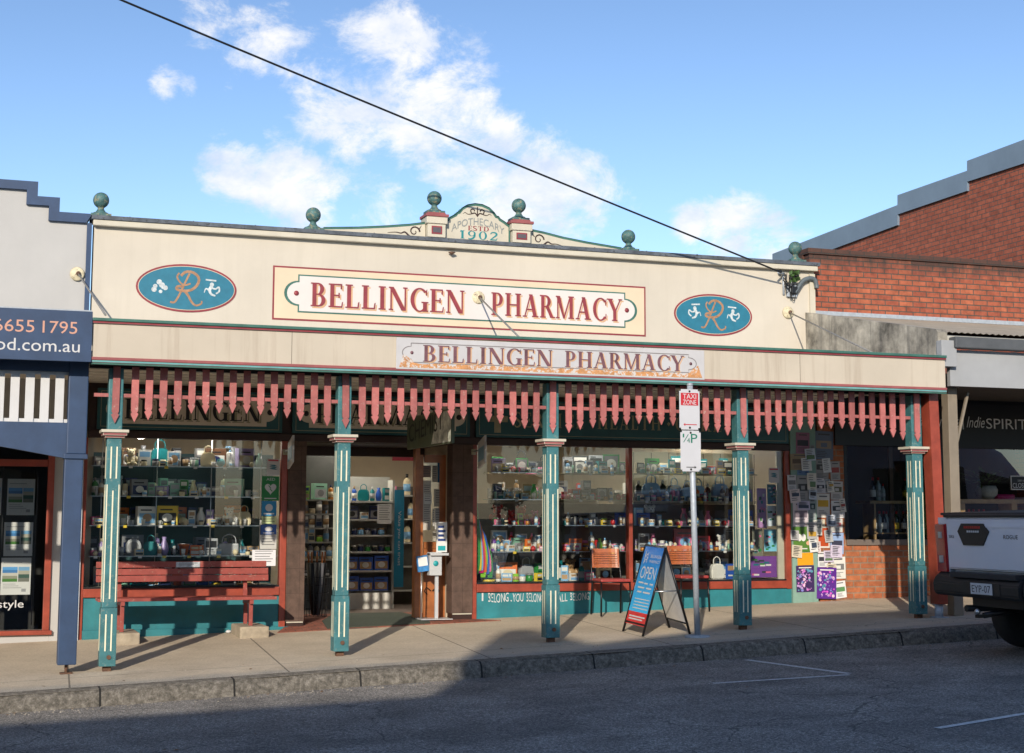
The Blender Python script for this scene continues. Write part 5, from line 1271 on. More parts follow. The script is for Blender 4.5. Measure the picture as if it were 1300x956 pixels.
# ---- parking sign
pb = G(885.5, 808.5); zt = P(875, 489.5, pb.y).z
ps = thing('parking_sign', 'galvanised street pole carrying white taxi zone and quarter-hour parking plates', 'street sign', pb)
b = mb(galv); zb = 0; tilt = -(P(885, 800, pb.y).x-P(875.5, 495, pb.y).x)
b.tube([(0, 0, -.05), (tilt, 0, zt-pb.z)], .033, 14); b.lathe([(.036, 0), (.036, .02), (.0, .03)], 12, (tilt, 0, zt-pb.z)); b.lathe([(.15, 0), (.13, .025), (.04, .03)], 12, (0, 0, -.006)); b.build('pole', None, ps)
def plate(y0, y1, nm):
    zz0, zz1 = P(876, y1, pb.y-.045).z-pb.z, P(876, y0, pb.y-.045).z-pb.z
    xc = P(875.3 if y0 < 530 else 876.8, (y0+y1)/2, pb.y-.045).x-pb.x; w = .125
    b = mb(mat('sign_reflective_white', (.56, .56, .58), .35, .03)); b.box(xc-w, xc+w, -.047, -.0435, zz0, zz1, .0)
    bmesh.ops.bevel(b.bm, geom=[e for e in b.bm.edges if abs(e.verts[0].co.y-e.verts[1].co.y) > .001], offset=.02, segments=4, affect='EDGES')
    o = b.build('sign_plate', None, ps); return xc, w, zz0, zz1, o
signred = mat('sign_red', (.50, .02, .03), .4, .05); signgreen = mat('sign_green', (.0, .16, .10), .4, .05)
xc, w, z0, z1, o = plate(494.3, 545.5, 'a'); h = z1-z0; Y = -.048
b = mb(signred); b.box(xc-w*.86, xc+w*.86, Y-.0015, Y, z1-.40*h, z1-.09*h); b.frect(xc-w*.45, xc+w*.7, z0+.115*h, z0+.135*h, Y); b.flat([(xc-w*.45, z0+.085*h), (xc-w*.45, z0+.165*h), (xc-w*.62, z0+.125*h)], Y)
b.use(white); text(b, 'TAXI', xc-w*.66, xc+w*.66, z1-.235*h, z1-.115*h, Y); text(b, 'ZONE', xc-w*.66, xc+w*.66, z1-.38*h, z1-.26*h, Y)
b.use(black).lathe([(.012, 0), (.012, -.004), (0, -.004)], 8, (xc, Y-.001, z1-.05*h), 'y'); b.lathe([(.012, 0), (.012, -.004), (0, -.004)], 8, (xc, Y-.001, z0+.05*h), 'y')
b.build('sign_legend', None, o)
xc, w, z0, z1, o = plate(546.7, 598.5, 'b'); h = z1-z0
b = mb(signgreen); text(b, 'P', xc+w*.02, xc+w*.66, z1-.30*h, z1-.08*h, Y); text(b, '1', xc-w*.78, xc-w*.64, z1-.17*h, z1-.08*h, Y); text(b, '4', xc-w*.36, xc-w*.08, z1-.30*h, z1-.18*h, Y)
b.stroke([(xc-w*.7, z1-.29*h), (xc-w*.22, z1-.09*h)], .008, Y)
b.use(black); b.frect(xc-w*.45, xc+w*.35, z0+.095*h, z0+.112*h, Y); b.flat([(xc+w*.35, z0+.07*h), (xc+w*.55, z0+.103*h), (xc+w*.35, z0+.136*h)], Y)
b.lathe([(.012, 0), (.012, -.004), (0, -.004)], 8, (xc, Y-.001, z1-.05*h), 'y'); b.lathe([(.012, 0), (.012, -.004), (0, -.004)], 8, (xc, Y-.001, z0+.05*h), 'y')
b.build('sign_legend', None, o)
# ---- door mat
matm = mat('dark_green_doormat', (.05, .063, .045), .95, .2, 30, .4, 150)
b = mb(matm)
mp_ = [G(392, 792.5), G(530, 789), (G(545, 785)), None]
zf = lambda x, y: (lambda f: (gz(x, y)+.006)*(1-f)+(zin+.012)*f)(max(0, min(1, (y-(W-.3))/.9)))
pts = [(P(362, 780, W+.0).x+.45, W-.33), (P(544, 786, W-.25).x, W-.33), (P(541, 775, W+.3).x, W+.25), (P(515, 760, YD).x-.05, YD+.05), (P(425, 760, YD).x, YD+.05), (P(408, 775, W+.3).x, W+.25)]
A = [(x, y, zf(x, y)+.014) for x, y in pts]; 
c0 = (sum(p[0] for p in A)/6, sum(p[1] for p in A)/6); c0 = (c0[0], c0[1], zf(*c0)+.022)
for i in range(6):
    p, q_ = A[i], A[(i+1) % 6]; b.face([p, q_, c0]); b.face([(p[0], p[1], p[2]-.012), (q_[0], q_[1], q_[2]-.012), q_, p])
tag(b.build('doormat'), 'large dark green doormat lying on the entry tiles of the pharmacy', 'doormat')
# ---- sanitiser stand
p = G(556, 772, lambda x, y: zf(x, y)); 
p = P(553, 772, W-.02); p.z = zf(p.x, p.y)+.012
st = thing('sanitiser_stand', 'white hand sanitiser stand with leaflets in the pharmacy doorway', 'stand', p)
sc1 = 1950/19.2
whs = mat('white_powdercoat', (.50, .51, .52), .35, .03)
b = mb(whs); b.box(-.22, .19, -.13, .17, 0, .012, .004); b.build('base_plate', None, st)
b = mb(whs); b.box(-.012, .03, -.02, .02, .012, .83, .003); b.build('pole', None, st)
b = mb(chrome); b.tube([(-.19, 0, .012), (-.19, 0, .62)], .009, 8); b.build('thin_pole', None, st)
b = mb(whs); b.box(-.10, .06, -.06, .06, .55, .84, .006); b.use(mat('teal_print', (.02, .35, .38), .4)); b.lathe([(.0, 0), (.035, 0), (.035, .002)], 14, (-.02, -.063, .70), 'y'); b.build('dispenser', None, st)
b = mb(whs); b.box(-.10, .14, -.1, .08, .80, .83, .004); b.build('drip_tray', None, st)
b = mb(mat('leaflet_blue', (.05, .22, .50), .4, .3, 20)); b.M = Matrix.Translation((-.165, 0, .6))@Matrix.Rotation(R(-8), 4, 'Y'); b.box(-.07, .07, -.03, .02, 0, .2, .003); b.use(paperw).box(-.06, .06, -.033, -.0305, .07, .18); b.build('leaflet_holder', None, st)
b = mb(paperw); b.box(-.0, .14, -.012, -.004, .84, 1.22); b.use(mat('leaflet_navy', (.02, .05, .2), .4)); 
for k in range(4): b.frect(.02, .12-.02*(k % 2), .98+.055*k, 1.01+.055*k, -.012)
b.use(MATS['teal_print']).frect(.02, .12, .86, .92, -.012); b.build('notice', None, st)
# ---- wire bin of umbrellas
p = P(396, 770, W+.75); zb = zf(p.x, p.y)+.012
ub = thing('wire_basket', 'black wire basket of umbrellas inside the entrance beside the left pillar', 'basket', (p.x+.05, p.y, zb))
b = mb(blackmetal)
for i in range(16):
    a = 2*PI*i/16; b.tube([(.14*math.cos(a), .14*math.sin(a), 0), (.18*math.cos(a), .18*math.sin(a), .5)], .004, 4)
for k in range(6): b.tube([((.14+.008*k)*math.cos(t), (.14+.008*k)*math.sin(t), .1*k) for t in [2*PI*i/16 for i in range(17)]], .004, 4)
b.build('wire_mesh', None, ub)
for i in range(5):
    a = i*1.3; b = mb(mat(('umbrella_black', 'umbrella_grey', 'umbrella_brown')[i % 3], ((.01, .01, .012), (.10, .10, .11), (.08, .05, .03))[i % 3], .6)); x, y = .07*math.cos(a), .07*math.sin(a)
    b.tube([(x*.5, y*.5, .02), (x, y, .3), (x*1.5, y*1.5, .68)], .022, 8, .035); b.use(timber).tube([(x*1.5, y*1.5, .68), (x*1.6, y*1.6, .82)], .012, 6)
    o = b.build('umbrella', None, None, (p.x+.05, p.y, zb)); tag(o, 'folded umbrella standing in the wire basket, %s of five' % ('rightmost', 'nearest the door', 'leftmost', 'rear left', 'front')[i], 'umbrella', 'umbrellas in the wire basket')
# ---- rubbish on the path
b = mb(white); p = G(290, 804); b.ball((p.x, p.y, p.z+.02), .025, 8, 1.4, 1, .8); b.use(navy).ball((p.x+.03, p.y, p.z+.02), .015, 8); tag(b.build('crumpled_wrapper'), 'crumpled white and blue wrapper against the teal riser by the bench', 'litter')

# ================================================================== POSTERS ON THE PILASTER AND BRICK PIER
def col(n_, c): return plain('print_'+n_, lin(c), .5)
PO = [ # px box in crop coords, colours, description
 (85,38,157,150,(150,95,120),(40,35,45),'mauve flyer with a dark panel at the top of the sage pilaster'),
 (190,30,290,180,(95,105,125),(150,130,110),'large slate-blue festival poster highest on the brick pier'),
 (55,150,155,235,(150,130,100),(90,70,50),'wide brown landscape notice under the mauve flyer'),
 (92,237,155,262,(90,125,165),(50,70,110),'narrow blue strip notice on the sage pilaster'),
 (40,262,87,345,(200,200,205),(120,120,125),'pale notice overhanging the left edge of the pilaster'),
 (90,266,150,400,(150,150,150),(60,60,60),'grey notice with dark photographs beside the pale overhanging one'),
 (162,105,184,150,(140,140,140),(70,70,80),'tiny grey card near the top right of the pilaster'),
 (195,182,265,285,(150,145,140),(60,55,50),'grey text notice under the slate-blue festival poster'),
 (275,190,325,290,(165,160,155),(150,60,50),'notice with a red photo, right of the grey text notice'),
 (190,290,240,358,(190,190,195),(60,60,70),'small white notice above the yellow flyer'),
 (243,285,274,358,(170,175,180),(60,80,90),'narrow notice between two small white ones on the pier'),
 (277,295,340,393,(190,185,180),(90,90,60),'crooked white notice above the framed photo flyer'),
 (203,360,272,487,(215,210,200),(210,165,30),'white and yellow flyer in the middle of the brick pier'),
 (280,396,350,490,(215,215,215),(50,55,60),'white flyer with a dark group photo at the pier right edge'),
 (68,402,150,533,(205,195,200),(120,110,120),'plain pinkish-white notice above the green poster'),
 (155,385,190,498,(150,160,160),(30,60,60),'thin black and white strip flyer between pilaster and pier'),
 (70,536,168,668,(85,125,50),(225,225,220),'green poster with white figures on the sage pilaster'),
 (92,672,175,738,(235,160,30),(250,180,50),'plain orange-yellow sheet on the lower pilaster'),
 (87,740,182,880,(60,40,90),(205,120,200),'dark purple patterned poster lowest on the sage pilaster'),
 (195,750,298,915,(90,40,140),(225,90,210),'magenta and purple poster lowest on the brick pier'),
 (205,532,270,647,(225,220,210),(185,75,30),'rust-orange picture with white border on the brick pier'),
 (276,492,340,563,(205,205,200),(200,120,120),'pale notice above the blue-white concert flyer'),
 (275,567,345,680,(150,175,215),(60,60,80),'blue-white concert flyer on the right of the pier'),
 (172,500,222,580,(215,215,205),(120,130,120),'small white pair of notices beside the green poster'),
 (210,668,262,748,(225,225,225),(60,60,70),'white oval-topped notice above the magenta poster'),
 (278,694,355,810,(222,222,215),(120,120,120),'plain white handwritten notice on the lower right of the pier'),
 (300,822,357,912,(225,225,225),(90,140,90),'tilted white flyer with a green picture lowest right on the pier'),
]
for i, (x0, y0, x1, y1, c1, c2, lab) in enumerate(PO):
    X0, X1, Z0, Z1 = rect(990+x0/4.157, 540+y0/4.157, 990+x1/4.157, 540+y1/4.157, W-.045)
    r_ = random.Random(i*3+1); mid = 990+(x0+x1)/2/4.157
    Yp = (W-.043 if X0 < XG[1035] else W+.002)-.0035*(i % 3)-.001
    m1 = col('%02x%02x%02x' % c1, c1); m2 = col('%02x%02x%02x' % c2, c2)
    cx, cz = (X0+X1)/2, (Z0+Z1)/2; w2, h2 = (X1-X0)/2, (Z1-Z0)/2
    b = mb(m1); b.box(-w2, w2, -.0012, 0, -h2, h2)
    Y = -.0012
    if i in (17,): pass
    elif i in (18, 19):
        b.use(m2)
        for k in range(90):
            u, v = r_.uniform(-.9, .75)*w2, r_.uniform(-.88, .72)*h2; b.use((m2, col('teal_', (90, 150, 170)), col('cyan_', (130, 130, 200)), col('pinkish', (235, 190, 220)), m1, col('lil_', (190, 150, 205)))[k % 6]); rr_ = r_.uniform(.03, .12); n_ = r_.choice((3, 4, 5, 7)); b.flat([(u+w2*rr_*1.5*math.cos(6.283*j/n_+k), v+h2*rr_*math.sin(6.283*j/n_+k)) for j in range(n_)], Y-.0002*(k//9 % 6))
        b.use(paperw); b.frect(-.7*w2, .7*w2, .8*h2, .88*h2, Y)
    elif i == 20: b.use(m2); b.frect(-.82*w2, .82*w2, -.85*h2, .85*h2, Y)
    elif i == 16:
        b.use(m2)
        for k in (-.35, .1): b.flat([(w2*(k+.28*math.cos(t)), h2*(.15+.3*math.sin(t))) for t in [j*PI/6 for j in range(12)]], Y)
        b.use(col('skin', (220, 170, 140))); b.flat([(w2*(.6+.22*math.cos(t)), h2*(-.3+.17*math.sin(t))) for t in [j*PI/6 for j in range(12)]], Y); b.use(paperw); b.frect(-.75*w2, .5*w2, -.78*h2, -.7*h2, Y)
    else:
        b.use(m2); v0 = r_.uniform(-.3, .0); b.frect(-.8*w2, .8*w2, v0*h2, (v0+.55)*h2, Y)
        b.use(m1); b.frect(-.3*w2, .35*w2, (v0+.1)*h2, (v0+.4)*h2, Y) if i % 2 else None
        b.use(col('ink', (70, 70, 75)))
        for k in range(4): b.frect(-.7*w2, r_.uniform(.1, .7)*w2, (-.45-.12*k)*h2, (-.41-.12*k)*h2, Y)
        b.frect(-.6*w2, .6*w2, .72*h2, .82*h2, Y)
    o = b.build('poster', None, None, (cx, Yp, cz)); o.rotation_euler = (R(r_.uniform(0, 1.2)), R(r_.uniform(-2, 2) if i != 26 else -6), 0)
    tag(o, lab, 'poster', 'notices pinned beside the pharmacy window')

# smaller scraps pinned between and over the big ones
r_ = random.Random(77)
SCR = [(60,345,100,400),(120,180,160,232),(150,262,186,330),(158,335,188,384),(150,520,190,590),(100,405,150,440),(70,640,110,690),(200,285,235,330),(240,182,272,240),(262,300,290,345),(262,480,300,525),(250,560,282,610),(248,668,285,715),(262,740,300,790),(196,620,220,668),(160,600,192,660),(330,395,352,450),(140,130,180,180),(62,560,95,600),(285,640,330,690),(200,500,240,535)]
CN = ['pale pink', 'white', 'cream', 'pale blue', 'grey', 'lilac', 'buff']; CC = [(222,208,206),(222,222,220),(218,212,200),(200,208,220),(175,175,175),(205,195,215),(208,198,175)]
NB = ['level with the pale overhanging notice', 'under the mauve flyer', 'beside the grey photo notice', 'above the black and white strip flyer', 'right of the green poster', 'over the top of the pinkish-white notice', 'at the green poster bottom left corner', 'left above the small white notice', 'over the slate-blue poster lower right', 'left of the crooked white notice', 'above the pale concert notice', 'between the rust picture and concert flyer', 'right of the oval-topped notice', 'over the plain handwritten notice left edge', 'left below the rust-orange picture', 'right below the green poster', 'curling off the pier right edge', 'beside the brown landscape notice', 'at the green poster top left corner', 'under the blue-white concert flyer', 'above the rust-orange picture']
for i, (x0, y0, x1, y1) in enumerate(SCR):
    X0, X1, Z0, Z1 = rect(990+x0/4.157, 540+y0/4.157, 990+x1/4.157, 540+y1/4.157, W-.06)
    cx, cz = (X0+X1)/2, (Z0+Z1)/2; w2, h2 = (X1-X0)/2, (Z1-Z0)/2; m1 = col('scrap%d' % (i % 7), CC[i % 7])
    w2 *= 1.35; h2 *= 1.3; b = mb(m1); n = 5
    for k in range(n):   # paper lifting at its lower edge
        za, zb_ = h2-2*h2*k/n, h2-2*h2*(k+1)/n; ya, yb__ = -.012*(k/n)**2, -.012*((k+1)/n)**2
        b.face([(-w2, ya, za), (w2, ya, za), (w2, yb__, zb_), (-w2, yb__, zb_)])
    b.use(col('ink', (70, 70, 75)))
    lo_ = r_.uniform(-.75, .1); hi_ = lo_+r_.uniform(.35, .75); im_ = r_.random() < .6
    for k in range(6):
        z_ = h2*(.78-.27*k)
        if im_ and lo_*h2-.004 < z_ < hi_*h2: continue
        b.face([(-w2*.75, -.013, z_), (w2*r_.uniform(.2, .75), -.013, z_), (w2*.2, -.013, z_-.008), (-w2*.75, -.013, z_-.008)])
    b.use(col('scrapimg%d' % (i % 5), ((60, 70, 90), (150, 70, 60), (90, 120, 80), (40, 40, 45), (190, 150, 60))[i % 5])); wi_ = r_.uniform(.35, .85)
    if im_: b.face([(-w2*wi_, -.0135, h2*lo_), (w2*.75, -.0135, h2*lo_), (w2*.75, -.0135, h2*hi_), (-w2*wi_, -.0135, h2*hi_)])
    o = b.build('notice', None, None, (cx, (W-.058 if cx < XG[1035] else W-.012)-.001*(i % 4), cz)); o.rotation_euler = (0, R(r_.uniform(-6, 6)), 0)
    tag(o, 'small %s scrap notice %s' % (CN[i % 7], NB[i]), 'notice', 'notices pinned beside the pharmacy window')
# more notices taped to the door
# ================================================================== STICKERS AND NOTICES ON GLASS
def sticker(box, c1, lab, deco=None, Y=W+.026, cat='sticker', name='window_sticker'):
    X0, X1, Z0, Z1 = rect(*box, Y); b = mb(col('%02x%02x%02x' % c1, c1)); b.box(X0, X1, Y-.001, Y, Z0, Z1)
    if deco: deco(b, X0, X1, Z0, Z1, Y-.001)
    return tag(b.build(name), lab, cat)
def d_logo(b, X0, X1, Z0, Z1, Y):
    w, h = X1-X0, Z1-Z0; b.use(col('tealink', (20, 110, 130)))
    for k in range(3): b.flat([(X0+w*.15, Z0+h*(.65-.1*k)), (X0+w*.6, Z0+h*(.65-.1*k)), (X0+w*.85, Z0+h*(.55-.1*k)), (X0+w*.4, Z0+h*(.58-.1*k))], Y)
    b.use(col('redink', (190, 70, 80))); b.frect(X0+w*.1, X0+w*.9, Z0+h*.86, Z0+h*.95, Y)
def d_aed(b, X0, X1, Z0, Z1, Y):
    w, h = X1-X0, Z1-Z0; b.use(white); cx = X0+w/2; cz = Z0+h*.5
    hp = [(cx+w*.021*16*math.sin(t)**3, cz+w*.022*(13*math.cos(t)-5*math.cos(2*t)-2*math.cos(3*t)-math.cos(4*t))) for t in [2*PI*i/26 for i in range(26)]]
    b.flat(hp, Y); text(b, 'AED', cx-w*.25, cx+w*.25, Z0+h*.82, Z0+h*.93, Y); b.frect(X0+w*.15, X1-w*.15, Z0+h*.07, Z0+h*.11, Y)
    b.use(col('aedgreen', (30, 125, 60))); b.stroke([(cx-w*.12, cz+h*.12), (cx+.02*w, cz), (cx-.04*w, cz-.02*h), (cx+w*.1, cz-h*.12)], w*.05, Y-.0015)
def d_blue(b, X0, X1, Z0, Z1, Y):
    w, h = X1-X0, Z1-Z0; b.use(white); b.flat([(X0+w*(.5+.25*math.cos(t)), Z0+h*(.55+.25*math.sin(t))) for t in [j*PI/7 for j in range(14)]], Y)
    b.frect(X0+w*.15, X0+w*.85, Z0+h*.1, Z0+h*.2, Y)
def d_txt(b, X0, X1, Z0, Z1, Y):
    w, h = X1-X0, Z1-Z0; b.use(col('ink', (70, 70, 75)))
    n = max(4, int(h/.035))
    for k in range(n): b.frect(X0+w*.12, X0+w*(.88-.2*((k*7) % 3)/3), Z0+h*(.9-.8*k/n), Z0+h*(.9-.8*k/n)+.007, Y)
sticker((338.8, 582.5, 355, 604), (205, 205, 205), 'white sticker with teal stripes above the green defibrillator sticker', d_logo)
sticker((332.5, 604.6, 354.4, 635.6), (30, 125, 60), 'green AED heart sticker at the right of the left window', d_aed)
sticker((332, 636, 351, 655), (30, 130, 180), 'bright blue square sticker just below the green AED sticker', d_blue)
sticker((332, 655.5, 351, 665), (190, 205, 150), 'pale yellow-green sticker in the middle of the window sticker column', d_txt)
sticker((331, 666, 351, 678.5), (50, 90, 160), 'dark blue and white sticker low in the window sticker column', d_blue)
sticker((330, 679, 351, 697), (190, 190, 185), 'plain pale sticker directly above the white paper notice', d_txt)
sticker((320, 698, 350, 718.5), (222, 222, 225), 'white paper notice in the lower right corner of the left window', d_txt, cat='notice', name='paper_notice')
sticker((976, 594, 989, 613), (190, 190, 195), 'white sticker with teal stripes at the right of the right window', d_logo)
# on the door
for box, c, lab, dd in (((536, 591, 547, 606), (120, 95, 85), 'small brown notice at the top of the shop door', d_txt), ((537, 610, 547, 673), (185, 180, 170), 'long cream notice down the left of the shop door', d_txt), ((555.5, 583, 573, 612.5), (30, 85, 120), 'blue notice at the top right of the shop door', d_txt), ((551, 621, 571, 643), (170, 165, 155), 'pale notice with several lines below the blue door notice', d_txt), ((538, 626, 548, 640), (200, 200, 195), 'small white card over the long cream door notice', d_txt), ((552, 645, 562, 672), (175, 175, 170), 'narrow pale notice beside the handle side of the door', d_txt), ((549, 591, 555, 612), (150, 145, 135), 'thin beige notice left of the blue door notice', d_txt), ((549, 646, 551.5, 668), (190, 188, 180), 'slim white strip notice low on the shop door', d_txt), ((562, 673, 573, 688), (120, 160, 170), 'pale teal card just above the lower door panel', d_txt), ((549, 674, 560, 687), (170, 165, 150), 'cream card just above the lower door panel', d_txt)):
    Yy = YD+.004 if 'card' not in lab else YD+.001
    sticker(box, c, lab, dd, YDL+.022 if 'small white card' not in lab else YDL+.015, 'notice', 'paper_notice')

# ================================================================== GOODS IN THE WINDOWS
CO = {'white': (225,222,215), 'cream': (215,200,165), 'grey': (130,130,132), 'black': (28,28,30), 'mint': (140,190,165), 'teal': (20,120,125), 'green': (50,135,60),
 'lime': (140,200,60), 'yellow': (225,195,60), 'orange': (225,110,40), 'red': (185,35,40), 'pink': (220,110,150), 'magenta': (200,30,110), 'lilac': (165,145,195), 'purple': (110,60,150),
 'blue': (45,90,180), 'navy': (25,40,85), 'sky-blue': (125,175,215), 'brown': (105,70,45), 'tan': (180,145,105), 'silver': (170,172,175), 'amber': (190,120,40)}
def cm(c, k=''): return mat('goods_'+c.replace('-', '_')+k, lin(CO[c]), .35 if c != 'cream' else .6, .06, 15)
PROTO = {}; KID = {}
PRINT = ['white', 'silver', 'cream', 'grey', 'sky-blue', 'pink', 'navy', 'white', 'black', 'tan']
def proto(kind, c):
    k = (kind, c)
    if k in PROTO: return PROTO[k], KID[k], False
    m = cm(c); r_ = random.Random(hash(kind) % 1 + len(c)*7+ord(c[0])); c2 = r_.choice([x for x in PRINT if x != c]); c3 = r_.choice([x for x in PRINT if x not in (c, c2)])
    kids = []; b = mb(m); nm = kind
    if kind == 'bottle':
        b.lathe([(.032, 0), (.034, .01), (.034, .13), (.026, .15), (.012, .158), (.012, .17)], 14)
        o = b.build('bottle'); x = mb(cm(c2)); x.lathe([(.0135, .165), (.0135, .2), (0, .2)], 12); kids.append(x.build('cap', None, o)); x = mb(cm(c3)); x.lathe([(.0348, .035), (.0348, .105)], 14); kids.append(x.build('label', None, o)); sz = (.07, .2)
    elif kind == 'pump_bottle':
        b.lathe([(.032, 0), (.034, .008), (.034, .14), (.03, .15), (.01, .152)], 14); o = b.build('pump_bottle')
        x = mb(cm(c2)); x.lathe([(.012, .153), (.012, .165), (.005, .166), (.005, .195), (.016, .196), (.016, .205)], 10); x.box(-.045, 0, -.006, .006, .196, .206); kids.append(x.build('pump', None, o)); sz = (.085, .205)
    elif kind == 'jar':
        b.lathe([(.038, 0), (.042, .006), (.042, .06), (.036, .066)], 16); o = b.build('jar'); x = mb(cm(c2)); x.lathe([(.041, .0665), (.041, .088), (0, .09)], 16); kids.append(x.build('lid', None, o)); sz = (.09, .09)
    elif kind == 'box':
        b.box(-.065, .065, -.025, .025, 0, .1, .002); b.use(cm(c2)); b.frect(-.055, .055, .012, .045, -.025); b.use(cm(c3)); b.frect(-.05, .02, .06, .085, -.025); b.frect(.03, .055, .06, .09, -.025); o = b.build('carton'); sz = (.135, .1)
    elif kind == 'tall_box':
        b.box(-.04, .04, -.025, .025, 0, .17, .002); b.use(cm(c2)); b.frect(-.033, .033, .02, .07, -.025); b.use(cm(c3)); b.frect(-.03, .03, .11, .15, -.025); b.use(cm('black')); b.frect(-.03, .015, .085, .092, -.025); o = b.build('tall_carton'); sz = (.085, .17)
    elif kind == 'gift_set':
        b.box(-.1, .1, -.03, .03, 0, .19, .002); b.use(cm(c2)); b.frect(-.085, .085, .02, .12, -.03); b.use(cm(c3)); b.flat([(.05*math.cos(t), .075+.04*math.sin(t)) for t in [j*PI/7 for j in range(14)]], -.0312); b.use(cm('black')); b.frect(-.07, .05, .145, .158, -.03); o = b.build('gift_set'); sz = (.21, .19)
    elif kind == 'mug':
        b.lathe([(.026, 0), (.036, .08), (.033, .08), (.024, .006)], 14); b.tube([(.034, 0, .065), (.055, 0, .055), (.052, 0, .03), (.03, 0, .02)], .005, 6); o = b.build('mug'); sz = (.085, .08)
    elif kind == 'tumbler':
        b.lathe([(.024, 0), (.035, .1), (.032, .1), (.022, .006)], 14); o = b.build('tumbler'); sz = (.075, .1)
    elif kind == 'plate':
        b.lathe([(.0, 0), (.05, -.002), (.09, -.014), (.09, -.018), (.05, -.007), (0, -.005)], 26, (0, 0, .09), 'y'); b.use(cm('grey')).lathe([(.055, -.0085), (.06, -.010)], 22, (0, -.0012, .09), 'y'); o = b.build('plate'); sz = (.18, .18)
    elif kind == 'plush_toy':
        b.ball((0, 0, .065), .06, 12, 1, .8, 1.1); b.ball((0, -.01, .16), .05, 12); b.ball((-.042, 0, .2), .02, 8); b.ball((.042, 0, .2), .02, 8); b.ball((-.065, -.02, .08), .024, 8, 1, 1, 1.7); b.ball((.065, -.02, .08), .024, 8, 1, 1, 1.7); b.ball((-.04, -.055, .02), .028, 8, 1, 1.3, .9); b.ball((.04, -.055, .02), .028, 8, 1, 1.3, .9)
        b.ball((0, -.055, .15), .02, 8); o = b.build('plush_toy'); x = mb(cm('black')); x.ball((-.018, -.055, .175), .006, 6); x.ball((.018, -.055, .175), .006, 6); x.ball((0, -.074, .153), .006, 6); kids.append(x.build('eye', None, o)); sz = (.17, .22)
    elif kind == 'soft_bag':
        pr = [(-.08, 0), (.08, 0), (.09, .07), (.075, .15), (.045, .17), (-.045, .17), (-.075, .15), (-.09, .07)]
        b.prism(pr, .035, 'y', -.035); bmesh.ops.bevel(b.bm, geom=list(b.bm.edges), offset=.012, segments=2, affect='EDGES'); b.tube(_c3([(-.045, .165), (-.04, .22), (0, .245), (.04, .22), (.045, .165)]), .006, 6); o = b.build('soft_bag'); sz = (.19, .24)
    elif kind == 'candle':
        b.lathe([(.034, 0), (.036, .004), (.036, .09), (.033, .09), (.032, .075), (0, .075)], 16); o = b.build('candle'); x = mb(cm(c2)); x.lathe([(.0368, .02), (.0368, .06)], 16); kids.append(x.build('label', None, o)); sz = (.08, .09)
    elif kind == 'tube':
        b.lathe([(.016, 0), (.016, .02), (.024, .022), (.02, .08), (.022, .14)], 12); o = b.build('cream_tube'); sz = (.055, .14)
    elif kind == 'sign_card':
        b.box(-.08, .08, -.004, .004, 0, .2, .001); b.use(cm(c2)); b.frect(-.065, .065, .09, .17, -.004); b.use(cm('black')); b.frect(-.06, .03, .06, .07, -.004); b.frect(-.06, .05, .035, .042, -.004); b.frect(-.06, .0, .175, .187, -.004); o = b.build('display_card'); sz = (.17, .2)
    elif kind == 'frame':
        b.box(-.075, .075, -.01, .01, 0, .17, .003); b.use(cm(c2)); b.frect(-.06, .06, .015, .155, -.01); b.use(cm(c3)); b.flat([(.045*math.cos(t), .085+.045*math.sin(t)) for t in [j*PI/8 for j in range(16)]], -.0112); o = b.build('picture_frame'); sz = (.155, .17)
    elif kind == 'vase':
        b.lathe([(.03, 0), (.045, .05), (.04, .1), (.018, .15), (.024, .18), (.02, .18)], 16); o = b.build('vase'); sz = (.1, .18)
    elif kind == 'ball':
        b.ball((0, 0, .045), .045, 14); b.lathe([(.02, -.002), (.02, .006)], 10); o = b.build('ornament'); sz = (.095, .09)
    elif kind == 'clock_book':
        b.box(-.06, .06, -.012, .012, 0, .16); b.use(cm(c2)); b.frect(-.05, .05, .09, .14, -.012); b.use(cm(c3)); b.frect(-.045, .02, .03, .045, -.012); o = b.build('book'); sz = (.125, .16)
    elif kind == 'pot':
        b.lathe([(.04, 0), (.055, .1), (.06, .1), (.06, .12), (.052, .12), (.05, .1)], 18); o = b.build('plant_pot'); sz = (.125, .12)
    elif kind == 'handbag':
        b.box(-.1, .1, -.035, .035, 0, .12, .015); b.tube(_c3([(-.07, .115), (-.06, .18), (0, .21), (.06, .18), (.07, .115)]), .006, 6); o = b.build('handbag'); x = mb(cm('silver')); x.box(-.015, .015, -.039, -.0355, .05, .075); kids.append(x.build('clasp', None, o)); sz = (.21, .2)
    elif kind == 'hat':
        b.lathe([(.12, .0), (.118, .006), (.06, .012), (.055, .07), (.03, .085), (0, .086)], 20); o = b.build('hat'); sz = (.24, .09)
    elif kind == 'shell_tray':
        b.lathe([(.0, .005), (.07, .008), (.09, .03), (.092, .03), (.075, 0), (0, 0)], 18); o = b.build('dish'); sz = (.19, .03)
    o['_w'] = sz[0]; PROTO[k] = o; KID[k] = kids; o['_h'] = sz[1]
    return o, kids, True
def _c3(p): return [(x, 0, z) for x, z in _spl(p, 12)]
NAMEOF = {'bottle': 'bottle', 'pump_bottle': 'pump bottle', 'jar': 'lidded jar', 'box': 'printed carton', 'tall_box': 'tall carton', 'gift_set': 'gift set', 'mug': 'mug', 'tumbler': 'tumbler', 'plate': 'display plate',
 'plush_toy': 'plush toy', 'soft_bag': 'soft bag', 'candle': 'candle', 'tube': 'cream tube', 'sign_card': 'display card', 'frame': 'picture frame', 'vase': 'vase', 'ball': 'round ornament', 'clock_book': 'book', 'pot': 'flower pot', 'handbag': 'handbag', 'hat': 'hat', 'shell_tray': 'shallow dish'}
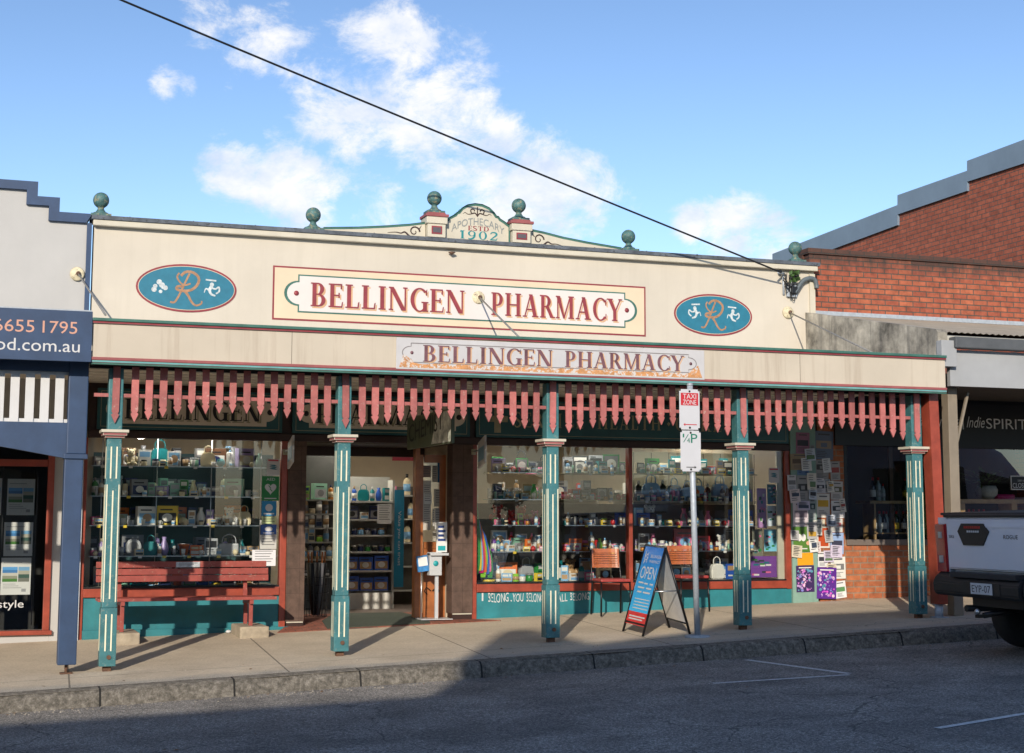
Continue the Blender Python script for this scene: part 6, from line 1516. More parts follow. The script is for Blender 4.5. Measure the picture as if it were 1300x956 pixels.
SIZE = {'bottle': .07, 'pump_bottle': .085, 'jar': .09, 'box': .135, 'tall_box': .085, 'gift_set': .21, 'mug': .09, 'tumbler': .075, 'plate': .18, 'plush_toy': .17, 'soft_bag': .19, 'candle': .08, 'tube': .055, 'sign_card': .17, 'frame': .155, 'vase': .1, 'ball': .095, 'clock_book': .125, 'pot': .125, 'handbag': .21, 'hat': .24, 'shell_tray': .19}
ORD = ['first', 'second', 'third', 'fourth', 'fifth', 'sixth', 'seventh', 'eighth', 'ninth', 'tenth', 'eleventh', 'twelfth']
ROWS = []
def place(kind, c, x, y, z, s=1.0, rot=0.0):
    o, kids, fresh = proto(kind, c)
    if not fresh:
        n_ = o.copy(); C.objects.link(n_)
        for k in kids: q_ = k.copy(); C.objects.link(q_); q_.parent = n_
        o = n_
    o.location = (x, y, z); o.scale = (s, s, s); o.rotation_euler = (0, 0, rot)
    return o
def row(where, group, x0, x1, y, z, spec, seed, smin=.95, smax=1.25, gap=.004, jit=.02):
    """spec: list of (kind, colour) cycled from left to right until the shelf is full"""
    r_ = random.Random(seed); x = x0; i = 0; made = []
    while True:
        kind, c = spec[i % len(spec)]; s = r_.uniform(smin, smax); w = SIZE[kind]*s
        if x+w > x1: break
        o = place(kind, c, x+w/2, y+r_.uniform(-jit, jit), z, s, r_.uniform(-.5, .5)); made.append((o, kind, c)); x += w+gap*r_.uniform(.3, 1.8); i += 1
        if i > 60: break
    cnt = {}
    for o, k, c in made: cnt[(k, c)] = cnt.get((k, c), 0)+1
    seen = {}
    for o, k, c in made:
        n_ = seen.get((k, c), 0); seen[(k, c)] = n_+1
        if cnt[(k, c)] == 1: lab = '%s %s, %s' % (c, NAMEOF[k], where)
        else: lab = '%s %s %s from left, %s' % (ORD[n_] if n_ < 12 else 'last', c, NAMEOF[k], where)
        tag(o, lab, NAMEOF[k].split()[-1] if k not in ('sign_card',) else 'card', group)
def shelf(name, label, x0, x1, y0, y1, z, m=None, glassy=True, posts=()):
    t = thing(name, label, 'shelf', ((x0+x1)/2, (y0+y1)/2, z))
    b = mb(m or glassshelf); b.box(x0-(x0+x1)/2, x1-(x0+x1)/2, y0-(y0+y1)/2, y1-(y0+y1)/2, -.008, 0); b.build('shelf_board', None, t)
    b = mb(chrome if glassy else (m or chrome)); b.box(x0-(x0+x1)/2, x1-(x0+x1)/2, y0-(y0+y1)/2-.004, y0-(y0+y1)/2-.0005, -.009, .001); b.build('shelf_edge', None, t)
    rr = random.Random(int(abs(x0*97+z*31))); n_ = max(2, int((x1-x0)/.32))
    for k in range(n_):
        b = mb(paperw if rr.random() < .7 else cm('yellow')); u = x0-(x0+x1)/2+(x1-x0)*(k+rr.uniform(.2, .8))/n_; b.box(u-.022, u+.022, y0-(y0+y1)/2-.007, y0-(y0+y1)/2-.0045, -.028, .002); b.build('price_ticket', None, t)
YS = W+.24
LG, RG = 'goods in the left display window', 'goods in the right display windows'
lx0, lx1 = XG[109]+.05, P(330, 640, YS).x
def zat(px, py, Y=YS): return P(px, py, Y).z
SHN = ['top shelf', 'second shelf', 'third shelf', 'fourth shelf', 'window floor']
LZ = [zat(250, 593), zat(250, 630.5), zat(250, 667), zat(250, 705)]
for i, z in enumerate(LZ): shelf('glass_shelf', '%s glass shelf in the left display window' % ('topmost', 'second', 'third', 'lowest')[i], lx0, lx1+.3, W+.09, W+.5, z)
SL = [
 [('box','grey'),('vase','cream'),('tall_box','tan'),('plush_toy','cream'),('clock_book','white'),('jar','grey'),('mug','cream'),('frame','white'),('mug','tan'),('jar','mint'),('soft_bag','cream'),('ball','teal'),('pump_bottle','white'),('gift_set','lilac'),('vase','mint')],
 [('bottle','green'),('bottle','white'),('jar','lime'),('pump_bottle','white'),('pump_bottle','cream'),('gift_set','grey'),('tall_box','mint'),('box','lilac'),('clock_book','mint'),('tall_box','green'),('vase','cream'),('box','white'),('box','grey'),('gift_set','mint'),('mug','white'),('candle','white'),('soft_bag','mint')],
 [('box','magenta'),('candle','grey'),('tall_box','sky-blue'),('mug','white'),('jar','silver'),('gift_set','white'),('gift_set','yellow'),('ball','cream'),('tall_box','white'),('vase','white'),('tall_box','lilac'),('candle','silver'),('plush_toy','white'),('soft_bag','cream'),('gift_set','sky-blue'),('tall_box','silver')],
 [('jar','pink'),('bottle','lilac'),('tumbler','white'),('tumbler','white'),('tumbler','silver'),('plate','silver'),('soft_bag','teal'),('vase','lilac'),('mug','black'),('pot','orange'),('box','orange'),('sign_card','silver'),('handbag','silver'),('candle','white'),('box','tan'),('box','white')]]
for i, z in enumerate(LZ): row('%s, left display window' % SHN[i], LG, lx0+.02, lx1+.1, YS-.05, z+.002, SL[i], 11+i, .95, 1.25)
for i, z in enumerate(LZ): row('%s front edge, left window' % SHN[i], LG, lx0+.05, lx1+.1, YS-.13, z+.002, [(('mug','white'),('jar','cream'),('tube','silver'),('candle','white'),('box','cream'),('tumbler','white'),('ball','cream'),('bottle','white'))[(j*3+i*2) % 8] for j in range(8)], 400+i, .6, .85, .10, .008)
row('second shelf back row, left window', LG, lx0+.02, lx1, YS+.17, LZ[1]+.002, [('tall_box','grey'),('gift_set','silver'),('clock_book','navy'),('box','white'),('bottle','cream'),('tall_box','mint')], 5, 1.0, 1.4)
row('fourth shelf back row, left window', LG, lx0+.02, lx1, YS+.17, LZ[3]+.002, [('tall_box','black'),('vase','teal'),('box','silver'),('gift_set','grey'),('jar','white'),('bottle','lilac')], 6, 1.0, 1.4)
row('floor back row, left window', LG, lx0+.1, XG[356]-.15, W+.55, ZW0, [('gift_set','white'),('tall_box','silver'),('soft_bag','teal'),('box','cream'),('sign_card','white'),('bottle','white')], 9, 1.0, 1.4)
row('floor back row, right-hand window', RG, P(806, 735, W+.5).x, P(952, 735, W+.5).x, W+.55, ZW0, [('sign_card','white'),('soft_bag','silver'),('gift_set','cream'),('tall_box','white'),('vase','cream'),('plush_toy','grey')], 25, 1.1, 1.5)
row('top shelf back row, left window', LG, lx0+.02, lx1, YS+.18, LZ[0]+.002, [('box','black'),('tall_box','grey'),('gift_set','brown'),('vase','grey'),('soft_bag','teal'),('tall_box','black')], 3, 1.1, 1.5)
row('third shelf back row, left window', LG, lx0+.1, lx1, YS+.18, LZ[2]+.002, [('box','brown'),('gift_set','orange'),('tall_box','navy'),('box','grey')], 4, 1.1, 1.3)
row('floor of the left display window', LG, lx0+.3, XG[356]-.15, W+.26, ZW0+.0, [('pump_bottle','green'),('jar','mint'),('shell_tray','teal'),('box','sky-blue'),('clock_book','navy'),('pot','orange'),('box','green'),('shell_tray','blue'),('candle','yellow'),('box','silver'),('hat','tan'),('jar','black'),('tube','lime')], 8, 1.0, 1.3)
# chrome display rods
b = mb(chrome)
for px in (128, 198, 267, 330):
    a = P(px, 640, W+.2); b.tube([(a.x, W+.17, ZW0), (a.x, W+.17, ZW1)], .006, 6)
tag(b.build('shelf_rods'), 'thin chrome rods holding the glass shelves of the left display window', 'shelf rods')
# right windows
def RW(pa, pb, zs_, wherew, S, seed0, y=YS):
    x0, x1 = P(pa, 650, y).x, P(pb, 650, y).x
    for i, z in enumerate(zs_):
        shelf('glass_shelf', '%s glass shelf in the %s' % (('topmost', 'second', 'third', 'fourth', 'lowest')[i], wherew), x0, x1, W+.09, W+.5, z, slatw if (i in (0, 1) and pa > 700) else None, i not in (0, 1))
        row('%s, %s' % (('top shelf', 'second shelf', 'third shelf', 'fourth shelf', 'fifth shelf')[i], wherew), RG, x0+.02, x1, y-.02, z+.002, S[i], seed0+i, .85, 1.15)
        row('%s front edge, %s' % (('top shelf', 'second shelf', 'third shelf', 'fourth shelf', 'fifth shelf')[i], wherew), RG, x0+.03, x1, y-.11, z+.002, [S3x[(i*3+j*2+int(pa)) % len(S3x)] for j in range(7)], seed0+i+70, .6, .85, .03, .008)
        row('%s back row, %s' % (('top shelf', 'second shelf', 'third shelf', 'fourth shelf', 'fifth shelf')[i], wherew), RG, x0+.06, x1, y+.14, z+.002, [S[i][(j*5+2) % len(S[i])] for j in range(len(S[i]))], seed0+i+40, 1.15, 1.6, .0)
S3x = [('tube','white'),('jar','white'),('bottle','cream'),('candle','pink'),('box','white'),('jar','amber'),('tumbler','silver'),('bottle','sky-blue'),('box','yellow'),('tube','mint'),('ball','red'),('jar','teal'),('box','pink'),('bottle','white'),('candle','cream')]
S1 = [[('gift_set','lilac'),('box','black'),('frame','green'),('clock_book','grey'),('soft_bag','black'),('tall_box','navy'),('vase','green'),('jar','tan')],
 [('sign_card','grey'),('box','sky-blue'),('hat','black'),('vase','green'),('clock_book','tan'),('plush_toy','green'),('box','lime'),('mug','tan')],
 [('ball','green'),('ball','teal'),('plush_toy','red'),('tall_box','lime'),('mug','pink'),('plush_toy','pink'),('mug','white'),('jar','lilac'),('soft_bag','black'),('candle','pink')],
 [('bottle','purple'),('bottle','teal'),('frame','white'),('gift_set','mint'),('tall_box','orange'),('bottle','grey'),('bottle','white'),('bottle','red'),('tumbler','silver'),('bottle','cream')],]
zsR = [zat(650, 600), zat(650, 634), zat(650, 666.5), zat(650, 700)]
RW(621, 704, zsR, 'middle window left half', S1, 60)
S2 = [[('sign_card','silver'),('frame','black'),('clock_book','grey'),('gift_set','teal'),('box','brown'),('frame','green')],
 [('hat','brown'),('box','black'),('candle','red'),('frame','black'),('tall_box','grey'),('jar','cream'),('hat','grey'),('box','red')],
 [('jar','teal'),('ball','grey'),('mug','black'),('jar','white'),('tall_box','grey'),('ball','silver'),('candle','lime'),('jar','silver'),('gift_set','blue'),('ball','sky-blue')],
 [('jar','red'),('gift_set','orange'),('candle','amber'),('ball','grey'),('vase','lime'),('bottle','white'),('box','pink'),('ball','white'),('box','black'),('bottle','green'),('tumbler','red'),('candle','green')],]
RW(712, 796, zsR, 'middle window right half', S2, 80)
S3 = [[('clock_book','black'),('gift_set','green'),('box','cream'),('tall_box','teal'),('tall_box','navy'),('frame','cream'),('tall_box','green'),('clock_book','teal'),('box','red'),('tall_box','brown')],
 [('jar','teal'),('jar','green'),('bottle','black'),('vase','navy'),('box','blue'),('pump_bottle','pink'),('pump_bottle','lilac'),('soft_bag','sky-blue'),('bottle','orange'),('box','magenta')],
 [('gift_set','blue'),('tall_box','navy'),('tall_box','sky-blue'),('mug','teal'),('jar','silver'),('ball','cream'),('vase','grey'),('plush_toy','white'),('mug','silver'),('vase','pink'),('jar','mint'),('ball','silver'),('shell_tray','silver')],
 [('sign_card','silver'),('vase','white'),('box','lilac'),('ball','silver'),('jar','red'),('mug','magenta'),('tumbler','white'),('vase','pink'),('gift_set','red'),('ball','pink'),('plush_toy','white'),('bottle','cream'),('candle','white'),('box','purple')],]
zsR3 = [zat(880, 602), zat(880, 636.5), zat(880, 667.5), zat(880, 699)]
RW(806, 955, zsR3, 'right-hand window', S3, 100)
row('floor, middle window left half', RG, P(612, 735, W+.25).x, P(705, 735, W+.25).x, W+.25, ZW0, [('shell_tray','yellow'),('bottle','white'),('box','sky-blue'),('candle','lime'),('jar','white'),('jar','green'),('box','yellow'),('vase','orange'),('plush_toy','white'),('shell_tray','cream'),('ball','silver'),('gift_set','sky-blue'),('bottle','blue'),('tall_box','red')], 21, .95, 1.2)
row('floor, middle window right half', RG, P(712, 735, W+.25).x, P(796, 735, W+.25).x, W+.25, ZW0, [('tall_box','sky-blue'),('box','white'),('bottle','teal'),('box','pink'),('gift_set','cream'),('pot','black'),('vase','lime'),('hat','brown')], 22, .95, 1.2)
row('floor of the right-hand window', RG, P(806, 735, W+.25).x, P(952, 735, W+.25).x, W+.25, ZW0, [('hat','tan'),('box','cream'),('shell_tray','amber'),('frame','white'),('hat','cream'),('soft_bag','white'),('clock_book','blue'),('shell_tray','brown'),('box','navy')], 23, 1.0, 1.3)
row('floor back row, middle window', RG, P(612, 735, W+.5).x, P(796, 735, W+.5).x, W+.55, ZW0, [('sign_card','white'),('gift_set','orange'),('soft_bag','silver'),('tall_box','green'),('gift_set','teal'),('plush_toy','tan'),('sign_card','sky-blue')], 24, 1.2, 1.5)
# posters hanging in the right-hand window
for box, c, lab in (((961, 620, 973, 670), (185, 140, 190), 'tall pink and lilac floral hanging banner in the right-hand window'), ((974, 615, 989, 640), (60, 120, 140), 'teal photo poster near the top of the right-hand window'), ((974, 642, 989, 668), (215, 225, 235), 'white and blue poster in the middle of the right-hand window'), ((955, 672, 968, 706), (120, 120, 105), 'dark striped poster beside the big pale blue one'), ((970, 672, 988, 700), (130, 200, 225), 'pale blue poster low in the right-hand window'), ((953, 706, 986, 733), (120, 70, 150), 'purple poster with green leaf lying low in the right-hand window')):
    r_ = random.Random(len(lab)); X0, X1, Z0, Z1 = rect(*box, W+.12); b = mb(col('%02x%02x%02x' % c, c)); b.box(X0, X1, W+.118, W+.12, Z0, Z1)
    for k in range(12):
        u, v = r_.uniform(.05, .7), r_.uniform(.05, .8); b.use((paperw, col('dk', (50, 60, 60)), cm('green'), cm('teal'), cm('pink'))[k % 5]); b.frect(X0+(X1-X0)*u, X0+(X1-X0)*(u+.2), Z0+(Z1-Z0)*v, Z0+(Z1-Z0)*(v+.08), W+.118)
    tag(b.build('window_poster'), lab, 'poster')
# rainbow ribbons
rr = ['green', 'yellow', 'sky-blue', 'magenta', 'orange', 'lime', 'blue', 'pink']
cw = thing('rainbow_windsock', 'rainbow coloured hanging fabric streamers at the left edge of the middle window', 'streamers', (0, 0, 0))
r_ = random.Random(9); top = P(603.5, 640, W+.09)
for k in range(9):
    b = mb(cm(rr[k % 8])); bx_, by_ = 605+k*1.9, 735-r_.uniform(0, 12) ; mx__ = 605+k*1.1+r_.uniform(-1, 1.5)
    cp = [(604+.2*k, 638+k*4), (mx__, 670+k*2), (bx_, 708), (bx_+r_.uniform(-2, 4), by_)]
    pts = [P(x, y, W+.07+.012*k) for x, y in _spl(cp, 16)]
    for i in range(16):
        w0 = .010+.042*math.sin(PI*(i+1)/20); w1 = .010+.042*math.sin(PI*(i+2)/20)
        a, d = pts[i], pts[i+1]; b.face([a+Vector((-w0, 0, 0)), d+Vector((-w1, .01, 0)), d+Vector((w1, 0, 0)), a+Vector((w0, 0, 0))])
    b.build('fabric_strip', None, cw)
# interior: gondola facing the door
def interior():
    Yg = YD+1.25; x0, x1 = P(434, 650, Yg).x, P(500, 650, Yg).x
    t = thing('gondola_shelving', 'white product shelving unit standing just inside the open pharmacy door', 'shelving', ((x0+x1)/2, Yg+.25, zin))
    zs_ = [P(465, y, Yg).z for y in (750, 724, 700, 679, 659, 636)]
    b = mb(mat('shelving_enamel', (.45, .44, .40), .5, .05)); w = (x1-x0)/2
    b.box(-w, w, .0, .04, 0, zs_[5]-zin+.35); b.box(-w, -w+.03, -.28, -.001, 0, zs_[5]-zin+.3); b.box(w-.03, w, -.28, -.001, 0, zs_[5]-zin+.3); b.build('back_panel', None, t)
    b = mb(mat('shelving_enamel_light', (.55, .54, .50), .5)); b.box(-w+.031, w-.031, -.3, -.001, 0, zs_[0]-zin-.003); b.build('plinth', None, t)
    for z in zs_:
        b = mb(MATS['shelving_enamel_light']); b.box(-w+.031, w-.031, -.3, -.001, z-zin-.025, z-zin); b.build('shelf_board', None, t)
    GG = 'goods on the shelving inside the door'
    yy = Yg+.25-.2
    sp = [[('gift_set','blue')], [('gift_set','blue')], [('jar','green'),('jar','black'),('jar','navy')], [('jar','grey'),('jar','navy'),('jar','sky-blue')], [('gift_set','navy'),('box','white')], [('vase','teal'),('bottle','blue'),('soft_bag','teal'),('bottle','teal'),('vase','blue'),('tall_box','teal')]]
    nm = ['lowest', 'second lowest', 'third lowest', 'fourth lowest', 'second highest', 'highest']
    for z, s_, n_ in zip(zs_, sp, nm): row('on the %s shelf inside the door' % n_, GG, x0+.04, x1-.03, yy-.03, z+.001, s_, len(n_), .95, 1.1, .008, .0)
    # hanging blue banner
    xb0, xb1 = P(500.5, 650, Yg-.05).x, P(512.5, 650, Yg-.05).x; z0, z1 = P(506, 745, Yg).z, P(506, 622, Yg).z
    b = mb(mat('banner_blue', (.01, .20, .34), .5)); b.box(xb0, xb1, Yg-.07, Yg-.06, z0, z1); o = b.build('hanging_banner'); tag(o, 'tall narrow blue vertical banner hanging inside the open door', 'banner')
    b = mb(white); vs, fs = sans('Value you can trust'); xm_ = (xb0+xb1)/2; hh = .028; za, zb_ = z1-(z1-z0)*.22, z0+(z1-z0)*.22
    for f in fs:
        try: b.face([(xm_-hh+2*hh*vs[i][1], Yg-.0715, za+(zb_-za)*vs[i][0]) for i in f])
        except Exception: pass
    b.build('lettering', None, o)
    X0, X1, Z0, Z1 = rect(479, 640, 497, 665, Yg-.1); b = mb(paperw); b.box(X0, X1, Yg-.102, Yg-.1, Z0, Z1); d_txt(b, X0, X1, Z0, Z1, Yg-.102); tag(b.build('paper_notice'), 'white price notice taped to the shelving inside the door', 'notice')
    # wall shelving at left inside
    Yw = YD+.9; x0, x1 = P(386, 650, Yw).x, P(427, 650, Yw).x
    t = thing('wall_shelving', 'dim wall shelves of bottles inside the left of the entrance', 'shelving', ((x0+x1)/2, Yw+.2, zin)); w = (x1-x0)/2+.1
    zz = [P(405, y, Yw).z for y in (732, 710, 688, 670, 652, 634)]
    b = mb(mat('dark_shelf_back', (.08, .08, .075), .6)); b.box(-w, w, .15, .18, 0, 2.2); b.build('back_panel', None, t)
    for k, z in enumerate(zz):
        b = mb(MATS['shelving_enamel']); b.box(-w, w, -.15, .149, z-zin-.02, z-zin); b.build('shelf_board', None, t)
    sp = [[('box','black'),('jar','grey')], [('bottle','cream'),('bottle','grey')], [('bottle','silver'),('tall_box','cream'),('jar','lime')], [('tall_box','grey'),('bottle','white')], [('bottle','tan'),('jar','cream'),('bottle','grey')], [('tall_box','lime'),('gift_set','mint'),('bottle','amber')]]
    for k, z in enumerate(zz): row('on the %s wall shelf left inside the entrance' % nm[k], 'goods on the dim wall shelves', x0, x1, Yw+.1, z+.001, sp[k], 200+k, 1.0, 1.2, .01, .02)
    # back wall dressing
    Yr = YB-.02
    X0, X1, Z0, Z1 = rect(498, 576, 526, 585, Yr); b = mb(mat('crimson_sign', (.45, .02, .06), .5)); b.box(X0, X1+.4, Yr-.01, Yr, Z0, Z1); tag(b.build('wall_sign'), 'plain crimson wall sign on the back wall inside the door', 'sign')
    for k, (xa, xb, yy_) in enumerate(((440, 600, 6.8), (620, 760, 6.4), (780, 960, 7.2), (170, 330, 6.0))):
        Y_ = W+3.6+.5*k; a, c_ = P(xa, 650, Y_).x, P(xb, 650, Y_).x
        t = thing('aisle_shelving', 'dark aisle shelving seen through the %s of the shop' % ('doorway', 'middle window', 'right-hand window', 'left window')[k], 'shelving', ((a+c_)/2, Y_, zin)); w = (c_-a)/2
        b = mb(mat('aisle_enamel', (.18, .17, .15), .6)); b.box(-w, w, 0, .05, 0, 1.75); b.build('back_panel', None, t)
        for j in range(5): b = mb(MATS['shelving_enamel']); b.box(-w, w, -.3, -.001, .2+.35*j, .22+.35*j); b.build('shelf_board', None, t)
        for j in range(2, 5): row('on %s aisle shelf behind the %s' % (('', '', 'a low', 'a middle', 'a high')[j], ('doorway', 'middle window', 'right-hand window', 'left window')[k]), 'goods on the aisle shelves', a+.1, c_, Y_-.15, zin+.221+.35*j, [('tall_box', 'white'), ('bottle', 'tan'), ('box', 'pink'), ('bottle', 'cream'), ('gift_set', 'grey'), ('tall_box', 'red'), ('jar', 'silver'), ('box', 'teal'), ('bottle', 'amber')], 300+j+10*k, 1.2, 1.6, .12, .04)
interior()
# ================================================================== WINE SHOP WINDOW
def wine():
    Y = W+.28
    a, c_ = P(1102, 637, Y).x, P(1182, 637, Y).x; z = P(1140, 636, Y).z; zb = P(1140, 676, Y).z
    t = thing('wine_shelf', 'timber wine shelf with bottles behind the left wine shop window', 'shelf', ((a+c_)/2, Y, zb)); w = (c_-a)/2
    b = mb(timberlt); b.box(-w-.08, w+.2, -.18, .2, z-zb-.04, z-zb); b.box(-w, -w+.03, -.15, .15, -.3, z-zb-.041); b.box(-w, w+.2, -.15, .15, -.02, 0); b.build('timber_frame', None, t)
    r_ = random.Random(2)
    gm = {'clear': mat('clear_bottle', (.35, .42, .42), .1, .1), 'green': mat('green_bottle', (.02, .05, .02), .1), 'amber': mat('amber_bottle', (.30, .14, .03), .12), 'dark': mat('dark_bottle', (.012, .012, .014), .1)}
    lb_ = {'clear': cm('silver'), 'green': cm('yellow'), 'amber': cm('amber'), 'dark': cm('white')}
    pr = {}
    def wb(k, x, y, zz, lab, s=1.0):
        if k not in pr:
            b = mb(gm[k]); b.lathe([(.036, 0), (.038, .01), (.038, .19), (.03, .215), (.014, .24), (.013, .30)], 14); o = b.build('wine_bottle')
            b = mb(lb_[k]); b.lathe([(.0388, .05), (.0388, .14)], 14); l = b.build('label', None, o); b = mb(cm('red')); b.lathe([(.0145, .265), (.0145, .305), (0, .306)], 10); cp = b.build('cap', None, o); pr[k] = (o, [l, cp])
        else:
            o0_, ks = pr[k]; o = o0_.copy(); C.objects.link(o)
            for q_ in ks: n_ = q_.copy(); C.objects.link(n_); n_.parent = o
        o.location = (x, y, zz); o.scale = (s,)*3; tag(o, lab, 'bottle', 'bottles in the wine shop windows')
    seq = ['dark', 'clear', 'dark', 'clear', 'amber', 'green', 'dark', 'clear', 'dark']
    cnt = {}
    for i, px in enumerate((1110, 1118, 1122, 1127, 1133, 1139.5, 1147, 1153, 1177)):
        k = seq[i]; cnt[k] = cnt.get(k, 0)+1; wb(k, P(px, 660, Y-.02).x, Y-.02+.03*(i % 2), zb, '%s %s glass bottle under the timber wine shelf' % (ORD[cnt[k]-1], k), 1.0)
    for i, (px, k) in enumerate(((1108, 'dark'), (1115, 'clear'), (1121, 'clear'), (1149, 'green'))): wb(k, P(px, 620, Y-.02).x, Y-.02, z, '%s bottle standing on top of the timber wine shelf' % ('leftmost dark', 'tall clear', 'squat clear', 'lone green')[i], 1.1 if i != 2 else .8)
    # right window
    Y = W+.32; a, c_ = P(1204, 640, Y).x, P(1291, 640, Y).x; z = P(1245, 634, Y).z
    t = thing('window_bench', 'pale timber bench shelf behind the right wine shop window', 'shelf', ((a+c_)/2, Y, z)); w = (c_-a)/2
    b = mb(timberlt); b.box(-w, w, -.18, .2, -.06, 0, .004); b.build('bench_top', None, t)
    for u in (P(1214, 650, Y).x, P(1280, 650, Y).x): b = mb(timberlt); b.box(u-(a+c_)/2-.05, u-(a+c_)/2+.05, -.15, .17, -.6, -.061, .003); b.build('leg', None, t)
    for i, (px, k) in enumerate(((1224, 'clear'), (1231, 'amber'), (1237, 'green'), (1244, 'dark'), (1250, 'amber'))): wb(k, P(px, 650, Y).x, Y+.02, z-.45, '%s bottle in a row below the pale window bench' % ('leftmost clear', 'amber left-hand', 'green', 'dark', 'rightmost amber')[i], 1.0)
    p = P(1253, 633, Y-.02)
    t = thing('potted_plant', 'leafy green plant in a pale textured pot on the window bench', 'potted plant', (p.x, p.y, z))
    b = mb(mat('pale_pot', (.45, .44, .42), .6, .2, 30, .3, 60)); b.lathe([(.08, 0), (.15, .07), (.16, .14), (.13, .2), (.11, .2), (.1, .17)], 20); b.build('pot', None, t)
    b = mb(leafm)
    for k in range(90):
        a_ = r_.uniform(0, 6.3); d = r_.uniform(.1, .42); h = .22+r_.uniform(.0, .25)-.3*d*d; x_, y_ = d*math.cos(a_), d*.5*math.sin(a_); s = r_.uniform(.04, .08); v = Vector((math.cos(a_)*s, math.sin(a_)*s*.6, r_.uniform(-.02, .04))); n_ = Vector((-math.sin(a_), math.cos(a_), 0))*s*.35; q0 = Vector((x_, y_, h))
        b.face([q0-v, q0+n_, q0+v, q0-n_])
    b.build('foliage', None, t)
    p = P(1275, 631, Y-.05); b = mb(cm('magenta')); b.tube([(p.x-.14, Y-.05, z+.04), (p.x+.16, Y-.05, z+.04)], .04, 10); tag(b.build('rolled_cloth'), 'bright pink rolled cloth on the window bench beside the pot', 'cloth')
    X0, X1, Z0, Z1 = rect(1283, 604, 1308, 622, W+.04); b = mb(white); b.box(X0, X1, W+.036, W+.04, Z0, Z1); b.use(black).box(X0+.015, X1-.015, W+.034, W+.0355, Z0+.015, Z1-.015); b.use(white); text(b, 'CLOSED', X0+.03, X1-.03, Z0+.03, Z0+.1, W+.034); text(b, 'SORRY WE ARE', X0+.12, X1-.05, Z0+.12, Z0+.15, W+.034); tag(b.build('closed_sign'), 'black and white CLOSED sign in the right wine shop window', 'sign')
    # trailing plant behind the last verandah post
    p = P(1180, 600, W-.3); t = thing('trailing_plant', 'long trailing green vine hanging behind the rightmost teal post', 'plant', (p.x, W-.3, P(1180, 690, W-.3).z))
    Ht = P(1180, 598, W-.3).z-P(1180, 690, W-.3).z
    b = mb(leafm)
    for k in range(240):
        h = r_.uniform(0, Ht); w_ = .08+.1*h/Ht; q0 = Vector((r_.uniform(-w_, w_), r_.uniform(-w_, w_), h)); a_ = r_.uniform(0, 6.3); s = r_.uniform(.025, .06)
        v = Vector((math.cos(a_)*s*.6, math.sin(a_)*s*.6, -s)); n_ = Vector((-math.sin(a_), math.cos(a_), .2))*s*.4; b.face([q0-v, q0+n_, q0+v, q0-n_])
    b.build('foliage', None, t)
    b = mb(leafm)
    for k in range(5): b.tube([(r_.uniform(-.05, .05), 0, Ht+.0), (r_.uniform(-.1, .1), r_.uniform(-.1, .1), Ht*.5), (r_.uniform(-.08, .08), 0, 0)], .006, 4)
    b.build('stem', None, t)
    b = mb(pot); b.lathe([(.07, Ht), (.11, Ht+.16), (.0, Ht+.16)], 14); b.tube([(0, 0, Ht+.16), (0, 0, ZC-t.location.z)], .005, 4); b.build('hanging_pot', None, t)
wine()

# ================================================================== VEHICLES
rub = mat('tyre_rubber', (.018, .018, .018), .8, .2, 20)
def wheel(par, x, y, r, w, side):
    b = mb(rub); b.lathe([(r*.62, -w/2), (r*.93, -w/2), (r, -w*.38), (r, w*.38), (r*.93, w/2), (r*.62, w/2)], 28, (x, y, r), 'y'); o = b.build('wheel', None, par)
    b = mb(mat('alloy_rim', (.35, .36, .38), .3, metal=.8)); b.lathe([(r*.6, -w*.42), (r*.62, w*.42)], 24, (x, y, r), 'y')
    s = side*w*.40
    for k in range(6):
        a = k*PI/3; b.bar((x, y+s, r), (x+r*.58*math.cos(a), y+s, r+r*.58*math.sin(a)), .07, .03, (0, 1, 0))
    b.lathe([(.0, s), (.08, s)], 12, (x, y, r), 'y'); b.use(dark_in).lathe([(0, 0), (r*.6, 0)], 20, (x, y, r), 'y'); b.build('rim', None, o)
silver_p = mat('silver_car_paint', (.74, .76, .82), .35, .02, 2, metal=.0, coat=.7)
carglass = mat('dark_car_glass', (.01, .012, .014), .05, .02)
blkpl = mat('black_car_plastic', (.016, .018, .02), .5, .15, 20)
redl = mat('red_tail_lens', (.42, .006, .012), .1, .15, 30, coat=.8)
clearl = mat('clear_tail_lens', (.40, .36, .36), .12, .1, 30, coat=.8)
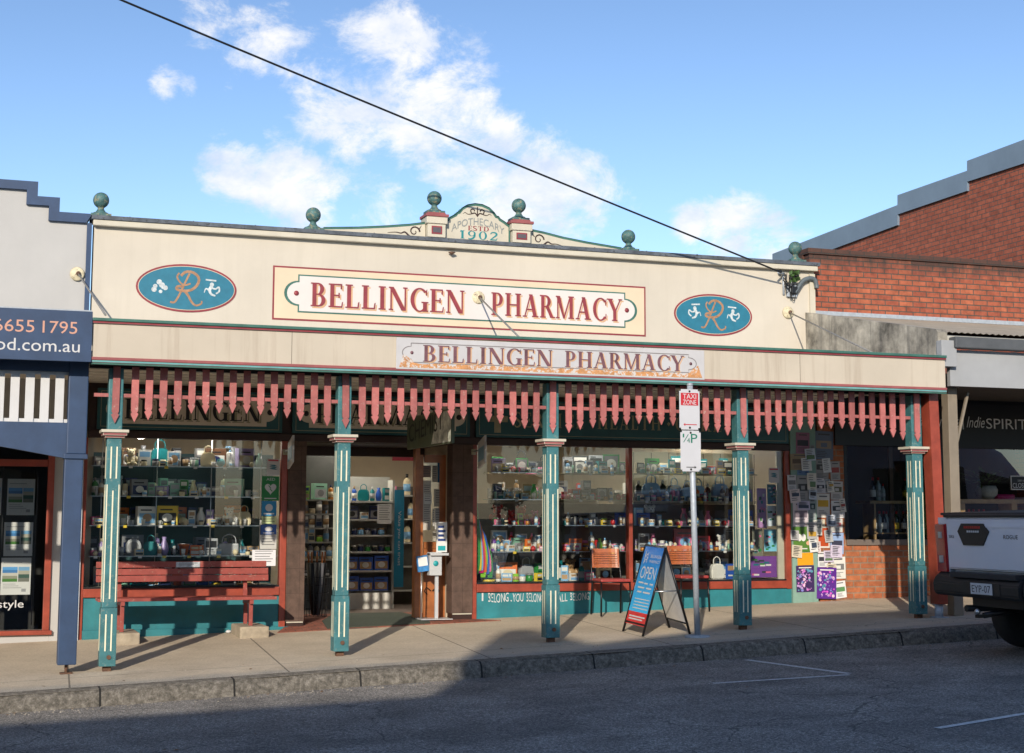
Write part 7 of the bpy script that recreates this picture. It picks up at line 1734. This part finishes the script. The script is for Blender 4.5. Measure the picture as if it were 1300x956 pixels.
def ute(loc, rot, tiltx):
    t = thing('ute', 'silver ute with black sports tray cover and rear plate, parked at the kerb', 'ute', loc, rot); t.rotation_euler = (0, tiltx, rot)
    hw = .92; zb, zt = .87, 1.40
    # local: +x forward, rear face at x=0, y left
    b = mb(silver_p)   # tailgate
    pts = [(-hw+.17, zb), (hw-.17, zb), (hw-.165, zt-.05), (hw-.19, zt), (-hw+.19, zt), (-hw+.165, zt-.05)]
    b.prism([(y, z) for y, z in pts], .07, 'x', .0); bmesh.ops.bevel(b.bm, geom=[e for e in b.bm.edges if abs(e.verts[0].co.x) < .001 and abs(e.verts[1].co.x) < .001], offset=.018, segments=3, affect='EDGES')
    b.box(-.006, .0, -hw+.3, hw-.3, zt-.10, zt-.075, .0)
    tg = b.build('tailgate', None, t)
    b = mb(silver_p)   # tray body
    for s in (-1, 1):
        prof = [(.02, .62), (.02, zt-.0), (1.62, zt+.02), (1.62, .55), (1.38, .55), (1.32, .72), (1.16, .86), (.96, .89), (.76, .86), (.6, .72), (.56, .62)]
        b.prism([(x, z) for x, z in prof], s*(hw), 'y', s*(hw-.165))
        bmesh.ops.recalc_face_normals(b.bm, faces=b.bm.faces)
    b.box(.08, 1.6, -hw+.18, hw-.18, .8, .86)
    b.build('tray', None, t)
    # cabin
    b = mb(silver_p)
    cab = [(1.64, .50), (1.64, 1.42), (1.75, 1.78), (2.2, 1.83), (3.0, 1.80), (3.55, 1.42), (4.95, 1.18), (5.28, 1.0), (5.32, .55), (4.75, .5), (4.7, .72), (4.5, .87), (4.3, .9), (4.1, .87), (3.9, .72), (3.85, .42), (1.8, .42)]
    b.prism(cab, hw-.0, 'y', -(hw-.0)); 
    for v in b.bm.verts:
        if v.co.z > 1.3: v.co.y *= .84 if v.co.z > 1.6 else .97
    b.build('cab_body', None, t)
    b = mb(carglass)
    for s in (-1, 1): b.face([(1.95, s*(hw-.025), 1.44), (3.42, s*(hw-.03), 1.42), (2.95, s*(hw-.128), 1.74), (2.0, s*(hw-.128), 1.76)])
    b.face([(1.69, -.62, 1.50), (1.69, .62, 1.50), (1.745, .6, 1.74), (1.745, -.6, 1.74)]); b.build('window', None, t)
    b = mb(blkpl); b.box(.03, 1.63, -hw+.03, hw-.03, zt+.0225, zt+.05, .01); b.box(-.012, .1, -hw+.14, hw-.14, zt+.001, zt+.035, .012); b.build('tray_cover', None, t)
    # bumper
    b = mb(blkpl)
    bp_ = [(-.08, .60), (-.12, .64), (-.12, .74), (-.08, .80), (.02, .845), (.30, .83), (.30, .64)]
    b.prism(bp_, .60, 'y', -.60)
    for s in (-1, 1):
        b.prism([(x+.03 if x < 0 else x, z) for x, z in bp_], s*(hw+.0), 'y', s*.601)
    bmesh.ops.bevel(b.bm, geom=[e for e in b.bm.edges], offset=.012, segments=2, affect='EDGES')
    b.box(-.124, -.12, -.30, .30, .64, .76); b.build('bumper', None, t)
    b = mb(mat('bumper_step', (.03,.03,.032), .7)); b.box(-.115, .0, -.55, .55, .80, .85); b.build('bumper_step', None, t)
    # lights
    for s in (-1, 1):
        b = mb(redl); b.prism([(-.012, .84), (-.02, 1.33), (.11, 1.35), (.16, 1.1), (.09, .84)], s*(hw+.006), 'y', s*(hw-.155)); l = b.build('tail_light', None, t)
        b = mb(clearl); yy = s*(hw-.08); 
        for zc, hh in ((1.22, .05), (.97, .055)): b.box(-.024, -.0, yy-.035, yy+.035, zc-hh*.7, zc+hh*.7, .008)
        b.build('lens', None, l)
    # plate
    b = mb(mat('plate_white', (.62, .64, .66), .4)); b.box(-.132, -.126, -.18, .18, .645, .755, .002); pl = b.build('number_plate', None, t)
    b = mb(mat('plate_ink', (.03, .03, .04), .4)); vs, fs = sans('EYP-07')
    for f in fs:
        try: b.face([(-.1335, .155-.31*vs[i][0], .665+.07*vs[i][1]) for i in f])
        except Exception: pass
    b.build('plate_lettering', None, pl)
    # hexagonal badge panel with lettering, small badges
    cy, cz = .26, 1.23
    def ytext(b, s_, y0, y1, z0, z1, x=-.0035):
        vs, fs = sans(s_)
        for f in fs:
            try: b.face([(x, y0+(y1-y0)*vs[i][0], z0+(z1-z0)*vs[i][1]) for i in f])
            except Exception: pass
    b = mb(blkpl); b.prism([(cy+.20, cz+.11), (cy-.18, cz+.11), (cy-.27, cz+.03), (cy-.16, cz-.11), (cy+.18, cz-.11), (cy+.27, cz+.03)], -.012, 'x', .0); bd = b.build('handle_panel', None, tg)
    b = mb(mat('badge_red', (.4, .02, .02), .4)); 
    for k in range(8): b.box(-.0155, -.0125, cy+.15-.036*k-.028, cy+.15-.036*k, cz+.06, cz+.085)
    b.use(white)
    for k in range(6): b.box(-.0155, -.0125, cy+.10-.036*k-.026, cy+.10-.036*k, cz+.02, cz+.04)
    b.build('badge_lettering', None, bd)
    b = mb(blackmetal); ytext(b, 'ROGUE', -.24, -.47, 1.19, 1.23); ytext(b, 'SR5', .70, .61, 1.19, 1.22); b.build('badge_lettering', None, tg)
    b = mb(blackmetal); b.tube([(.3, 0, .48), (-.12, 0, .44)], .03, 8); b.box(-.2, -.05, -.03, .03, .42, .45); b.use(chrome).ball((-.19, 0, .48), .03, 10); b.build('tow_bar', None, t)
    b = mb(blkpl); b.box(.1, 1.6, -.5, .5, .5, .62); b.box(.7, 4.8, -.4, .4, .42, .52); b.tube([(.05, .55, .47), (.8, .55, .45)], .035, 8); b.box(1.0, 1.1, -.75, .75, .33, .43); b.build('underbody', None, t)
    for x in (.95, 4.30):
        for s in (-1, 1): wheel(t, x, s*.78, .385, .265, s)
    return t
UX, UY = 9.75, -2.22
up = (UX, UY-.92*0, rz(UX, UY)+.0)
ute((UX-.06, -3.0, rz(UX, -3)), R(-2), -math.atan(.0365))
def van(loc, rot):
    t = thing('delivery_van', 'white high-roofed delivery van driving in the lane beside the parked ute, outside the view', 'van', loc, rot); t.rotation_euler = (0, -math.atan(.0365), rot)
    vp = mat('van_white_paint', (.50, .55, .62), .3, .03, coat=.6)
    pr = [(0, .4), (0, 2.4), (.25, 2.62), (4.2, 2.62), (4.75, 2.35), (5.5, 1.45), (6.2, 1.1), (6.35, .8), (6.3, .4), (5.9, .4), (5.8, .75), (5.45, .85), (5.1, .75), (5, .4), (1.9, .4), (1.8, .75), (1.45, .85), (1.1, .75), (1.0, .4)]
    b = mb(vp); b.prism(pr, 1.0, 'y', -1.0); 
    for v in b.bm.verts:
        if v.co.z > 2: v.co.y *= .9
    b.build('body', None, t)
    b = mb(carglass)
    for s in (-1, 1):
        b.face([(4.15, s*1.004, 1.45), (5.35, s*1.004, 1.45), (4.7, s*.94, 2.1), (4.15, s*.94, 2.1)]); b.face([(1.7, s*1.004, 1.45), (3.8, s*1.004, 1.45), (3.8, s*.94, 2.1), (1.7, s*.94, 2.1)])
    b.face([(4.83, -.8, 2.28), (4.83, .8, 2.28), (5.5, .85, 1.5), (5.5, -.85, 1.5)]); b.build('window', None, t)
    b = mb(blkpl)
    for s in (-1, 1): b.box(.3, 4.8, s*1.0, s*1.015, .62, .72)
    b.build('side_moulding', None, t)
    for x in (1.45, 5.45):
        for s in (-1, 1): wheel(t, x, s*.86, .36, .24, s)
van((15.0, -5.0, rz(15.0, -5)), 0)

# ================================================================== ACROSS THE STREET (casts the long shadow, shows in the glass)
SD = (math.sin(R(28)), math.cos(R(28)), -math.tan(R(21.5)))
def back(p, y):   # from a shadow point back to the plane y, towards the sun
    t = (p[1]-y)/SD[1]; return (p[0]-SD[0]*t, y, p[2]-SD[2]*t)
YO = -22.0
e0 = back(tuple(G(643, 800.5)), YO)
e1 = back(tuple(G(690, 815)), YO); e2 = back(tuple(G(744, 818.5)), YO); e3 = back(tuple(G(875, 803)), YO)
e4 = back((POSTX[3], 0, gz(POSTX[3], 0)+.62), YO); e5 = back((POSTX[4], 0, gz(POSTX[4], 0)+.50), YO)
print('opp', e0, e1, e2, e3, e4, e5)
ob = thing('opposite_building', 'two-storey rendered building across the street behind the camera', 'building')
om = mat('opposite_render', (.46, .43, .38), .8, .1, 1)
xl = e0[0]-.05
topl = [(xl, e0[2]), (xl+.35, e0[2]+.02), (e1[0], e1[2]), (e2[0], e2[2]), (e3[0], e3[2]), (e4[0], e4[2]), (e5[0], e5[2]), (e5[0]+4, e5[2]+.2), (e5[0]+4, e5[2]-.8), (e5[0]+7.5, e5[2]-.8)]
zz0 = -2.5
b = mb(om); b.prism([(xl, zz0)]+topl+[(topl[-1][0], zz0)], YO-12, 'y', YO); b.build('wall', None, ob)
for lv in (1.0, 4.6):
    for k in range(5):
        x = xl+.9+k*2.3
        b = mb(darkwood); b.box(x, x+1.2, YO+.001, YO+.06, lv+.6, lv+2.4, .01); o = b.build('window', None, ob); mb(carglass).box(x+.08, x+1.12, YO+.062, YO+.07, lv+.68, lv+2.32).build('pane', None, o)
b = mb(om); b.box(xl-.1, topl[-1][0], YO+.001, YO+2.6, 3.1, 3.35); b.build('awning', None, ob)
ob2 = thing('low_shop_row', 'low dark-roofed shop row further along the far side of the street', 'building')
b = mb(om); b.box(34, 80, YO-30, YO-20, -1, 2.6); b.build('wall', None, ob2); b = mb(flash); b.prism([(YO-19.6, 2.6), (YO-25, 3.4), (YO-30.4, 2.6)], 80, 'x', 34); b.build('roof', None, ob2)
ob3 = thing('unseen_shading_terrace', 'unseen rendered terrace across the street, raised so its shadow covers the road', 'building')  # out-of-view block, made tall enough to throw shade over the road
b = mb(om); b.box(-45, xl-.02, YO-10, YO-.3, -4, 8.7); b.build('wall', None, ob3); b = mb(flash); b.box(-45, xl-.03, YO-10.1, YO-.25, 8.701, 8.8); b.build('roof', None, ob3)
def tree(x, y, h, seed):
    r_ = random.Random(seed); t = thing('street_tree', '%s leafy tree behind the far shop row' % ('tall', 'broad', 'small')[seed % 3], 'tree', (x, y, gz(x, -1.2)-.3), 0, 'trees across the street')
    b = mb(mat('bark', (.10, .075, .05), .9, .3, 8)); b.tube([(0, 0, 0), (.1, 0, h*.4), (.0, .1, h*.7)], .28, 10, .1)
    for k in range(5):
        a = k*1.3; b.tube([(0, 0, h*.4), (math.cos(a)*h*.2, math.sin(a)*h*.2, h*.65)], .1, 6, .03)
    b.build('trunk', None, t)
    b = mb(leafm)
    for k in range(2200):
        cl = k % 14; ca = cl*2.4; c0 = Vector((math.cos(ca)*h*.24*(cl % 3)/2, math.sin(ca)*h*.24*(cl % 3)/2, h*(.55+.3*((cl*5) % 7)/7))); d = Vector((r_.gauss(0, 1), r_.gauss(0, 1), r_.gauss(0, .8)))*h*.07; q0 = c0+d; s = r_.uniform(.1, .25); u = Vector((r_.gauss(0, 1), r_.gauss(0, 1), r_.gauss(0, 1))).normalized()*s; v = u.orthogonal()*.5; b.face([q0-u, q0+v, q0+u, q0-v])
    b.build('crown', None, t)
tree(26, -52, 3.6, 0); tree(35, -55, 3.0, 1); tree(46, -52, 3.4, 2); tree(54, -55, 4.2, 4); tree(64, -52, 3.6, 5)

# ================================================================== WORLD, SUN, CAMERA
w = bpy.data.worlds.new('World'); sc.world = w; w.use_nodes = True
nt = w.node_tree; N = nt.nodes; L = nt.links; bg = N['Background']; wo = N['World Output']
sky = N.new('ShaderNodeTexSky'); sky.sky_type = 'NISHITA'; sky.sun_disc = False; sky.sun_elevation = R(21.5); sky.sun_rotation = R(208); sky.air_density = SKY[0]; sky.dust_density = SKY[1]; sky.ozone_density = SKY[2]; sky.altitude = 0
tm = N.new('ShaderNodeMix'); tm.data_type = 'RGBA'; tm.blend_type = 'MULTIPLY'; tm.inputs['Factor'].default_value = 1; tm.inputs['B'].default_value = TINT; L.new(sky.outputs[0], tm.inputs['A']); sz = N.new('ShaderNodeSeparateXYZ'); tc0 = N.new('ShaderNodeTexCoord'); L.new(tc0.outputs['Generated'], sz.inputs[0]); gr = N.new('ShaderNodeMapRange'); gr.inputs['From Min'].default_value = .12; gr.inputs['From Max'].default_value = .36; gr.inputs['To Min'].default_value = 1.06; gr.inputs['To Max'].default_value = .80; L.new(sz.outputs['Z'], gr.inputs[0]); t2 = N.new('ShaderNodeMix'); t2.data_type = 'RGBA'; t2.blend_type = 'MULTIPLY'; t2.inputs['Factor'].default_value = 1; L.new(tm.outputs['Result'], t2.inputs['A']); L.new(gr.outputs[0], t2.inputs['B']); L.new(t2.outputs['Result'], bg.inputs[0]); bg.inputs[1].default_value = SKYS
tc = N.new('ShaderNodeTexCoord')
def nn(t, **k):
    n = N.new(t)
    for a, v in k.items(): setattr(n, a, v)
    return n
mp = nn('ShaderNodeMapping'); mp.inputs['Scale'].default_value = (1, 1, 1.5); L.new(tc.outputs['Generated'], mp.inputs[0])
n1 = nn('ShaderNodeTexNoise'); n1.inputs['Scale'].default_value = 19; n1.inputs['Detail'].default_value = 14; n1.inputs['Roughness'].default_value = .68; n1.inputs['Distortion'].default_value = .25; L.new(mp.outputs[0], n1.inputs['Vector'])
acc = None
# cloud banks as directions in the sky (azimuth, elevation from a sight line) with angular radius and weight
BL = [(505,80,.045,1.0),(470,120,.042,.95),(560,140,.05,1.05),(610,190,.042,.95),(440,155,.036,.95),(690,235,.042,1.0),(740,215,.02,.8),(640,260,.03,.85),(360,225,.03,.85),(480,270,.028,.85),(730,265,.02,.75),(395,240,.034,.95),(300,215,.026,.9),(270,208,.016,.85),(345,235,.024,.9),(460,255,.03,.7),(650,215,.03,.7),(212,102,.014,.75),(238,108,.010,.7),(232,96,.006,.6),(345,170,.012,.6),(290,105,.008,.6),(330,45,.04,.75),(270,22,.03,.7),(930,297,.030,1.05),(885,288,.020,.9),(985,310,.026,.95),(760,250,.026,.85),(1000,300,.02,.8),(560,60,.018,.6),(890,205,.008,.35),(1170,215,.01,.35),(1130,235,.01,.3),(700,190,.015,.6),(540,210,.02,.6),(415,95,.02,.6),(-200,150,.06,.8),(1700,150,.08,.9),(-500,60,.1,.8)]
for (px, py, rad, wt) in BL:
    d = ray(px, py).normalized()
    s = nn('ShaderNodeVectorMath', operation='DISTANCE'); L.new(tc.outputs['Generated'], s.inputs[0]); s.inputs[1].default_value = d
    mr = nn('ShaderNodeMapRange', interpolation_type='SMOOTHERSTEP'); mr.inputs['From Min'].default_value = 0; mr.inputs['From Max'].default_value = rad*1.9; mr.inputs['To Min'].default_value = wt; mr.inputs['To Max'].default_value = 0; L.new(s.outputs['Value'], mr.inputs[0])
    if acc is None: acc = mr.outputs[0]
    else:
        mx = nn('ShaderNodeMath', operation='MAXIMUM'); L.new(acc, mx.inputs[0]); L.new(mr.outputs[0], mx.inputs[1]); acc = mx.outputs[0]
ml = nn('ShaderNodeMath', operation='MULTIPLY_ADD'); L.new(acc, ml.inputs[0]); ml.inputs[1].default_value = .46; L.new(n1.outputs['Fac'], ml.inputs[2])
md = nn('ShaderNodeMapRange', interpolation_type='SMOOTHSTEP'); md.inputs['From Min'].default_value = .725; md.inputs['From Max'].default_value = .98; md.inputs['To Max'].default_value = .92; L.new(ml.outputs[0], md.inputs[0])
# inner shading of the clouds
n2 = nn('ShaderNodeTexNoise'); n2.inputs['Scale'].default_value = 22; n2.inputs['Detail'].default_value = 8; n2.inputs['Roughness'].default_value = .6; L.new(mp.outputs[0], n2.inputs['Vector'])
cr = nn('ShaderNodeValToRGB'); cr.color_ramp.elements[0].position = .33; cr.color_ramp.elements[0].color = (.60, .68, .82, 1); cr.color_ramp.elements[1].position = .6; cr.color_ramp.elements[1].color = (.92, .90, .88, 1); L.new(n2.outputs[0], cr.inputs[0])
bc = nn('ShaderNodeBackground'); L.new(cr.outputs[0], bc.inputs[0]); bc.inputs[1].default_value = CLS
ms = nn('ShaderNodeMixShader'); L.new(md.outputs[0], ms.inputs[0]); L.new(bg.outputs[0], ms.inputs[1]); L.new(bc.outputs[0], ms.inputs[2]); L.new(ms.outputs[0], wo.inputs[0])
sl = bpy.data.lights.new('sun', 'SUN'); sl.energy = SUN; sl.angle = R(.5); sl.color = (1, .90, .76)
so = bpy.data.objects.new('sun', sl); C.objects.link(so); so.rotation_euler = Vector((SD[0], SD[1], SD[2])).to_track_quat('-Z', 'Y').to_euler(); so.location = (-10, -20, 20)
cd = bpy.data.cameras.new('camera'); co = bpy.data.objects.new('camera', cd); C.objects.link(co); sc.camera = co
cd.sensor_width = 36; cd.sensor_fit = 'HORIZONTAL'; cd.lens = FPX/1300*36; cd.clip_start = .1; cd.clip_end = 3000
cd.shift_y = -(478-433.5)/1300
f = Vector((math.sin(YAW)*math.cos(PITCH), math.cos(YAW)*math.cos(PITCH), math.sin(PITCH)))
r0 = Vector((math.cos(YAW), -math.sin(YAW), 0)); u0 = r0.cross(f)
c_, s_ = math.cos(ROLL), math.sin(ROLL)
# ray() rotates image axes by ROLL: right vector = c*r0 + s*u0
rt = r0*c_+u0*s_; uu = u0*c_-r0*s_
M = Matrix((rt, uu, -f)).transposed().to_4x4(); M.translation = CAM; co.matrix_world = M
sc.view_settings.view_transform = 'Standard'; sc.view_settings.look = 'None'; sc.view_settings.gamma = 1; sc.view_settings.exposure = EXPO
sc.cycles.max_bounces = 8; sc.cycles.transparent_max_bounces = 16; sc.cycles.caustics_reflective = False; sc.cycles.caustics_refractive = False
